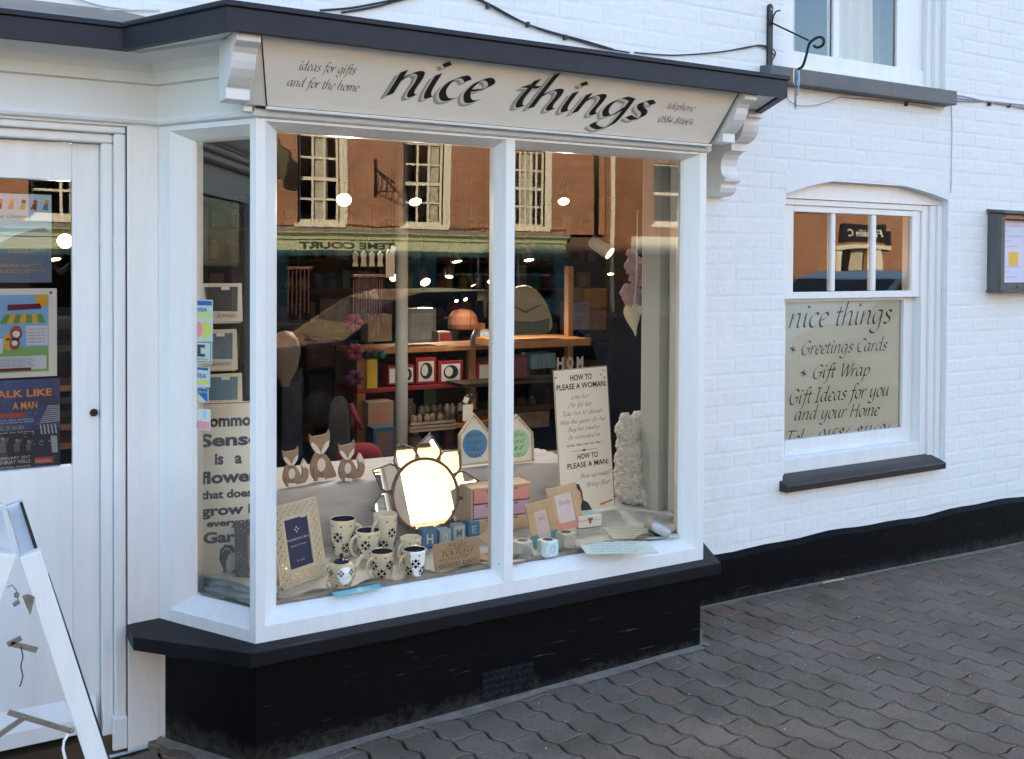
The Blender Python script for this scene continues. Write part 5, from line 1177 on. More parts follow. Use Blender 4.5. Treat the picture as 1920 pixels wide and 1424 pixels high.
def teapot():
    p = atZ(640, 1100, ZBED+.012); o = thing('teapot', 'small cream teapot with navy diamonds stacked on its own cup', 'teapot', p, (0, 0, R(12)))
    q = MB(); q.lathe([(0, 0), (.028, 0), (.032, .004), (.042, .02), (.047, .036), (.047, .040)], 28); mk('cup', q, M_creamg, o, smooth=True)
    pr = [(.046, .040), (.050, .048), (.050, .060), (.044, .076), (.034, .086), (.024, .089)]; q = MB(); q.lathe(pr, 28); mk('body', q, M_creamg, o, smooth=True)
    q = MB(); q.lathe([(.030, .086), (.026, .093), (.012, .098), (.004, .100), (.006, .105), (.008, .110), (.005, .116), (0, .117)], 20); mk('lid', q, M_navyg, o, smooth=True)
    q = MB(); q.tube([(.042, 0, .050), (.062, 0, .062), (.076, 0, .082), (.090, 0, .094)], .012, 10, r2=.006); mk('spout', q, M_creamg, o, smooth=True)
    for (zc, rr, nm) in ((.062, .026, 'handle'), (.020, .016, 'cup_handle')):
        q = MB(); q.tube([(-(.044+rr*math.sin(math.pi*k/10)), 0, zc+rr*math.cos(math.pi*k/10)) for k in range(11)], .0042, 8); mk(nm, q, M_creamg, o, smooth=True)
    q = MB()
    for k in range(8):
        an = k*math.pi/4+.2
        for zc, rr in ((.060, .0507), (.022, .0435)):
            a2 = an+(0 if zc > .04 else .39); tilt = .0 if zc > .04 else .008
            for du, dz_ in ((0, .007), (0, -.007), (.007, 0), (-.007, 0)):
                pts_ = []
                for (a, b_) in ((-.005, 0), (0, -.005), (.005, 0), (0, .005)):
                    zz = zc+dz_+b_; r2 = (rr+.0006) if zc > .04 else .0345+(zz-.004)*.36+.001
                    if zc > .04 and zz > .064: r2 = .0507-(zz-.062)*.36
                    an2 = a2+(du+a)/r2; pts_.append((r2*math.cos(an2), r2*math.sin(an2), zz))
                q.add(pts_, [(0, 1, 2, 3)])
    mk('pattern', q, M_navyg, o)
teapot()
# ---- flower mirror
mp_ = atZ(805, 992, .455); my = 3.69
mc = atY(807, 930, my); MR = thing('flower_mirror', 'round flower shaped mirror with pointed mirrored petals and mosaic edging', 'mirror', (mc.x, my, ZBED+.01), (R(-14), 0, R(1)))
cz = mc.z-ZBED-.01; rr = .150
q = MB(); disc(q, (0, 0, 0), Xw, Zw, Nw, 0, cz, rr, 0, 40); mk('mirror_disc', q, M_mirror, MR)
M_mos = mat('brown_mosaic_rim', (.10, .05, .045), .35, col2=(.28, .16, .14), scale=90)
q = MB(); q.tube([(rr*math.cos(2*math.pi*k/40), -.002, cz+rr*math.sin(2*math.pi*k/40)) for k in range(41)], .0062, 6, cap=False); mk('rim', q, M_mos, MR)
q = MB(); q.lathe([(0, .004), (rr+.004, .004), (rr+.004, .010), (0, .010)], 40, (0, 0, cz), Matrix.Rotation(R(-90), 3, 'X')); mk('back_plate', q, M_black, MR)
for k in range(10):
    a = R(36*k+7)
    if math.sin(a) < -.62: continue
    X = Vector((math.cos(a-math.pi/2), 0, math.sin(a-math.pi/2))); Y = Vector((math.cos(a), 0, math.sin(a))); O = Vector((0, .003, cz))
    pts = [(-.042, rr*.99), (-.056, rr+.020), (-.055, rr+.046), (-.028, rr+.076), (0, rr+.108), (.028, rr+.076), (.055, rr+.046), (.056, rr+.020), (.042, rr*.99)]
    if k % 2: pts = [(u*.96, rr+(v-rr)*.92) for u, v in pts]
    q = MB(); q.poly([O+X*u+Y*v for u, v in pts]); 
    if (q.v[1]-q.v[0]).cross(q.v[2]-q.v[1]).y > 0: q.f = [f[::-1] for f in q.f]
    mk('petal_mirror', q, M_mirror, MR)
    q = MB(); q.tube([O+X*u+Y*v+Vector((0, -.003, 0)) for u, v in pts], .0042, 5); mk('petal_rim', q, M_mos, MR)
q = MB(); q.tube([(0, .01, cz*.8), (0, .12, .03)], .004, 6); mk('stand', q, M_iron, MR)

# ---- HOME letter blocks
for L_, px, s, c, lc, rz in (('H', (806, 1027), .064, M_blue, M_cream, R(-4)), ('O', (835, 1022), .054, M_lblue, M_cream, R(4)), ('M', (861, 1013), .054, M_lblue, M_blue, R(-6)), ('E', (889, 1006), .054, M_blue, M_lblue, R(3))):
    p = atZ(*px, ZBED+.012); o = thing('letter_block', 'painted wooden block with the letter %s from the row spelling HOME' % L_, 'letter block', p, (0, 0, rz)); q = MB(); q.box(-s/2, s/2, 0, s*.8, 0, s*1.15); mk('block', q, c, o, bevel=.002)
    q = MB(); rect(q, (0, 0, 0), Xw, Zw, Nw, -s*.4, s*.4, s*.1, s*1.05, .0008); mk('panel', q, {'H': M_blue, 'O': M_lblue, 'M': M_cream, 'E': M_blue}[L_], o)
    g = bfont(L_, .03); q = MB(); lay(q, g, (-s*.22, 0, s*.25), Xw, Zw, Nw, .0016, width=s*.44, height=s*.85); mk('letter', q, lc, o)
# ---- kraft plaques
M_kraft = mat('kraft_wood_plaque', (.46, .38, .28), .7, var=.08, scale=12)
p = atZ(816, 1073, ZBED+.012); o = thing('plaque', 'standing kraft plaque reading Make today a really GOOD DAY', 'plaque', p, (R(-10), 0, R(6)))
q = MB(); q.box(0, .205, 0, .006, 0, .098); mk('board', q, M_kraft, o, bevel=.002)
for tx, u0, u1, v, h, sc_ in (('Make', .06, .15, .075, .012, 1), ('today', .035, .175, .049, .014, 1), ('a really', .025, .15, .033, .008, 1)):
    q = MB(); lay(q, calli(tx, nib=.16), (u0, 0, v), Xw, Zw, Nw, .001, width=u1-u0, height=h); mk('lettering', q, M_brownink, o)
q = MB(); lay(q, bfont('GOOD DAY!'), (.018, 0, .008), Xw, Zw, Nw, .001, width=.172, height=.020); rect(q, (0, 0, 0), Xw, Zw, Nw, .02, .185, .0690, .0702, .001); mk('lettering', q, M_brownink, o)
p = atZ(985, 1052, ZBED+.014); o = thing('plaque', 'kraft plaque with brown script lying tilted behind the white mullion', 'plaque', p, (R(4), R(4), R(100)))
q = MB(); q.box(0, .20, 0, .13, 0, .006); mk('board', q, M_kraft, o, bevel=.002)
q = MB()
for k in range(4): lay(q, calli(['home sweet', 'home is where', 'the heart', 'is always'][k], nib=.16), (.02, .095-.026*k, .006), Vector((1, 0, 0)), Vector((0, 1, 0)), Zw, .001, width=.15-.02*(k % 2), height=.008)
mk('lettering', q, M_brownink, o)
p = atZ(938, 1030, ZBED+.03); o = thing('plaque', 'kraft plaque tilted up on its edge just left of the white mullion', 'plaque', p, (R(-60), R(-12), R(20)))
q = MB(); q.box(-.03, .10, 0, .006, 0, .10); mk('board', q, M_kraft, o, bevel=.002)
# ---- drawers and little boxes right of the mirror
def chest(label, px, cols_, W_, rows, y0, z0=ZBED+.012, rz=0, dh=.062):
    p = atZ(*px, z0); o = thing('mini_drawers', label, 'small drawers', p, (0, 0, rz)); H_ = rows*dh+.012
    q = MB(); q.box(0, W_, .004, .12, 0, .008); q.box(0, W_, .004, .12, H_-.008, H_); q.box(0, .008, .004, .12, .008, H_-.008); q.box(W_-.008, W_, .004, .12, .008, H_-.008); q.box(.008, W_-.008, .10, .12, .008, H_-.008); mk('case', q, M_wood2, o, bevel=.001)
    k = 0
    for r_ in range(rows):
        for c_ in range(len(cols_[r_])):
            w_ = (W_-.020)/len(cols_[r_]); x0 = .010+c_*w_
            q = MB(); q.box(x0+.001, x0+w_-.001, 0, .09, .009+r_*dh, .005+(r_+1)*dh-.002); d = mk('drawer', q, cols_[r_][c_], o, bevel=.0015)
            q = MB(); q.prism([(x0+w_/2+.008*math.cos(a), -.0012, (r_+1)*dh-.001+.008*math.sin(a)) for a in [math.pi+k_*math.pi/6 for k_ in range(7)]], (0, .001, 0)); mk('finger_notch', q, M_foxd, d)
chest('tall pale wooden chest of tiny drawers with pink, blue and lilac fronts', (884, 1006), [[M_wood2, M_wood2], [M_lilac, M_lilac], [M_pink, M_pink]], .285, 3, 0, rz=R(-3))
q = atZ(955, 988, ZBED+.02)
# grey box standing in front of the mirror's right edge
p = atZ(858, 1010, ZBED+.012); 
# ---- house shaped plaques
def house_plaque(label, px, y, col, lines, W_=.135, H_=.215, rz=0):
    z = .706 if px[0] < 930 else .672; p = atY(*px, y); o = thing('house_plaque', label, 'plaque', (p.x, y, z), (R(-6), 0, rz))
    out = [(-W_/2, 0), (W_/2, 0), (W_/2, H_*.60), (0, H_), (-W_/2, H_*.60)]
    q = MB(); q.prism([(a, .0, b_) for a, b_ in out], (0, .004, 0)); mk('board', q, M_white, o)
    for a, b_ in zip(out, out[1:]+out[:1]):
        q = MB(); A, Bq = Vector((a[0], -.010, a[1])), Vector((b_[0], -.010, b_[1])); d = (Bq-A).normalized(); e = Vector((-d.z, 0, d.x))*.007
        q.prism([A, Bq, Bq+e-d*.004, A+e+d*.004], (0, .022, 0)); mk('edge_strip', q, M_wood2, o)
    q = MB(); disc(q, (0, 0, 0), Xw, Zw, Nw, 0, H_*.40, W_*.40, .001, 28); mk('coloured_disc', q, col, o)
    q = MB()
    for i in range(12):
        for j in range(18):
            u = -W_/2+.010+i*(W_-.02)/11+(j % 2)*.004; v = .010+j*.0112
            if math.hypot(u, v-H_*.4) < W_*.42 or v > H_*.60+(W_/2-abs(u))*(H_*.4)/(W_/2)-.014 or abs(u) > W_/2-.009: continue
            rect(q, (0, 0, 0), Xw, Zw, Nw, u-.0011, u+.0011, v-.0011, v+.0011, .0009)
    mk('dots', q, mat('dot_ink', (.25, .38, .45), .5), o, kind='stuff')
    for k, tx in enumerate(lines): q = MB(); lay(q, calli(tx, nib=.15), (-W_*.27+.003*(k % 2), 0, H_*(.54-.135*k)), Xw, Zw, Nw, .002, width=W_*.50, height=.013); mk('lettering', q, M_sk, o)
house_plaque('house shaped plaque with a blue disc reading no place like home', (892, 872), 3.86, M_blue, ['theres', 'no place', 'like', 'home'], .155, .225)
house_plaque('house shaped plaque with a mint green disc right of the mullion', (972, 862), 3.94, M_mint, ['lifes', 'good', 'at', 'home'], .165, .225)
# ---- HOW TO PLEASE sign
p = atY(1052, 962, 3.74); q0 = atY(1165, 952, 3.74); HW = (q0.x-p.x); o = thing('long_sign', 'tall cream tin sign reading HOW TO PLEASE A WOMAN leaning at the right', 'sign', (p.x, 3.74, ZBED+.015), (R(-4), R(-1.6), 0))
W_, H_ = .300, .655
q = MB(); q.box(0, W_, 0, .003, 0, H_); mk('board', q, mat('cream_tin', (.84, .83, .74), .4, var=.03, scale=3), o)
q = MB()
for a in ((.001, .004, 0, H_), (W_-.004, W_-.001, 0, H_), (.004, W_-.004, H_-.004, H_-.001)): rect(q, Z3, Xw, Zw, Nw, *a)
mk('edge_line', q, M_foxd, o)
q = MB()
for u, v in ((.02, .635), (.28, .60), (.275, .635), (.012, .62), (.26, .615)): disc(q, Z3, Xw, Zw, Nw, u, v, random.uniform(.002, .005), .001, 8)
mk('rust_spots', q, M_foxd, o, kind='stuff')
for tx, c_, v, w_, h in (('HOW TO', .5, .600, .40, .036), ('PLEASE A WOMAN:', .5, .561, .92, .036), ('HOW TO', .54, .238, .38, .034), ('PLEASE A MAN:', .54, .200, .76, .034)):
    q = MB(); lay(q, bfont(tx, .018), (W_*(c_-w_/2), 0, v), Xw, Zw, Nw, .001, width=W_*w_, height=h*1.0); mk('lettering', q, M_ink, o)
for tx, c_, v, w_ in (('Love her', .46, .515, .34), ('Die for her', .46, .478, .44), ('Take her to dinner', .5, .441, .76), ('Miss the game for her', .5, .403, .86), ('Buy her jewelry', .5, .368, .58), ('Be interested in', .5, .332, .58), ('Show up naked.', .66, .150, .58), ('Bring Beer.', .72, .108, .46)):
    q = MB(); lay(q, calli(tx, nib=.17), (W_*(c_-w_/2), 0, v), Xw, Zw, Nw, .001, width=W_*w_, height=.0125); mk('lettering', q, mat('sepia_ink', (.10, .09, .07), .5) if 'sepia_ink' not in bpy.data.materials else bpy.data.materials['sepia_ink'], o)
q = MB(); lay(q, bfont('what she has to say...'), (W_*.16, 0, .300), Xw, Zw, Nw, .001, width=W_*.68, height=.016); rect(q, Z3, Xw, Zw, Nw, W_*.25, W_*.72, .276, .2775); disc(q, Z3, Xw, Zw, Nw, W_*.48, .2767, .012, .001, 10, ry=.004); mk('lettering', q, M_ink, o)
q = MB(); flat(q, Z3, Xw, Zw, Nw, [(.085, 0), (.17, 0), (.15, .035), (.125, .05), (.12, .09), (.105, .125), (.085, .13), (.075, .12), (.08, .06)]); mk('woman_hair', q, M_ink, o)
q = MB(); flat(q, Z3, Xw, Zw, Nw, [(.055, .0), (.10, .0), (.118, .05), (.11, .09), (.09, .112), (.07, .105), (.06, .06)], .0014); mk('woman_face', q, mat('peach_print', (.66, .38, .22), .5), o)
q = MB(); disc(q, Z3, Xw, Zw, Nw, .078, .045, .006, .0018, 10, ry=.003); flat(q, Z3, Xw, Zw, Nw, [(.22, .012), (.29, .026), (.288, .034), (.25, .026), (.215, .022)], .001); mk('red_print', q, M_orange, o)
# ---- Common sense board in the side pane
bo = atP(362, 1108, Vector((.83, 3.60, 0)), nC*1.0); 
CS = thing('long_sign', 'large cream sign reading Common sense is a flower behind the left side pane', 'sign', (.775, 3.600, ZBED+.012), (R(-3), 0, R(-12)))
a_ = atY(362, 740, 3.60); 
W_, H_ = .262, .635
q = MB(); q.box(0, W_, 0, .003, 0, H_); mk('board', q, mat('cream_tin_two', (.90, .88, .80), .45, var=.04, scale=3), CS)
q = MB(); rect(q, Z3, Xw, Zw, Nw, .002, .005, 0, H_); rect(q, Z3, Xw, Zw, Nw, .009, .0105, 0, H_); rect(q, Z3, Xw, Zw, Nw, .012, W_, H_-.006, H_-.003); mk('edge_line', q, mat('rust_line', (.30, .10, .06), .5), CS)
M_dk = mat('charcoal_ink', (.022, .022, .026), .5)
for tx, u0, u1, v, h in (('Common', .014, .222, .548, .062), ('Sense', .018, .232, .478, .064), ('is', .070, .100, .412, .060), ('a', .140, .165, .412, .060), ('flower', .020, .222, .345, .062), ("that doesn't", .022, .250, .290, .042), ('grow in', .022, .232, .230, .052), ("everyone's", .042, .250, .190, .034), ('Garden', .030, .238, .132, .056)):
    q = MB(); lay(q, bfont(tx, .040), (u0, 0, v), Xw, Zw, Nw, .001, width=u1-u0, height=h*.95); mk('lettering', q, M_dk, CS)
q = MB(); flat(q, Z3, Xw, Zw, Nw, [(.085, 0), (.145, 0), (.150, .02), (.130, .045), (.128, .075), (.140, .10), (.130, .118), (.105, .122), (.088, .105), (.085, .07), (.095, .045), (.10, .03)]); mk('portrait_hair', q, M_dk, CS)
q = MB(); flat(q, Z3, Xw, Zw, Nw, [(.112, .012), (.140, .03), (.148, .05), (.146, .075), (.138, .092), (.118, .085), (.108, .060), (.110, .035)], .0014)
for k in range(7): disc(q, Z3, Xw, Zw, Nw, .098+.007*k, .098+.010*math.sin(k*.9), .0032, .0016, 8)
mk('portrait_face', q, M_cream, CS)
# ---- boxed gifts stacked above it
def box_stack(label, px0, px1, py0, py1, y, m_in, rz, dx=0):
    c = atY(px0, py1, y); d = atY(px1, py1, y); e = atY(px1, py0, y); W_ = .30; H_ = e.z-d.z; x1 = d.x
    o = thing('gift_box', label, 'boxed gift', (x1-W_, y, d.z), (R(-10), 0, rz))
    q = MB(); q.box(0, W_, 0, .06, 0, H_); mk('carton', q, M_cream, o, bevel=.002)
    q = MB()
    for u0, u1 in ((.03, .115), (.165, .285)): flat(q, Z3, Xw, Zw, Nw, [(u0+.012, H_*.28), (u1-.004, H_*.26), (u1, H_*.90), (u0, H_*.90)])
    mk('box_window', q, m_in, o)
    q = MB(); rect(q, Z3, Xw, Zw, Nw, .225, .255, H_*.82, H_*.90, .0016); mk('price_label', q, M_paper, o)
    q = MB(); lay(q, calli('Serenata', nib=.2), (.205, 0, H_*.11), Xw, Zw, Nw, .001, width=.07, height=.011); mk('lettering', q, M_dk, o)
    return o
box_stack('top cream gift box with two dark windows above the card stickers', 357, 452, 530, 602, 3.70, M_dgrey, R(-6))
box_stack('middle cream gift box with a blue grey bag in its window', 357, 444, 616, 692, 3.70, mat('blue_grey_bag', (.05, .07, .10), .4, col2=(.16, .25, .38), scale=8), R(-4))
box_stack('bottom cream gift box with a pale blue bag standing on the lettered board', 357, 452, 698, 765, 3.70, mat('pale_blue_bag', (.12, .24, .36), .4), R(-6))
# ---- small things at right
def frame2(label, px, W_, H_, rz, foot, card):
    p = atZ(*px, ZBED+.012); o = thing('photo_frame', label, 'photo frame', p, (R(-14), R(-4), rz))
    b_ = .035
    for a in ((0, W_, H_-b_, H_), (0, b_, .05, H_-b_), (W_-b_, W_, .05, H_-b_)): q = MB(); q.box(a[0], a[1], 0, .012, a[2], a[3]); mk('frame_rail', q, M_wood2, o, bevel=.002)
    q = MB(); q.box(0, b_, -.0005, .0125, 0, .05); q.box(W_-b_, W_, -.0005, .0125, 0, .05); q.box(b_, W_-b_, -.0005, .0125, 0, .03); mk('painted_foot', q, foot, o, bevel=.002)
    q = MB(); q.box(b_, W_-b_, .004, .006, .03, H_-b_); mk('picture', q, card, o)
    q = MB(); lay(q, calli('family', nib=.14), (b_+.012, .004, H_*.58), Xw, Zw, Nw, .001, width=W_-2*b_-.024, height=.011); mk('lettering', q, M_mag, o)
M_pst = mat('pink_blue_card', (.78, .60, .72), .4, col2=(.62, .76, .88), scale=14)
frame2('pale wood photo frame with turquoise feet and a pink card', (1002, 1030), .135, .175, R(8), M_teal, M_pst)
frame2('pale wood photo frame with coral feet standing behind the turquoise one', (1040, 1000), .16, .185, R(4), M_pink, M_pst)
def trinket():
    p = atZ(1085, 992, ZBED+.012); o = thing('trinket_box', 'small white wooden trinket box with a brown clasp', 'trinket box', p, (0, 0, R(-4)))
    q = MB(); q.box(0, .115, 0, .085, 0, .030); mk('base', q, M_white, o, bevel=.002)
    q = MB(); q.box(-.001, .116, -.001, .086, .032, .052); mk('lid', q, M_white, o, bevel=.002)
    q = MB(); q.box(.008, .107, .008, .077, .052, .0535); mk('lid_print', q, M_lblue, o)
    q = MB(); q.box(.046, .068, -.004, 0, .034, .042); q.box(.052, .060, -.005, -.001, .018, .034); mk('clasp', q, M_foxd, o)
trinket()
for px, c_, lab in (((988, 1047), M_blue, 'pale blue tea light holder with a petal pattern, leftmost of the three'), ((1036, 1045), M_mint2 if 'M_mint2' in globals() else mat('aqua_print', (.10, .42, .40), .5), 'aqua tea light holder with a petal pattern, nearest the glass'), ((1070, 1030), M_pink, 'white tea light holder with pink petals beside the trinket box')):
    p = atZ(*px, ZBED+.012); s = .062; o = thing('tea_light_holder', lab, 'candle holder', p, (0, 0, R(6)), 'petal patterned tea light holders'); q = MB(); q.box(-s/2, s/2, 0, s, 0, s); mk('block', q, mat('chalk_white', (.62, .70, .72), .6) if 'chalk_white' not in bpy.data.materials else bpy.data.materials['chalk_white'], o, bevel=.004)
    q = MB(); disc(q, (0, s/2, s), Vector((1, 0, 0)), Vector((0, 1, 0)), Zw, 0, 0, .021, .0008, 20); mk('well', q, M_black, o)
    q = MB()
    for cx_, cz_ in ((0, s*.5), (-s*.42, s*.12), (s*.42, s*.88), (-s*.42, s*.88), (s*.42, s*.12)):
        for k in range(10):
            a = k*math.pi/5; rr_ = .021 if cx_ == 0 else .007
            A = Vector((cx_+.005*math.cos(a), 0, cz_+.005*math.sin(a))); Bq = Vector((cx_+rr_*math.cos(a), 0, cz_+rr_*math.sin(a))); Mx = (A+Bq)/2; e = Vector((-math.sin(a), 0, math.cos(a)))*.0036
            if cx_ != 0: A = Vector((cx_, 0, cz_)); e = e*.6
            for s1 in (1, -1):
                q.quad(*(v+Vector((0, -.0008, 0)) for v in (A, Mx+e*s1*1.0, Bq, Mx+e*s1*.62)))
    q.f = [f if (q.v[f[1]]-q.v[f[0]]).cross(q.v[f[2]]-q.v[f[1]]).y < 0 else f[::-1] for f in q.f]
    mk('petal_pattern', q, c_, o)
for px, rz, tl, lab, W_, H_ in (((1150, 1012), R(-14), R(8), 'pale green printed card sign lying on the gauze beside the trinket box', .30, .125), ((1100, 1040), R(-16), R(6), 'pale green printed card sign lying nearest the glass at right', .30, .120)):
    p = atZ(*px, ZBED+.02); o = thing('card_sign', lab, 'card', p, (tl, R(3), rz)); q = MB(); q.box(0, W_, 0, H_, 0, .003); mk('board', q, mat('pale_green_tin', (.52, .60, .54), .45), o) if 'pale_green_tin' not in bpy.data.materials else mk('board', q, bpy.data.materials['pale_green_tin'], o)
    q = MB(); Xh, Yh = Vector((1, 0, 0)), Vector((0, 1, 0))
    for k in range(4): lay(q, calli(['the best things in life', 'are the people we love', 'the places we go', 'and the memories we make'][k], nib=.17), (.03, H_*.78-.026*k, .003), Xh, Yh, Zw, .0008, width=.22-.03*(k % 2), height=.007)
    mk('lettering', q, M_sk, o)
# table spotlight lying in the corner
p = atZ(1222, 985, ZBED+.06); o = thing('display_spotlight', 'cream clip spotlight in the right front corner of the display, lit', 'spotlight', p); dr = Vector((-.66, .62, .42)).normalized()
rot = dr.to_track_quat('Z', 'Y').to_matrix()
q = MB(); q.lathe([(0, -.085), (.016, -.08), (.020, -.06), (.023, .02), (.025, .028), (.023, .028), (.021, .02)], 20, (0, 0, 0), rot); mk('housing', q, mat('frosted_lamp', (.42, .44, .44), .3), o, smooth=True)
q = MB(); q.lathe([(0, .016), (.022, .016)], 20, (0, 0, 0), rot); mk('bulb', q, M_bulb2, o)
q = MB(); q.box(.01, .06, -.02, .03, -.05, -.02); mk('clip', q, M_black, o)
p = atZ(1225, 1003, ZBED+.012); o = thing('glass_jar', 'small clear glass tumbler beside the clip spotlight', 'glass', p); q = MB(); q.lathe([(0, .002), (.020, .002), (.026, .04), (.024, .04), (.019, .005), (0, .005)], 18); mk('tumbler', q, M_glassd, o, smooth=True)
# fluffy white ornaments
def fluffy(label, px, y, z0, parts_):
    p = atY(*px, y); o = thing('fluffy_ornament', label, 'ornament', (p.x, y, z0)); q = MB()
    for (dx, dy, dz, r_) in parts_:
        N = 14; ring = []
        for a in range(9):
            th = math.pi*a/8; ring.append((r_*math.sin(th)*(1+.06*math.sin(a*5)), -r_*math.cos(th)))
        o0 = len(q.v); q.lathe(ring, 16, (dx, dy, dz)); 
        for i in range(o0, len(q.v)): v = q.v[i]; q.v[i] = v+Vector((math.sin(v.z*90+v.x*70)*.004, 0, math.sin(v.x*110+v.y*80)*.004))
        rf = random.Random(3)
        for k in range(int(70*r_/.06)):
            a1 = rf.uniform(0, 6.283); c1 = rf.uniform(-1, 1); s1 = math.sqrt(1-c1*c1); rr_ = rf.uniform(.008, .017)
            if s1*math.sin(a1) > .4: continue
            cx, cy, cz = dx+r_*s1*math.cos(a1), dy+r_*s1*math.sin(a1), dz+r_*c1
            q.lathe([(0, -rr_), (rr_*.8, -rr_*.6), (rr_, 0), (rr_*.7, rr_*.7), (0, rr_)], 6, (cx, cy, cz), Matrix.Rotation(rf.uniform(0, 3), 3, 'X'))
    mk('fleece', q, M_fluff, o, smooth=True); return o
fluffy('fluffy white fleece ornament with a round head at right of the tall tin sign', (1183, 950), 3.80, ZBED+.02, [(0, 0, .06, .085), (0, 0, .12, .082), (0, 0, .19, .078), (.005, 0, .26, .074), (-.01, 0, .335, .066), (-.045, -.01, .392, .022), (.03, -.01, .395, .022), (.05, -.08, .03, .06)])
# glowing ball lamp at the left bottom corner
p = atZ(528, 1078, ZBED+.045); o = thing('ball_lamp', 'round cream spot lamp beside the fretwork frames at the left corner', 'lamp', p); q = MB(); q.lathe([(.0, -.04), (.022, -.034), (.036, -.018), (.040, 0), (.036, .018), (.024, .032), (0, .036)], 20); mk('globe', q, mat('cream_globe', (.7, .62, .40), .3), o, smooth=True)
q = MB(); q.lathe([(.026, .031), (.034, .022), (.041, .004), (.0415, 0)], 20, (0, 0, 0), Matrix.Rotation(R(30), 3, 'Y')); q.f = q.f[:len(q.f)//2]; mk('lit_edge', q, M_bulb2, o)
# turquoise card at the foot of the glass
p = atZ(640, 1112, ZBED+.022); o = thing('turquoise_card', 'turquoise card lying under the gauze below the teapot', 'card', p, (R(6), 0, R(4))); q = MB(); q.box(-.02, .16, .0, .035, -.012, -.010); mk('sheet', q, mat('turquoise_print', (.22, .50, .56), .5), o)

# ================================================================== SHOP INTERIOR
# hanging hearts and dolls at right
p = atY(1186, 590, 3.80); o = thing('hanging_heart', 'glossy cream hanging heart with a price ticket at the right of the window', 'heart ornament', (p.x, 3.80, p.z))
q = MB(); pts = []; N = 28; L2 = []
for ly, sc_ in ((-.016, .55), (-.010, .85), (0, 1), (.010, .85), (.016, .55)):
    ring = []
    for k in range(N):
        t = 2*math.pi*k/N; x = .052*math.sin(t)**3; z = .0042*(13*math.cos(t)-5*math.cos(2*t)-2*math.cos(3*t)-math.cos(4*t))
        if z < 0: z *= 1.55
        ring.append(Vector((x*sc_, ly, z*sc_)))
    L2.append(ring); q.v += ring
for r_ in range(4):
    for k in range(N): q.f.append((r_*N+k, r_*N+(k+1) % N, (r_+1)*N+(k+1) % N, (r_+1)*N+k))
q.f += [tuple(range(N))[::-1], tuple(4*N+k for k in range(N))]
q.xf(Matrix.Rotation(R(-10), 4, 'Y')); mk('heart', q, mat('cream_enamel', (.72, .64, .46), .15, coat=.5), o, smooth=True)
q = MB(); q.tube([(.01, 0, .03), (.02, 0, .16), (.025, 0, .50)], .003, 6); mk('ribbon', q, M_cream, o)
q = MB(); q.box(-.014, .014, 0, .001, -.02, .02, Matrix.Translation((.035, -.02, .02)) @ Matrix.Rotation(R(-25), 4, 'Y')); mk('price_ticket', q, M_paper, o)
M_dpink = mat('dusty_pink_cloth', (.48, .30, .34), .9, var=.1, scale=30)
fl = fluffy('dusty pink rag rabbit hanging above the cream heart at right', (1190, 545), 3.92, atY(1190, 570, 3.92).z, [(0, 0, .02, .05), (-.03, 0, .05, .04), (.01, 0, .12, .03), (.0, 0, .18, .045), (-.02, 0, .24, .02)])
for ch in fl.children: ch.data.materials.clear(); ch.data.materials.append(M_dpink)
# wind chimes
def chime(label, px, y, n, L_, w_, m_, top):
    p = atY(*px, y); o = thing('wind_chime', label, 'wind chime', p)
    q = MB()
    if top == 'star':
        for k in range(12):
            a = k*math.pi/6; q.add([(0.012*math.cos(a-.2), 0, .012*math.sin(a-.2)), (.045*math.cos(a), 0, .045*math.sin(a)), (.012*math.cos(a+.2), 0, .012*math.sin(a+.2))], [(0, 1, 2), (2, 1, 0)])
    else: q.box(-w_/2, w_/2, -.02, .02, 0, .012)
    mk('top_piece', q, m_, o)
    for k in range(n):
        x = -w_/2+w_*(k+.5)/n; z0 = -.03-.02*random.random(); q = MB(); q.tube([(x, 0, z0+.03), (x+random.uniform(-.003, .003), 0, z0-L_*random.uniform(.7, 1))], .0022, 6); mk('chime_rod', q, m_, o)
    q = MB(); q.tube([(0, 0, 0), (0, 0, 2.235-p.z)], .0012, 4); mk('cord', q, M_string, o)
M_rose = mat('rose_metal', (.20, .085, .075), .35, metal=.4, var=.3, scale=40)
chime('pink metal wind chime with a starburst top left of the column', (662, 482), 4.15, 0, .1, .12, M_rose, 'star')
chime('row of thin pink chime rods hanging beside the cream column', (690, 520), 4.2, 12, .20, .15, M_rose, 'bar')
chime('dim red chime rods hanging in the left part of the window', (560, 505), 4.6, 6, .22, .12, M_rose, 'bar')
def figure_row():
    p = atY(690, 500, 4.18); o = thing('wooden_mobile', 'mobile of small wooden figures and hooks hung above the chime rods', 'mobile', p)
    for k in range(4):
        x = -.06+.04*k; q = MB(); q.prism([(x-.014, 0, 0), (x+.014, 0, 0), (x+.010, 0, .03), (x+.014, 0, .055), (x, 0, .07), (x-.014, 0, .055), (x-.01, 0, .03)], (0, .006, 0)); mk('figure', q, M_wood2, o, bevel=.001)
    q = MB(); q.prism([(.09, 0, -.05), (.13, 0, -.05), (.13, 0, .06), (.12, 0, .08), (.10, 0, .08), (.09, 0, .06)], (0, .008, 0)); mk('tag_board', q, M_wood2, o)
    q = MB(); q.box(.088, .112, -.006, -.004, .085, .115, Matrix.Rotation(R(12), 4, 'Y')); mk('paper_label', q, M_paper, o)
figure_row()
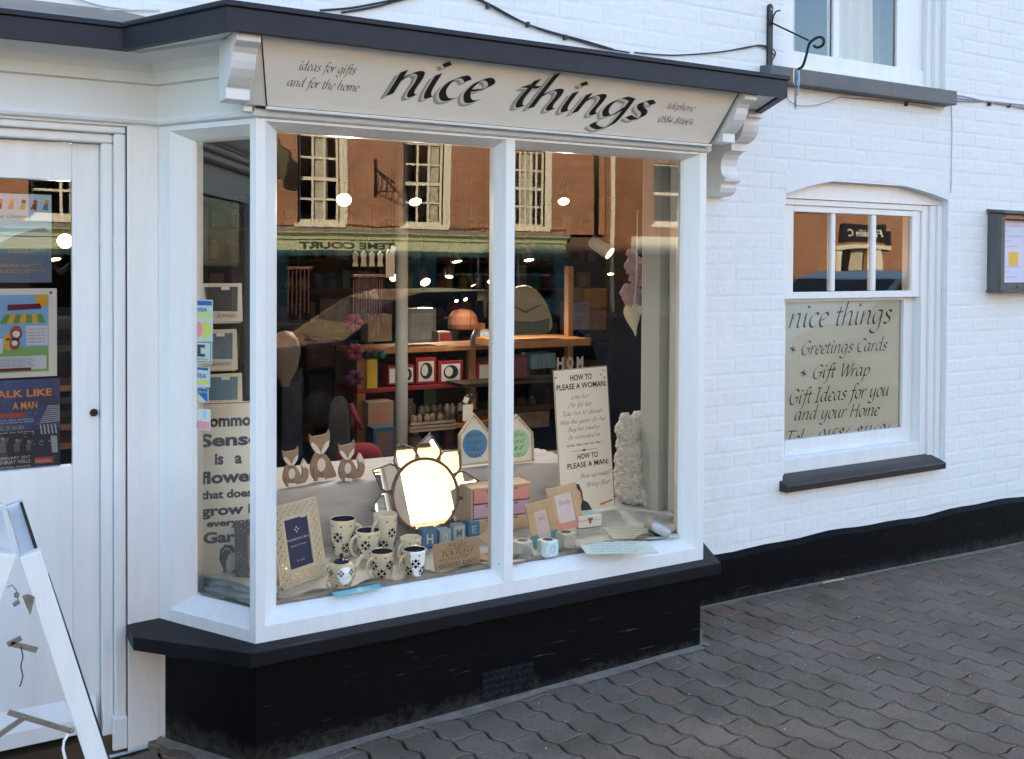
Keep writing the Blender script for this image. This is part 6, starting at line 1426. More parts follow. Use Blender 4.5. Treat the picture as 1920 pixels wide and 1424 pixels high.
# shelving unit behind the column
SY = 5.6
def wx(px, y=SY): return atY(px, 600, y).x
def wz(py, px=780, y=SY): return atY(px, py, y).z
x0, x1 = wx(671), wx(900)
SH_ = thing('shelf_unit', 'pine shelf unit full of boxed gifts behind the cream column', 'shelf unit', (x0, SY, -.04))
zt_ = wz(652)
for a, b_ in ((wx(670), wx(686)), (wx(880), wx(893))): q = WB(); q.box(a, b_, SY, SY+.05, -.04, zt_); mk('upright', q, M_wood, SH_, bevel=.003)
for zz, m_ in ((zt_, M_wood), (wz(722), M_red), (wz(800), M_wood), (wz(860), M_wood)): q = WB(); q.box(wx(668), wx(935), SY-.02, SY+.35, zz-.03, zz); mk('shelf', q, m_, SH_, bevel=.003)
q = WB(); q.box(wx(668), wx(935), SY+.36, SY+.38, -.04, zt_); mk('back_panel', q, M_dwood, SH_)
M_sil = mat('gift_silhouette', (.02, .02, .03), .5)
def giftbox(lab, px0, px1, py0, py1, y, c1, c2, mark=True, cat='boxed gift'):
    a, b_ = atY(px0, py1, y), atY(px1, py1, y); t = atY(px1, py0, y); W_ = b_.x-a.x; H_ = t.z-b_.z
    o = thing('gift_box', lab, cat, (a.x, y, b_.z)); q = MB(); q.box(0, W_, 0, .12, 0, H_); mk('carton', q, c1, o, bevel=.003)
    q = MB(); rect(q, Z3, Xw, Zw, Nw, W_*.12, W_*.88, H_*.10, H_*.86, .001); mk('front_print', q, c2, o)
    if mark: q = MB(); disc(q, Z3, Xw, Zw, Nw, W_*.5, H_*.5, W_*.30, .002, 20, ry=H_*.32); mk('oval_picture', q, M_sil, o)
    if mark: q = MB(); disc(q, Z3, Xw, Zw, Nw, W_*.42, H_*.52, W_*.16, .003, 16, ry=H_*.22); lay(q, bfont('GIFT'), (W_*.3, 0, H_*.13), Xw, Zw, Nw, .003, width=W_*.4, height=H_*.1); mk('picture_highlight', q, M_cream, o)
    return o
giftbox('red and white boxed gift just left of the column on the red shelf', 728, 745, 686, 722, SY-.02, M_red, M_white, False)
giftbox('red and white boxed gift half behind the column', 752, 777, 684, 720, SY-.02, M_red, M_white)
giftbox('red boxed gift with a dark oval picture right of the column', 780, 818, 670, 719, SY-.02, M_red, M_cream)
giftbox('wide red boxed gift with a grey oval picture on the red shelf', 822, 868, 676, 717, SY-.02, M_red, M_white)
giftbox('red rimmed boxed gift at the right end of the red shelf', 895, 925, 678, 716, SY-.02, M_red, M_cream, False)
giftbox('plain yellow gift bag hanging at the left of the shelf unit', 688, 708, 674, 728, SY-.05, M_yell, M_yell, False, 'gift bag')
giftbox('pale comic book with a red title standing on the lower shelf', 690, 738, 752, 815, SY-.10, mat('faded_comic', (.45, .30, .20), .6), mat('comic_picture', (.50, .34, .24), .6, col2=(.6, .14, .05), scale=10), False, 'book')
giftbox('blue picture box standing at the left foot of the column', 700, 742, 800, 858, SY-.2, mat('blue_comic', (.06, .16, .24), .6), mat('blue_orange_print', (.06, .18, .30), .6, col2=(.5, .16, .05), scale=9), False)
giftbox('framed pale drawing leaning on top of the shelf unit beside the column', 762, 818, 578, 642, SY+.1, mat('glassy_grey', (.20, .24, .24), .4), mat('sketch_print', (.20, .24, .24), .5, col2=(.40, .42, .40), scale=14), False, 'picture')
giftbox('small box with a red label on top of the shelf unit', 822, 848, 622, 640, SY, mat('dull_cream_box', (.28, .22, .14), .6), M_red, False)
giftbox('stack of pale books and cards left of the column on the shelf unit', 690, 735, 590, 640, SY, mat('pale_books', (.34, .26, .18), .6), mat('book_spines', (.16, .12, .10), .6, col2=(.62, .40, .18), scale=16, stretch=(3, 3, .4)), False, 'books')
o = thing('orange_hat', 'orange domed tea cosy on the top of the shelf unit', 'tea cosy', (wx(868), SY, zt_)); q = MB(); q.lathe([(.095, .11), (.10, .14), (.09, .19), (.06, .225), (0, .235)], 20); q.box(-.04, .15, -.02, .02, .10, .14); mk('dome', q, mat('terracotta_felt', (.34, .13, .06), .8), o, smooth=False)
o = thing('glass_cloche', 'pale glass dome standing at the right of the shelf top', 'glass dome', (wx(905), SY, zt_)); q = MB(); q.lathe([(.08, 0), (.08, .05), (.06, .09), (0, .11)], 20); mk('dome', q, mat('pale_dome', (.30, .34, .32), .4), o, smooth=True)
for k in range(3):
    o = thing('bauble', ['black round bauble at the left end under the shelf top', 'green round bauble in the middle under the shelf top', 'teal round bauble at the right under the shelf top'][k], 'bauble', (wx(679+15*k), SY-.07, wz(660))); q = MB(); q.lathe([(.026*math.sin(math.pi*a/8), -.026*math.cos(math.pi*a/8)) for a in range(9)], 14); mk('ball', q, [M_black, mat('dark_green_glaze', (.02, .06, .05), .2), mat('teal_glaze', (.02, .16, .16), .2)][k], o, smooth=True)
def jarset(lab, px, py, y, n, m_, cat='jars', h=.07):
    a = atY(px, py, y); o = thing('jar_row', lab, cat, a)
    for k in range(n):
        q = MB(); q.lathe([(0, 0), (.020, 0), (.021, h*.8), (.012, h*.9), (.013, h), (0, h)], 12, (k*.046, (k % 2)*.02, 0)); mk('jar', q, m_, o, smooth=True)
M_jar = mat('jar_beads', (.12, .05, .03), .3, col2=(.55, .42, .28), scale=70)
jarset('row of small bead jars in a wooden tray on the lower shelf', 775, 800, SY, 6, M_jar)
jarset('second row of bead jars behind and above the tray', 790, 782, SY+.1, 5, M_jar)
jarset('three taller pale jars right of the bead jars', 838, 790, SY, 3, mat('pale_jar', (.35, .28, .24), .3, col2=(.10, .06, .05), scale=30), h=.11)
o = thing('wicker_tray', 'shallow slatted tray under the bead jars', 'tray', atY(770, 812, SY-.03))
for k in range(3): q = MB(); q.box(0, .31, 0, .008, k*.022, k*.022+.014); mk('slat', q, M_wood2, o)
# clock on the shelf to the right
p = atY(985, 586, 5.2); o = thing('wall_clock', 'pale rounded clock with dark hands behind the right pane', 'clock', p)
q = MB(); q.prism([(a, 0, b_) for a, b_ in cr2([(-.17, -.13), (.17, -.13), (.18, .0), (.10, .12), (0, .165), (-.10, .13), (-.18, .02)])], (0, .03, 0)); mk('case', q, mat('old_map_print', (.30, .24, .15), .5, col2=(.40, .33, .22), scale=8), o, bevel=.003)
q = MB()
for a, L_ in ((R(155), .11), (R(22), .13)): d = Vector((math.cos(a), 0, math.sin(a))); e = Vector((-d.z, 0, d.x))*.004; q.prism([-e, d*L_-e*.3, d*L_+e*.3, e], (0, -.003, 0))
mk('hands', q, M_black, o)
q = MB(); q.prism([(-.17, -.002, -.13), (.17, -.002, -.13), (.178, -.002, -.04), (.05, -.002, -.06), (-.176, -.002, -.04)], (0, .001, 0)); mk('lower_print', q, mat('grey_green_print', (.10, .12, .10), .5), o)
# right shelf
q = WB(); xa, xb = atY(965, 640, 5.35).x, atY(1062, 640, 5.35).x; RS = thing('wall_shelf', 'brown wooden shelf carrying the clock behind the right pane', 'shelf', (xa, 5.35, atY(1000, 640, 5.35).z))
q = WB(); zz = atY(1000, 632, 5.35).z; q.box(xa-.2, xb+.02, 5.10, 5.50, zz-.045, zz); mk('board', q, M_wood, RS, bevel=.003)
q = WB(); q.box(xb-.02, xb+.02, 5.30, 5.35, -.04, zz+.45); mk('upright', q, M_wood, RS, bevel=.003)
for k, (a, b_, t, bt_, c_, lab) in enumerate(((1058, 1092, 540, 592, mat('sand_card', (.30, .20, .10), .6, var=.2, scale=20, stretch=(6, 6, .3)), 'striped sand coloured box at the back of the right pane'), (1094, 1137, 542, 578, mat('ochre_picture', (.42, .24, .07), .5, var=.2, scale=12), 'ochre picture with a red dot behind the right pane'), (1094, 1137, 580, 618, mat('amber_boxes', (.30, .11, .03), .5, col2=(.46, .26, .10), scale=14), 'amber boxes under the ochre picture'), (1066, 1105, 566, 618, mat('lilac_doll_print', (.22, .22, .40), .5, col2=(.42, .40, .52), scale=12), 'lilac and blue gift box in front of the ochre picture'))):
    giftbox(lab, a, b_, t, bt_, 6.4-.2*(k == 3), c_, c_, False)
for k, (a, b_, t, bt_, c_, lab) in enumerate(((966, 988, 668, 708, mat('claret_box', (.20, .05, .07), .5), 'claret coloured box at the left edge of the right pane'), (995, 1042, 662, 690, mat('teal_bottles', (.06, .14, .17), .4, col2=(.25, .38, .40), scale=18, stretch=(5, 5, .5)), 'row of teal bottles on the lower right shelf'), (968, 1030, 770, 800, mat('dim_gold_goods', (.10, .07, .05), .5, col2=(.30, .22, .14), scale=20), 'tangle of dim gold trinkets behind the mint plaque'))):
    giftbox(lab, a, b_, t, bt_, 5.3, c_, c_, False, 'goods')
q = WB(); q.box(xa-.4, xb+.25, 5.28, 5.34, atY(1000, 762, 5.3).z-.02, atY(1000, 762, 5.3).z); q2 = thing('wall_shelf', 'lower dark shelf of goods behind the mint green plaque', 'shelf', (xa, 5.30, .9)); mk('board', q, M_dwood, q2)
q = WB(); q.box(xa-.4, xb+.25, 5.28, 5.5, atY(1000, 712, 5.3).z-.02, atY(1000, 712, 5.3).z); mk('board', q, M_dwood, q2)
# white HOME letters above the tin sign
o = thing('white_letters', 'dull white standing letters on the shelf above the tall tin sign', 'letters', atY(1044, 692, 4.6)); 
for k, c_ in enumerate('HOM'): q = MB(); lay(q, bfont(c_, .05), (.06*k*1.1, 0, 0), Xw, Zw, Nw, 0, width=.045, height=.085); mk('letter', q, mat('dull_white', (.42, .40, .38), .6) if 'dull_white' not in bpy.data.materials else bpy.data.materials['dull_white'], o)
# dark red felt bird and shapes behind the foxes
p = atY(672, 865, 4.45); o = thing('felt_cushion', 'dark red felt cushion with a pink star behind the foxes', 'cushion', p); q = MB(); q.lathe([(0, -.10), (.07, -.085), (.105, -.04), (.11, 0), (.095, .05), (.06, .08), (0, .09)], 24, sx=1.15, sy=.6); mk('cushion', q, M_dred, o, smooth=True)
q = MB(); st_ = [((.045 if k % 2 == 0 else .019)*math.sin(k*math.pi/5), (.045 if k % 2 == 0 else .019)*math.cos(k*math.pi/5)) for k in range(10)]; q.prism([(-.02+a, -.074, .005+b_) for a, b_ in st_], (0, .006, 0)); mk('star', q, M_mag, o)
p = atY(635, 800, 4.9); o = thing('grey_scarf', 'dark grey knitted scarf hanging behind the red cushion', 'scarf', p); q = MB(); q.lathe([(.02, .16), (.05, .12), (.06, 0), (.07, -.2), (.06, -.35)], 16, sy=.4); mk('knit', q, mat('charcoal_knit', (.05, .05, .055), .9, var=.3, scale=60), o, smooth=True)
q = MB(); q.tube([(.05, -.04, .12), (.08, -.05, .04), (.11, -.05, -.02)], .016, 8, r2=.010); mk('pink_strip', q, M_mag, o, smooth=True)
for k, (px, py, lab) in enumerate(((663, 605, 'pink felt flower hanging highest in the garland'), (664, 660, 'crimson felt flower in the middle of the garland'), (664, 708, 'dim crimson felt flower lowest in the garland'))):
    p = atY(px, py, 4.75); o = thing('felt_flower', lab, 'felt flower', p); 
    q = MB()
    for j in range(6): a = j*math.pi/3; q.lathe([(0, -.018), (.02, -.012), (.024, 0), (.02, .012), (0, .018)], 10, (.028*math.cos(a), 0, .028*math.sin(a)))
    mk('petals', q, M_mag if k == 0 else mat('crimson_felt%d' % k, (.14/(k), .008, .035), .9), o, smooth=True)
# bell shape at far left and dim stock behind it
p = atY(535, 668, 4.1); o = thing('wooden_bird_house', 'dusky pink balloon shaped ornament at the left edge of the big pane', 'ornament', p); q = MB(); q.lathe([(.014, -.13), (.02, -.11), (.052, -.05), (.062, .02), (.054, .07), (.03, .10), (.0, .108)], 20); mk('balloon', q, mat('dusky_balloon', (.10, .065, .055), .6), o, smooth=True)
for k, (a, b_, t, bt_, c1, lab) in enumerate(((528, 568, 690, 860, (.02, .025, .045), 'dark navy rack of stock at the left of the big pane'), (575, 640, 640, 690, (.10, .055, .035), 'brown boxes stacked high at the left back wall'), (580, 650, 700, 800, (.07, .04, .03), 'dim brown cabinet in the left back of the shop'), (600, 655, 560, 630, (.09, .055, .04), 'dim picture on the left back wall'), (530, 590, 790, 830, (.16, .08, .04), 'brown wooden ledge low at the left back'), (905, 925, 770, 850, (.35, .08, .03), 'orange carton just left of the mullion behind the house plaque'))):
    giftbox(lab, a, b_, t, bt_, 6.9 if k else 5.6, mat('stock%d' % k, c1, .6, var=.4, scale=9), mat('stock_front%d' % k, tuple(v*1.5 for v in c1), .6, var=.5, scale=14), False, 'stock')
# ticketed hanging heart near mullion
p = atY(882, 748, 4.3); o = thing('hanging_heart', 'small black hanging heart with a white ticket left of the mullion', 'heart ornament', p); q = MB(); q.prism([(.0016*16*math.sin(t)**3, 0, .0017*(13*math.cos(t)-5*math.cos(2*t)-2*math.cos(3*t)-math.cos(4*t))) for t in [k*6.283/22 for k in range(22)]], (0, .010, 0)); mk('heart', q, M_black, o)
q = MB(); q.box(-.035, -.008, -.003, -.002, -.03, 0, Matrix.Rotation(R(25), 4, 'Y')); q.box(-.035, .02, .012, .014, -.11, -.03); mk('ticket', q, M_cream, o)
q = MB(); q.tube([(0, 0, .02), (0, 0, 2.235-p.z)], .001, 4); mk('cord', q, M_string, o)
# back wall of shelves crowded with small stock
BS = thing('shelf_unit', 'long dim wooden shelf unit across the back wall of the shop', 'shelf unit', (1.0, 7.6, -.04))
zs_ = [.25, .55, .85, 1.12, 1.38, 1.62, 1.86]
for z_ in zs_: q = WB(); q.box(.9, 5.5, 7.55, 7.9, z_-.025, z_); mk('shelf', q, M_dwood, BS)
for x_ in (.9, 2.0, 3.1, 4.2, 5.4): q = WB(); q.box(x_, x_+.05, 7.54, 7.9, -.04, 2.1); mk('upright', q, M_dwood, BS)
stock_m = [mat('stock_%s' % n_, c_, .6) for n_, c_ in (('ochre', (.30, .17, .05)), ('rust', (.26, .07, .03)), ('grey', (.16, .15, .14)), ('teal', (.04, .14, .16)), ('cream', (.42, .36, .26)), ('plum', (.14, .04, .09)), ('navy', (.03, .05, .12)), ('green', (.07, .13, .05)), ('sand', (.34, .26, .17)))]
proto = {}
def stock(kind, s, mi):
    k_ = (kind, mi)
    if k_ not in proto:
        q = MB()
        if kind == 0: q.box(-.05, .05, 0, .08, 0, .13)
        elif kind == 1: q.lathe([(0, 0), (.038, 0), (.042, .09), (.022, .11), (.024, .13), (0, .13)], 12)
        elif kind == 2: q.box(-.035, .035, 0, .05, 0, .17)
        else: q.lathe([(.035, 0), (.06, .03), (.055, .08), (.03, .11), (0, .12)], 12)
        me = bpy.data.meshes.new('stock_item'); me.from_pydata([tuple(v) for v in q.v], [], q.f); me.materials.append(stock_m[mi]); proto[k_] = me
    return proto[k_]
rs = random.Random(5)
for (x0_, x1_, y_, zl) in ((.98, 5.35, 7.62, zs_), (x0+.08, wx(925), SY+.10, (wz(860), wz(800), wz(722)))):
    for z_ in zl:
        x_ = x0_+rs.uniform(0, .05)
        while x_ < x1_:
            kd = rs.choice((0, 0, 1, 2, 3)); mi = rs.randrange(9); s_ = rs.uniform(.75, 1.25)
            o = bpy.data.objects.new('stock_item', stock(kd, s_, mi)); COL.objects.link(o); o.location = (x_, y_+(.12 if y_ < 7 else rs.uniform(0, .1)), z_+.0005); o.scale = (s_, s_, s_); o.rotation_euler = (0, 0, rs.uniform(-.2, .2))
            setp(o, 'small %s %s among the crowded stock on the %s' % (('ochre', 'rust coloured', 'grey', 'teal', 'cream', 'plum', 'navy', 'green', 'sand coloured')[mi], ('carton', 'bottle', 'tall packet', 'round pot')[kd], 'pine shelf unit' if y_ < 7 else 'back wall shelves'), 'stock', 'crowded stock on the inner shelves')
            x_ += rs.uniform(.09, .16)
# ceiling spotlights
def spot(lab, px, py, y, r_, aim, on=0):
    hm = M_lampw if 'cylinder spotlight pointing' in lab else M_lampd
    p = atY(px, py, y); o = thing('ceiling_spotlight', lab, 'spotlight', p, (0, 0, 0), 'lit white spotlights inside the shop')
    d = Vector(aim).normalized(); rot = d.to_track_quat('Z', 'Y').to_matrix(); L_ = r_*3.6
    q = MB(); q.lathe([(0, -L_), (r_*.8, -L_), (r_, -L_*.9), (r_, 0), (r_*.9, 0), (r_*.85, -r_*.3)], 20, (0, 0, 0), rot); mk('housing', q, hm, o, smooth=True)
    q = MB(); q.lathe([(0, -r_*.2), (r_*.88, -r_*.2)], 20, (0, 0, 0), rot); mk('bulb', q, M_bulb, o)
    if on:
        l = bpy.data.lights.new('spot_bulb', 'SPOT'); l.energy = on*1.1; l.color = (1, .90, .78); l.spot_size = R(120); l.spot_blend = .7; l.shadow_soft_size = .03
        lo = bpy.data.objects.new('spot_bulb', l); COL.objects.link(lo); lo.parent = o; lo.location = d*.02; lo.rotation_euler = d.to_track_quat('-Z', 'Y').to_euler()
    q = MB(); q.tube([-d*L_*.6, Vector((-d.x*L_*.6, -d.y*L_*.6, max(.02, 2.238-p.z)))], r_*.10, 6); mk('stem', q, M_stem, o)
tc_ = lambda p, k: None
spot('large spotlight glowing in front of the first reflected window, leftmost of the top three', 645, 376, 4.6, .040, (-.30, -.85, -.50), 6)
spot('large spotlight glowing in front of the second reflected window, middle of the top three', 779, 380, 4.7, .036, (-.1, -.6, -.75), 6)
spot('large tilted spotlight high in the right pane, rightmost of the top three', 1057, 379, 4.8, .036, (-.25, -.55, -.7), 6)
spot('cream cylinder spotlight pointing down to the right in the right pane', 1144, 476, 4.9, .042, (.42, -.72, -.55), 3)
spot('spotlight beside the green fascia reflection left of the mullion, upper of that cluster', 857, 492, 5.4, .036, (.05, -.35, -1), 3)
spot('spotlight just right of the mullion at fascia height', 992, 489, 5.3, .036, (-.05, -.35, -1), 3)
spot('spotlight right of the column, brightest in the middle of the big pane', 798, 530, 6.2, .040, (0, -.8, -.6), 3)
spot('spotlight half hidden at the left of the column', 739, 522, 6.2, .034, (-.1, -.8, -.6))
spot('spotlight below and left of the fascia cluster', 842, 520, 6.0, .030, (-.3, -.4, -1))
spot('spotlight between the mullion and the lower cluster', 888, 536, 6.4, .028, (.3, -.4, -1))
spot('spotlight touching the left edge of the mullion', 921, 528, 6.4, .030, (.0, -.7, -.7))
spot('small distant spotlight at the left of the right pane', 1073, 519, 7.0, .022, (.2, -.3, -1))
spot('distant spotlight below the cream cylinder spotlight', 1145, 515, 6.4, .028, (-.2, -.4, -1))
spot('tiny distant spotlight above the orange tea cosy', 856, 565, 8.0, .018, (0, -.8, -.6))
spot('tiny distant spotlight right of the orange tea cosy light', 873, 562, 8.0, .020, (0, -.8, -.6))
spot('tiny distant spotlight in the row above the dark shelves', 838, 545, 8.4, .016, (0, -.8, -.6))
spot('bright round spotlight seen through the door glass', 122, 453, 5.2, .040, (-.1, -.95, -.2), 3)
spot('tilted spotlight below the bright one in the door glass', 103, 488, 5.6, .034, (.1, -.35, -1))
# shelves seen past the posters in the door
q = thing('door_side_shelf', 'dark wooden shelves of stock seen through the door glass beside the posters', 'shelf unit', (.35, 5.2, -.04))
for k, py in enumerate((600, 650, 726, 750, 774, 800, 836)):
    w = WB(); a = atY(60, py, 5.2); w.box(a.x-.3, a.x+.42, 5.2, 5.5, a.z-.03, a.z); mk('shelf', w, M_wood if k in (2, 5, 6) else M_dwood, q)
o = thing('owl_ornament', 'dark heart shaped wire ornament in the upper door glass', 'ornament', atY(115, 505, 4.6)); w = MB(); w.prism([(-.03, 0, .02), (0, 0, .0), (.03, 0, .025), (.02, 0, -.01), (0, 0, -.025), (-.02, 0, -.012)], (0, .01, 0)); mk('wings', w, M_black, o)
# low cluster of hidden room lights is not added: the lit spots above are the room's light
# ================================================================== ACROSS THE STREET (seen in the panes and the mirror)
YO = -21.5
M_fgreen = mat('sage_green_fascia', (.50, .56, .36), .45, var=.06, scale=2)
M_teal2 = mat('teal_shopfront_paint', (.05, .14, .15), .4, var=.1, scale=3)
M_sashw = mat('cream_white_joinery', (.80, .76, .62), .5)
M_stone = mat('grey_lead_gutter', (.26, .23, .20), .7, var=.2, scale=3)
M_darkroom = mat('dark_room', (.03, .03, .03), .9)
M_lace = mat('lace_curtain', (.85, .80, .66), .9, var=.4, scale=7)
def owin(parent, x0, x1, z0, z1, nx_, nz_, lace=0):
    q = WB(); y = YO-.10; t = .07
    q.box(x0, x0+t, y-.03, y, z0, z1); q.box(x1-t, x1, y-.03, y, z0, z1); q.box(x0+t, x1-t, y-.03, y, z1-t, z1); q.box(x0+t, x1-t, y-.03, y, z0, z0+t*1.3)
    # bright reveal lining on the far side of the opening
    q.box(x1, x1+.24, YO-.13, YO+.04, z0-.05, z1+.02); q.box(x0-.05, x0, YO-.13, YO+.0, z0-.05, z1+.02)
    wd = mk('window', q, M_sashw, parent)
    q = WB(); a, b_, c, d = x0+t, x1-t, z0+t*1.3, z1-t
    for i in range(1, nx_): x = a+(b_-a)*i/nx_; q.box(x-.032, x+.032, y-.02, y-.001, c, d)
    for j in range(1, nz_): z = c+(d-c)*j/nz_; h = .05 if j == nz_//2 else .03; q.box(a, b_, y-.022, y-.0005, z-h, z+h)
    mk('glazing_bar', q, M_sashw, wd)
    q = WB(); q.quad((b_, y-.025, c), (a, y-.025, c), (a, y-.025, d), (b_, y-.025, d)); mk('pane', q, M_glassd, wd)
    q = WB(); q.box(x0-.16, x1+.16, YO-.05, YO+.10, z0-.14, z0-.045); q.box(x0-.02, x1+.02, YO-.05, YO+.05, z0-.045, z0); mk('sill', q, M_sashw, wd)
    if lace:
        q = WB(); w_ = (b_-a)
        q.box(a+w_*.42, a+w_*(.42+.36*lace), y-.12, y-.115, c, d) if lace == 1 else q.box(a+w_*.66, b_, y-.12, y-.115, c, d)
        mk('curtain', q, M_lace, wd)
    return wd
wins1 = [(8.98, 10.22, 2.78, 5.35, 3, 4, 1), (12.36, 13.66, 2.78, 5.35, 3, 4, 2), (16.05, 17.42, 2.80, 5.30, 6, 4, 1), (5.4, 6.7, 2.78, 5.35, 3, 4, 1), (2.05, 3.45, 2.78, 5.35, 2, 4, 2), (-1.6, -.3, 2.78, 5.35, 3, 4, 1)]
HB1 = 8.4
B1 = thing('brick_building', 'orange red brick building with tall white sashes over a green TEME COURT fascia', 'building', (7, YO, -.08))
q = WB(); xs_ = (-7.0, 19.86)
def swall(q, x0, x1, z0, z1, y0, y1, ops): wall_grid(q, x0, x1, z0, z1, y0, y1, ops)
swall(q, xs_[0], xs_[1], 2.60, HB1, YO-.25, YO, [(w_[0], w_[1], w_[2], w_[3]) for w_ in wins1]+[(w_[0], w_[1], 6.2, 7.6) for w_ in wins1]); mk('wall', q, M_obrick, B1)
q = WB(); swall(q, xs_[0], xs_[1], 5.75, HB1, YO+.001, YO+.03, [(w_[0], w_[1], 6.2, 7.6) for w_ in wins1]); mk('rendered_top_storey', q, mat('cream_render', (.56, .45, .24), .8, var=.04, scale=2), B1)
for w_ in wins1:
    owin(B1, *w_); owin(B1, w_[0], w_[1], 6.2, 7.6, 3, 2)
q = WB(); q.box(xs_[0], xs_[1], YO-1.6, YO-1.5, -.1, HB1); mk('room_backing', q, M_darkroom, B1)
q = WB(); q.prism([(xs_[0], YO+.3, HB1-.1), (xs_[0], YO-4.5, HB1+3.2), (xs_[0], YO-4.5, HB1+3.3), (xs_[0], YO+.35, HB1)], (xs_[1]-xs_[0], 0, 0)); q.box(xs_[0], xs_[1], YO-8, YO-7.8, -.1, HB1); q.box(xs_[0], xs_[0]+.2, YO-7.8, YO-.26, -.1, HB1); mk('roof', q, M_slr, B1)
q = WB(); q.box(xs_[0], 18.2, YO-.02, YO+.36, 2.50, 2.60); mk('lead_gutter', q, M_stone, B1)
q = WB(); q.prism([(xs_[0], YO-.02, 2.30), (xs_[0], YO+.12, 2.30), (xs_[0], YO+.14, 2.36), (xs_[0], YO+.24, 2.41), (xs_[0], YO+.34, 2.46), (xs_[0], YO+.34, 2.499), (xs_[0], YO-.02, 2.499)], (18.2-xs_[0], 0, 0)); q.box(xs_[0], 18.2, YO-.02, YO+.16, 2.27, 2.298); mk('fascia_cornice', q, M_fgreen, B1)
q = WB(); q.prism([(xs_[0], YO-.02, 1.94), (xs_[0], YO+.10, 1.94), (xs_[0], YO+.06, 2.268), (xs_[0], YO-.02, 2.268)], (18.2-xs_[0], 0, 0)); mk('fascia', q, M_fgreen, B1)
q = WB(); lay(q, bfont('TEME COURT', .03), (11.98, YO+.115, 2.0), Vector((-1, 0, 0)), Vector((0, -.12, 1)).normalized(), Vector((0, 1, .12)).normalized(), .01, width=3.02, height=.27); mk('lettering', q, M_dgink, B1)
q = WB(); q.box(xs_[0], 18.2, YO-.02, YO+.09, 1.78, 1.935)
q.box(8.2, 8.62, YO-.02, YO+.14, -.08, 1.779); q.box(12.55, 13.35, YO-.02, YO+.14, -.08, 1.779); q.box(17.7, 18.19, YO-.02, YO+.14, -.08, 1.779); q.box(13.4, 17.65, YO-.02, YO+.1, -.08, .45); q.box(2, 8.15, YO-.02, YO+.1, -.08, .4); mk('shopfront', q, M_teal2, B1)
q = WB()
for x in (14.9, 16.4): q.box(x-.03, x+.03, YO, YO+.05, .46, 1.775)
q.box(13.45, 17.6, YO, YO+.045, 1.2, 1.24); q.box(4.9, 5.0, YO, YO+.05, .42, 1.775); mk('shop_window_bars', q, mat('pale_blue_joinery', (.30, .40, .42), .5), B1)
q = WB(); q.quad((8.15, YO+.01, .41), (2.0, YO+.01, .41), (2.0, YO+.01, 1.77), (8.15, YO+.01, 1.77)); q.quad((17.65, YO+.01, .46), (13.4, YO+.01, .46), (13.4, YO+.01, 1.77), (17.65, YO+.01, 1.77)); mk('shop_pane', q, M_glassd, B1)
q = WB(); swall(q, xs_[0], xs_[1], -.3, 2.499, YO-.25, YO-.021, [(2.0, 8.15, .4, 1.78), (8.66, 12.5, -.1, 1.78), (13.4, 17.65, .45, 1.78)]); mk('ground_wall', q, mat('brown_render', (.16, .10, .07), .8, var=.2, scale=1), B1)
q = WB(); q.box(8.66, 12.5, YO-.9, YO-.85, -.1, 1.9); q.box(9.9, 10.9, YO-.86, YO-.80, -.08, 1.7); mk('entrance_doors', q, mat('brown_doors', (.10, .05, .03), .5, var=.2, scale=2), B1)
q = WB(); q.tube([(19.45, YO+.08, 2.6), (19.45, YO+.08, HB1)], .09, 10); mk('downpipe', q, M_iron, B1, smooth=True)
q = WB(); q.tube([(15.05, YO+.03, 2.66), (15.05, YO+.03, 5.2)], .025, 8); q.tube([(15.0, YO+.03, 2.66), (15.1, YO+.1, 2.66)], .04, 8); mk('conduit', q, mat('brick_red_conduit', (.34, .14, .08), .6), B1)
q = WB(); pts = [(x, YO+.04, 2.66+.07*abs(math.sin(x*1.1))) for x in [7+.25*k for k in range(46)]]; q.tube(pts, .014, 5); mk('loose_cable', q, M_cable, B1)
# iron sign bracket without its board
o = thing('iron_bracket', 'ornate black iron bracket on the brick wall across the street', 'bracket', (11.35, YO, 3.9))
q = WB(); q.box(11.31, 11.39, YO, YO+.05, 3.6, 4.75); mk('plate', q, M_iron, o); q = WB(); q.tube([(11.35, YO+.05, 4.45), (11.5, YO+1.2, 3.95)], .03, 6); q.tube([(11.35, YO+.05, 3.75), (11.5, YO+1.25, 3.7)], .022, 6)
for k in range(4): q.tube([(11.36+.03*k, YO+.25*k+.2, 3.75), (11.36+.03*k, YO+.25*k+.32, 4.35-.1*k)], .014, 5)
mk('arm', q, M_iron, o)
def lantern(lab, x, z, y):
    o = thing('wall_lantern', lab, 'lantern', (x, YO, z)); q = WB(); q.lathe([(.06, -.62), (.16, -.60), (.30, .0), (.32, .03), (.20, .16), (.07, .24), (.05, .30), (0, .32)], 6, (x, y, z)); mk('glass_body', q, mat('dull_lantern_glass', (.16, .15, .10), .3, metal=.2) if 'dull_lantern_glass' not in bpy.data.materials else bpy.data.materials['dull_lantern_glass'], o)
    q = WB(); q.tube([(x, YO+.02, z+.30), (x, YO+.4, z+.50), (x, y, z+.45), (x, y, z+.30)], .022, 6)
    for k in range(6):
        a = k*math.pi/3; q.tube([(x+.16*math.cos(a), y+.16*math.sin(a), z-.6), (x+.31*math.cos(a), y+.31*math.sin(a), z+.01)], .012, 4)
    mk('ironwork', q, M_iron, o)
lantern('six sided iron lantern on the brick wall across the street, right of the bracket', 15.3, 4.45, YO+.75)
lantern('dark six sided lantern on the brick wall across the street, left of the first window', 8.2, 4.55, YO+.75)
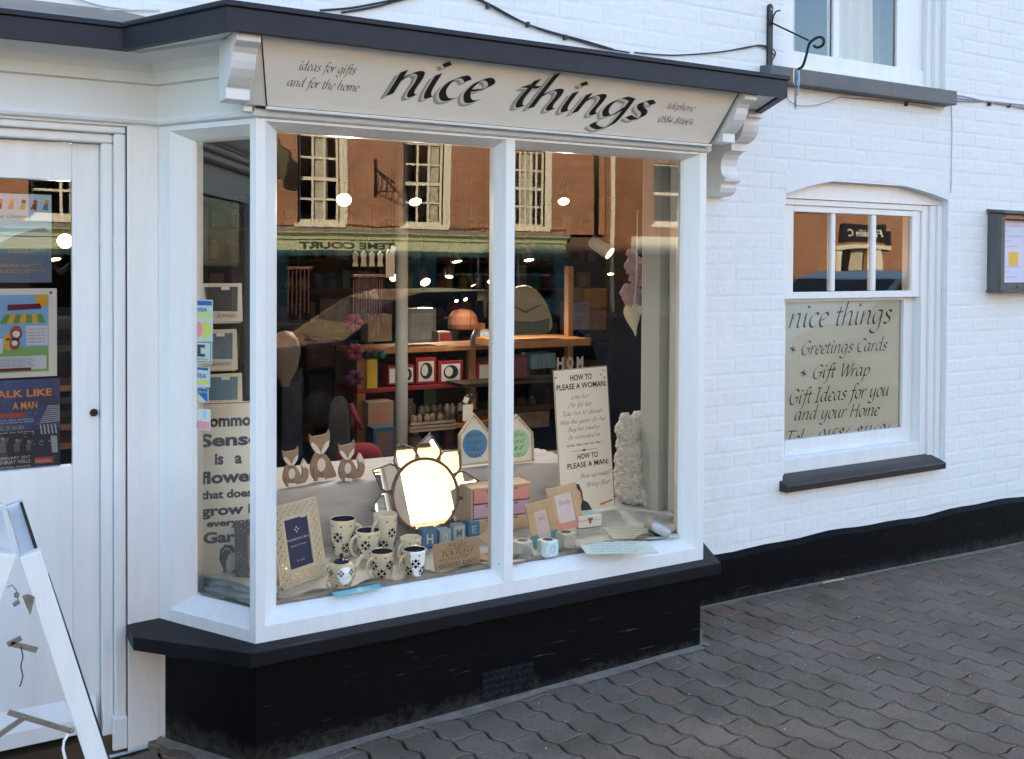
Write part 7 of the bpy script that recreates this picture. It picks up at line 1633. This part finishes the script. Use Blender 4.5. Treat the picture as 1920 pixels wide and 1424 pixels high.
# building two: browner brick, cream string course
B2 = thing('brick_building', 'narrower brick building with paired white sashes and a cream shop fascia across the street', 'building', (24, YO, -.08))
w2_ = [(22.0, 24.4, 3.05, 5.2, 2, 2, 2), (25.6, 27.2, 3.05, 5.2, 2, 2, 1)]
q = WB(); swall(q, 19.9, 28.3, -.1, 7.6, YO-.25, YO+.03, [(a[0], a[1], a[2], a[3]) for a in w2_]+[(21.2, 27.4, .5, 1.9)]); mk('wall', q, brickmat('lined_orange_brick', (.42, .17, .07), (.30, .11, .05), (.40, .30, .2)), B2)
for w_ in w2_: owin(B2, *w_)
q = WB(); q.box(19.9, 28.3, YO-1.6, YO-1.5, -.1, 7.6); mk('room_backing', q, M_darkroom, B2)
q = WB(); q.box(21.0, 27.6, YO+.03, YO+.28, 1.95, 2.55); q.box(20.1, 20.22, YO+.03, YO+.12, -.1, 7.5); mk('cream_fascia', q, M_sashw, B2)
q = WB(); q.box(21.0, 27.6, YO+.03, YO+.12, -.08, .5); q.box(21.0, 21.25, YO+.03, YO+.14, .5, 1.95); q.box(24.2, 24.4, YO+.03, YO+.14, .5, 1.95); mk('shopfront', q, mat('blue_grey_joinery', (.12, .18, .22), .5), B2)
q = WB(); q.quad((27.4, YO-.02, .5), (21.2, YO-.02, .5), (21.2, YO-.02, 1.9), (27.4, YO-.02, 1.9)); mk('shop_pane', q, M_glassd, B2)
q = WB(); q.prism([(19.9, YO+.3, 7.5), (19.9, YO-4.5, 10.4), (19.9, YO-4.5, 10.5), (19.9, YO+.35, 7.6)], (8.4, 0, 0)); mk('roof', q, M_slr, B2)
# building three: seen in the small sash window
B3 = thing('brick_building', 'orange brick building with a dark Franklin sign above a cream shopfront across the street', 'building', (36, YO, -.08))
q = WB(); swall(q, 28.35, 46, -.1, 8.0, YO-.25, YO, [(32.3, 33.95, .6, 2.25), (36.5, 38, 3.9, 6), (30.2, 31.4, 3.9, 6)]); mk('wall', q, M_obrick, B3)
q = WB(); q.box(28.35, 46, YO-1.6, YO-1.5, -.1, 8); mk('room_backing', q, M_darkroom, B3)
owin(B3, 36.5, 38, 3.9, 6, 2, 4, 1); owin(B3, 30.2, 31.4, 3.9, 6, 2, 4, 1)
q = WB(); q.box(32.2, 34.75, YO, YO+.10, 2.62, 3.36); q.box(34.8, 35.15, YO, YO+.10, 2.55, 3.1); mk('sign_board', q, M_navy, B3)
q = WB(); lay(q, calli('', nib=.2), (0, 0, 0), Zw, Xw, Nw, width=None) if False else None
q = WB(); lay(q, bfont('Franklin C', .02, .2), (34.6, YO+.10, 2.84), Vector((-1, 0, 0)), Zw, Vector((0, 1, 0)), .01, width=2.2, height=.42); mk('lettering', q, M_sashw, B3)
q = WB()
for x0_, x1_ in ((32.05, 32.3), (33.95, 34.4)): q.box(x0_, x1_, YO, YO+.16, -.08, 2.3)
q.box(31.9, 34.9, YO, YO+.30, 2.3, 2.48); q.box(32.3, 34.4, YO-.02, YO+.08, .35, .6); mk('shopfront', q, M_sashw, B3)
q = WB(); q.quad((33.95, YO-.05, .6), (32.3, YO-.05, .6), (32.3, YO-.05, 2.29), (33.95, YO-.05, 2.29)); mk('shop_pane', q, M_glassd, B3)
q = WB(); q.box(33.2, 33.9, YO-.3, YO-.28, .6, 2.28); mk('blind', q, M_sashw, B3)
q = WB(); q.prism([(28.35, YO+.3, 7.9), (28.35, YO-4.5, 10.6), (28.35, YO-4.5, 10.7), (28.35, YO+.35, 8.0)], (17.6, 0, 0)); mk('roof', q, M_slr, B3)
# neighbours on our own side: keep the street in shade
for lab, x0_, x1_, hz, rz_, m_ in (('plain pale rendered house adjoining the shop on its left', -24, -4.55, 7.0, 10.4, M_wallp), ('plain brick house adjoining the shop on its right', 9.55, 30, 6.6, 9.6, M_obrick2)):
    o = thing('terraced_house', lab, 'house', ((x0_+x1_)/2, YW, -.08)); q = WB(); wins = [(x, x+1.1, z, z+1.6) for x in [x0_+1.5+3.2*k for k in range(int((x1_-x0_-2)/3.2))] for z in (.9, 3.9)]
    wall_grid(q, x0_, x1_, -.2, hz, YW+.05, YW+.3, wins); q.box(x0_, x1_, 10.3, 10.5, -.2, hz); q.box(x0_, x0_+.2, YW+.3, 10.3, -.2, hz); q.box(x1_-.2, x1_, YW+.3, 10.3, -.2, hz)
    for X_ in (x0_+.01, x1_-.21): q.prism([(X_, YW+.06, hz), (X_, 10.5, hz), (X_, 7.0, rz_-.1)], (.2, 0, 0))
    mk('wall', q, m_, o); q = WB(); q.prism([(x0_, YW-.2, hz-.1), (x0_, 7.0, rz_), (x0_, 7.0, rz_+.1), (x0_, YW-.25, hz)], (x1_-x0_, 0, 0)); q.prism([(x0_, 10.75, hz-.1), (x0_, 7.0, rz_), (x0_, 7.0, rz_+.1), (x0_, 10.8, hz)], (x1_-x0_, 0, 0)); mk('roof', q, M_slr, o)
    for w_ in wins:
        q = WB(); a, b_, c, d = w_
        q.box(a, a+.06, YW+.12, YW+.17, c, d); q.box(b_-.06, b_, YW+.12, YW+.17, c, d); q.box(a+.06, b_-.06, YW+.12, YW+.17, c, c+.07); q.box(a+.06, b_-.06, YW+.12, YW+.17, d-.06, d); q.box(a+.06, b_-.06, YW+.12, YW+.17, (c+d)/2-.02, (c+d)/2+.02)
        wd = mk('window', q, M_gloss, o); q = WB(); q.quad((a, YW+.15, c), (b_, YW+.15, c), (b_, YW+.15, d), (a, YW+.15, d)); mk('pane', q, M_glassd, wd)
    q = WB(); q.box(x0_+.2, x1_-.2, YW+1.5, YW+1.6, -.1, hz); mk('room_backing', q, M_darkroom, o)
# ---- parked cars (seen only as reflections)
def car(lab, loc, rz, paint):
    o = thing('parked_car', lab, 'car', loc, (0, 0, rz), 'cars parked along the kerb')
    W_ = .86
    prof = [(-2.05, .35), (-2.10, .60), (-2.02, .84), (-1.75, .93), (-1.05, .98), (-.45, 1.38), (-.1, 1.46), (.75, 1.47), (1.35, 1.36), (1.80, 1.02), (2.02, .90), (2.08, .60), (2.02, .32), (1.72, .28), (1.66, .50), (1.42, .66), (1.15, .64), (.96, .46), (.92, .27), (-.92, .27), (-.98, .48), (-1.20, .66), (-1.46, .64), (-1.66, .46), (-1.72, .28)]
    q = MB(); n = len(prof); L_ = []
    for y, ins in ((-W_, .0), (-W_*.97, .03), (W_*.97, .03), (W_, .0)):
        k = 1 if abs(y) < W_ else 0
        L_.append([Vector((x, y*(1-(.17*max(0, (z-.95)/.5))), z+(.02 if k and z > .9 else 0))) for x, z in prof])
    for l in L_: q.v += l
    for r_ in range(3):
        for i in range(n): q.f.append((r_*n+i, r_*n+(i+1) % n, (r_+1)*n+(i+1) % n, (r_+1)*n+i))
    q.f += [tuple(range(n))[::-1], tuple(3*n+i for i in range(n))]
    mk('body', q, paint, o, bevel=.02, smooth=False)
    for s in (1, -1):
        yy = lambda z: s*(W_*(1-.17*max(0, (z-.95)/.5))+.004)
        for pts in (((-1.0, 1.0), (-.46, 1.34), (.12, 1.38), (.12, 1.0)), ((.18, 1.0), (.18, 1.38), (.80, 1.38), (1.28, 1.30), (1.55, 1.02))):
            q = MB(); q.poly([(x, yy(z), z) for x, z in pts]); mk('side_window', q, M_dgrey, o)
        for x in (-1.32, 1.32):
            q = MB(); q.lathe([(.0, -.09), (.20, -.10), (.30, -.09), (.325, -.05), (.325, .05), (.30, .09), (.0, .09)], 24, (x, s*(W_-.10), .325), Matrix.Rotation(R(90), 3, 'X')); wl = mk('wheel', q, M_black, o, smooth=True)
            q = MB(); q.lathe([(0, -.115), (.05, -.115), (.19, -.098), (.20, -.09)], 12, (x, s*(W_-.10), .325), Matrix.Rotation(R(90)*s, 3, 'X')); mk('rim', q, M_galv, wl)
        q = MB(); q.box(-1.98, -1.85, s*.62-.14, s*.62+.14, .68, .80); mk('headlight', q, M_cream, o)
        q = MB(); q.box(1.95, 2.06, s*.64-.12, s*.64+.12, .74, .88); mk('tail_light', q, M_red, o)
    q = MB(); q.poly([(-1.0, -.72, 1.005), (-.48, -.66, 1.375), (-.48, .66, 1.375), (-1.0, .72, 1.005)]); q.f[0] = q.f[0][::-1]; q.v = [v+Vector((-.012, 0, .012)) for v in q.v]; mk('windscreen', q, M_dgrey, o)
    q = MB(); q.poly([(1.42, -.66, 1.34), (1.76, -.72, 1.04), (1.76, .72, 1.04), (1.42, .66, 1.34)]); q.f[0] = q.f[0][::-1]; q.v = [v+Vector((.015, 0, .012)) for v in q.v]; mk('rear_window', q, M_dgrey, o)
    return o
car('dark grey hatchback parked at the kerb behind the photographer', (4.6, -3.9, -.2), 0, mat('dark_car_paint', (.03, .03, .035), .25, coat=.6))
car('white hatchback parked further along the kerb to the right', (10.7, -1.6, -.2), 0, mat('white_car_paint', (.75, .75, .74), .25, coat=.6)).scale = (1.15, 1.1, 1.16)
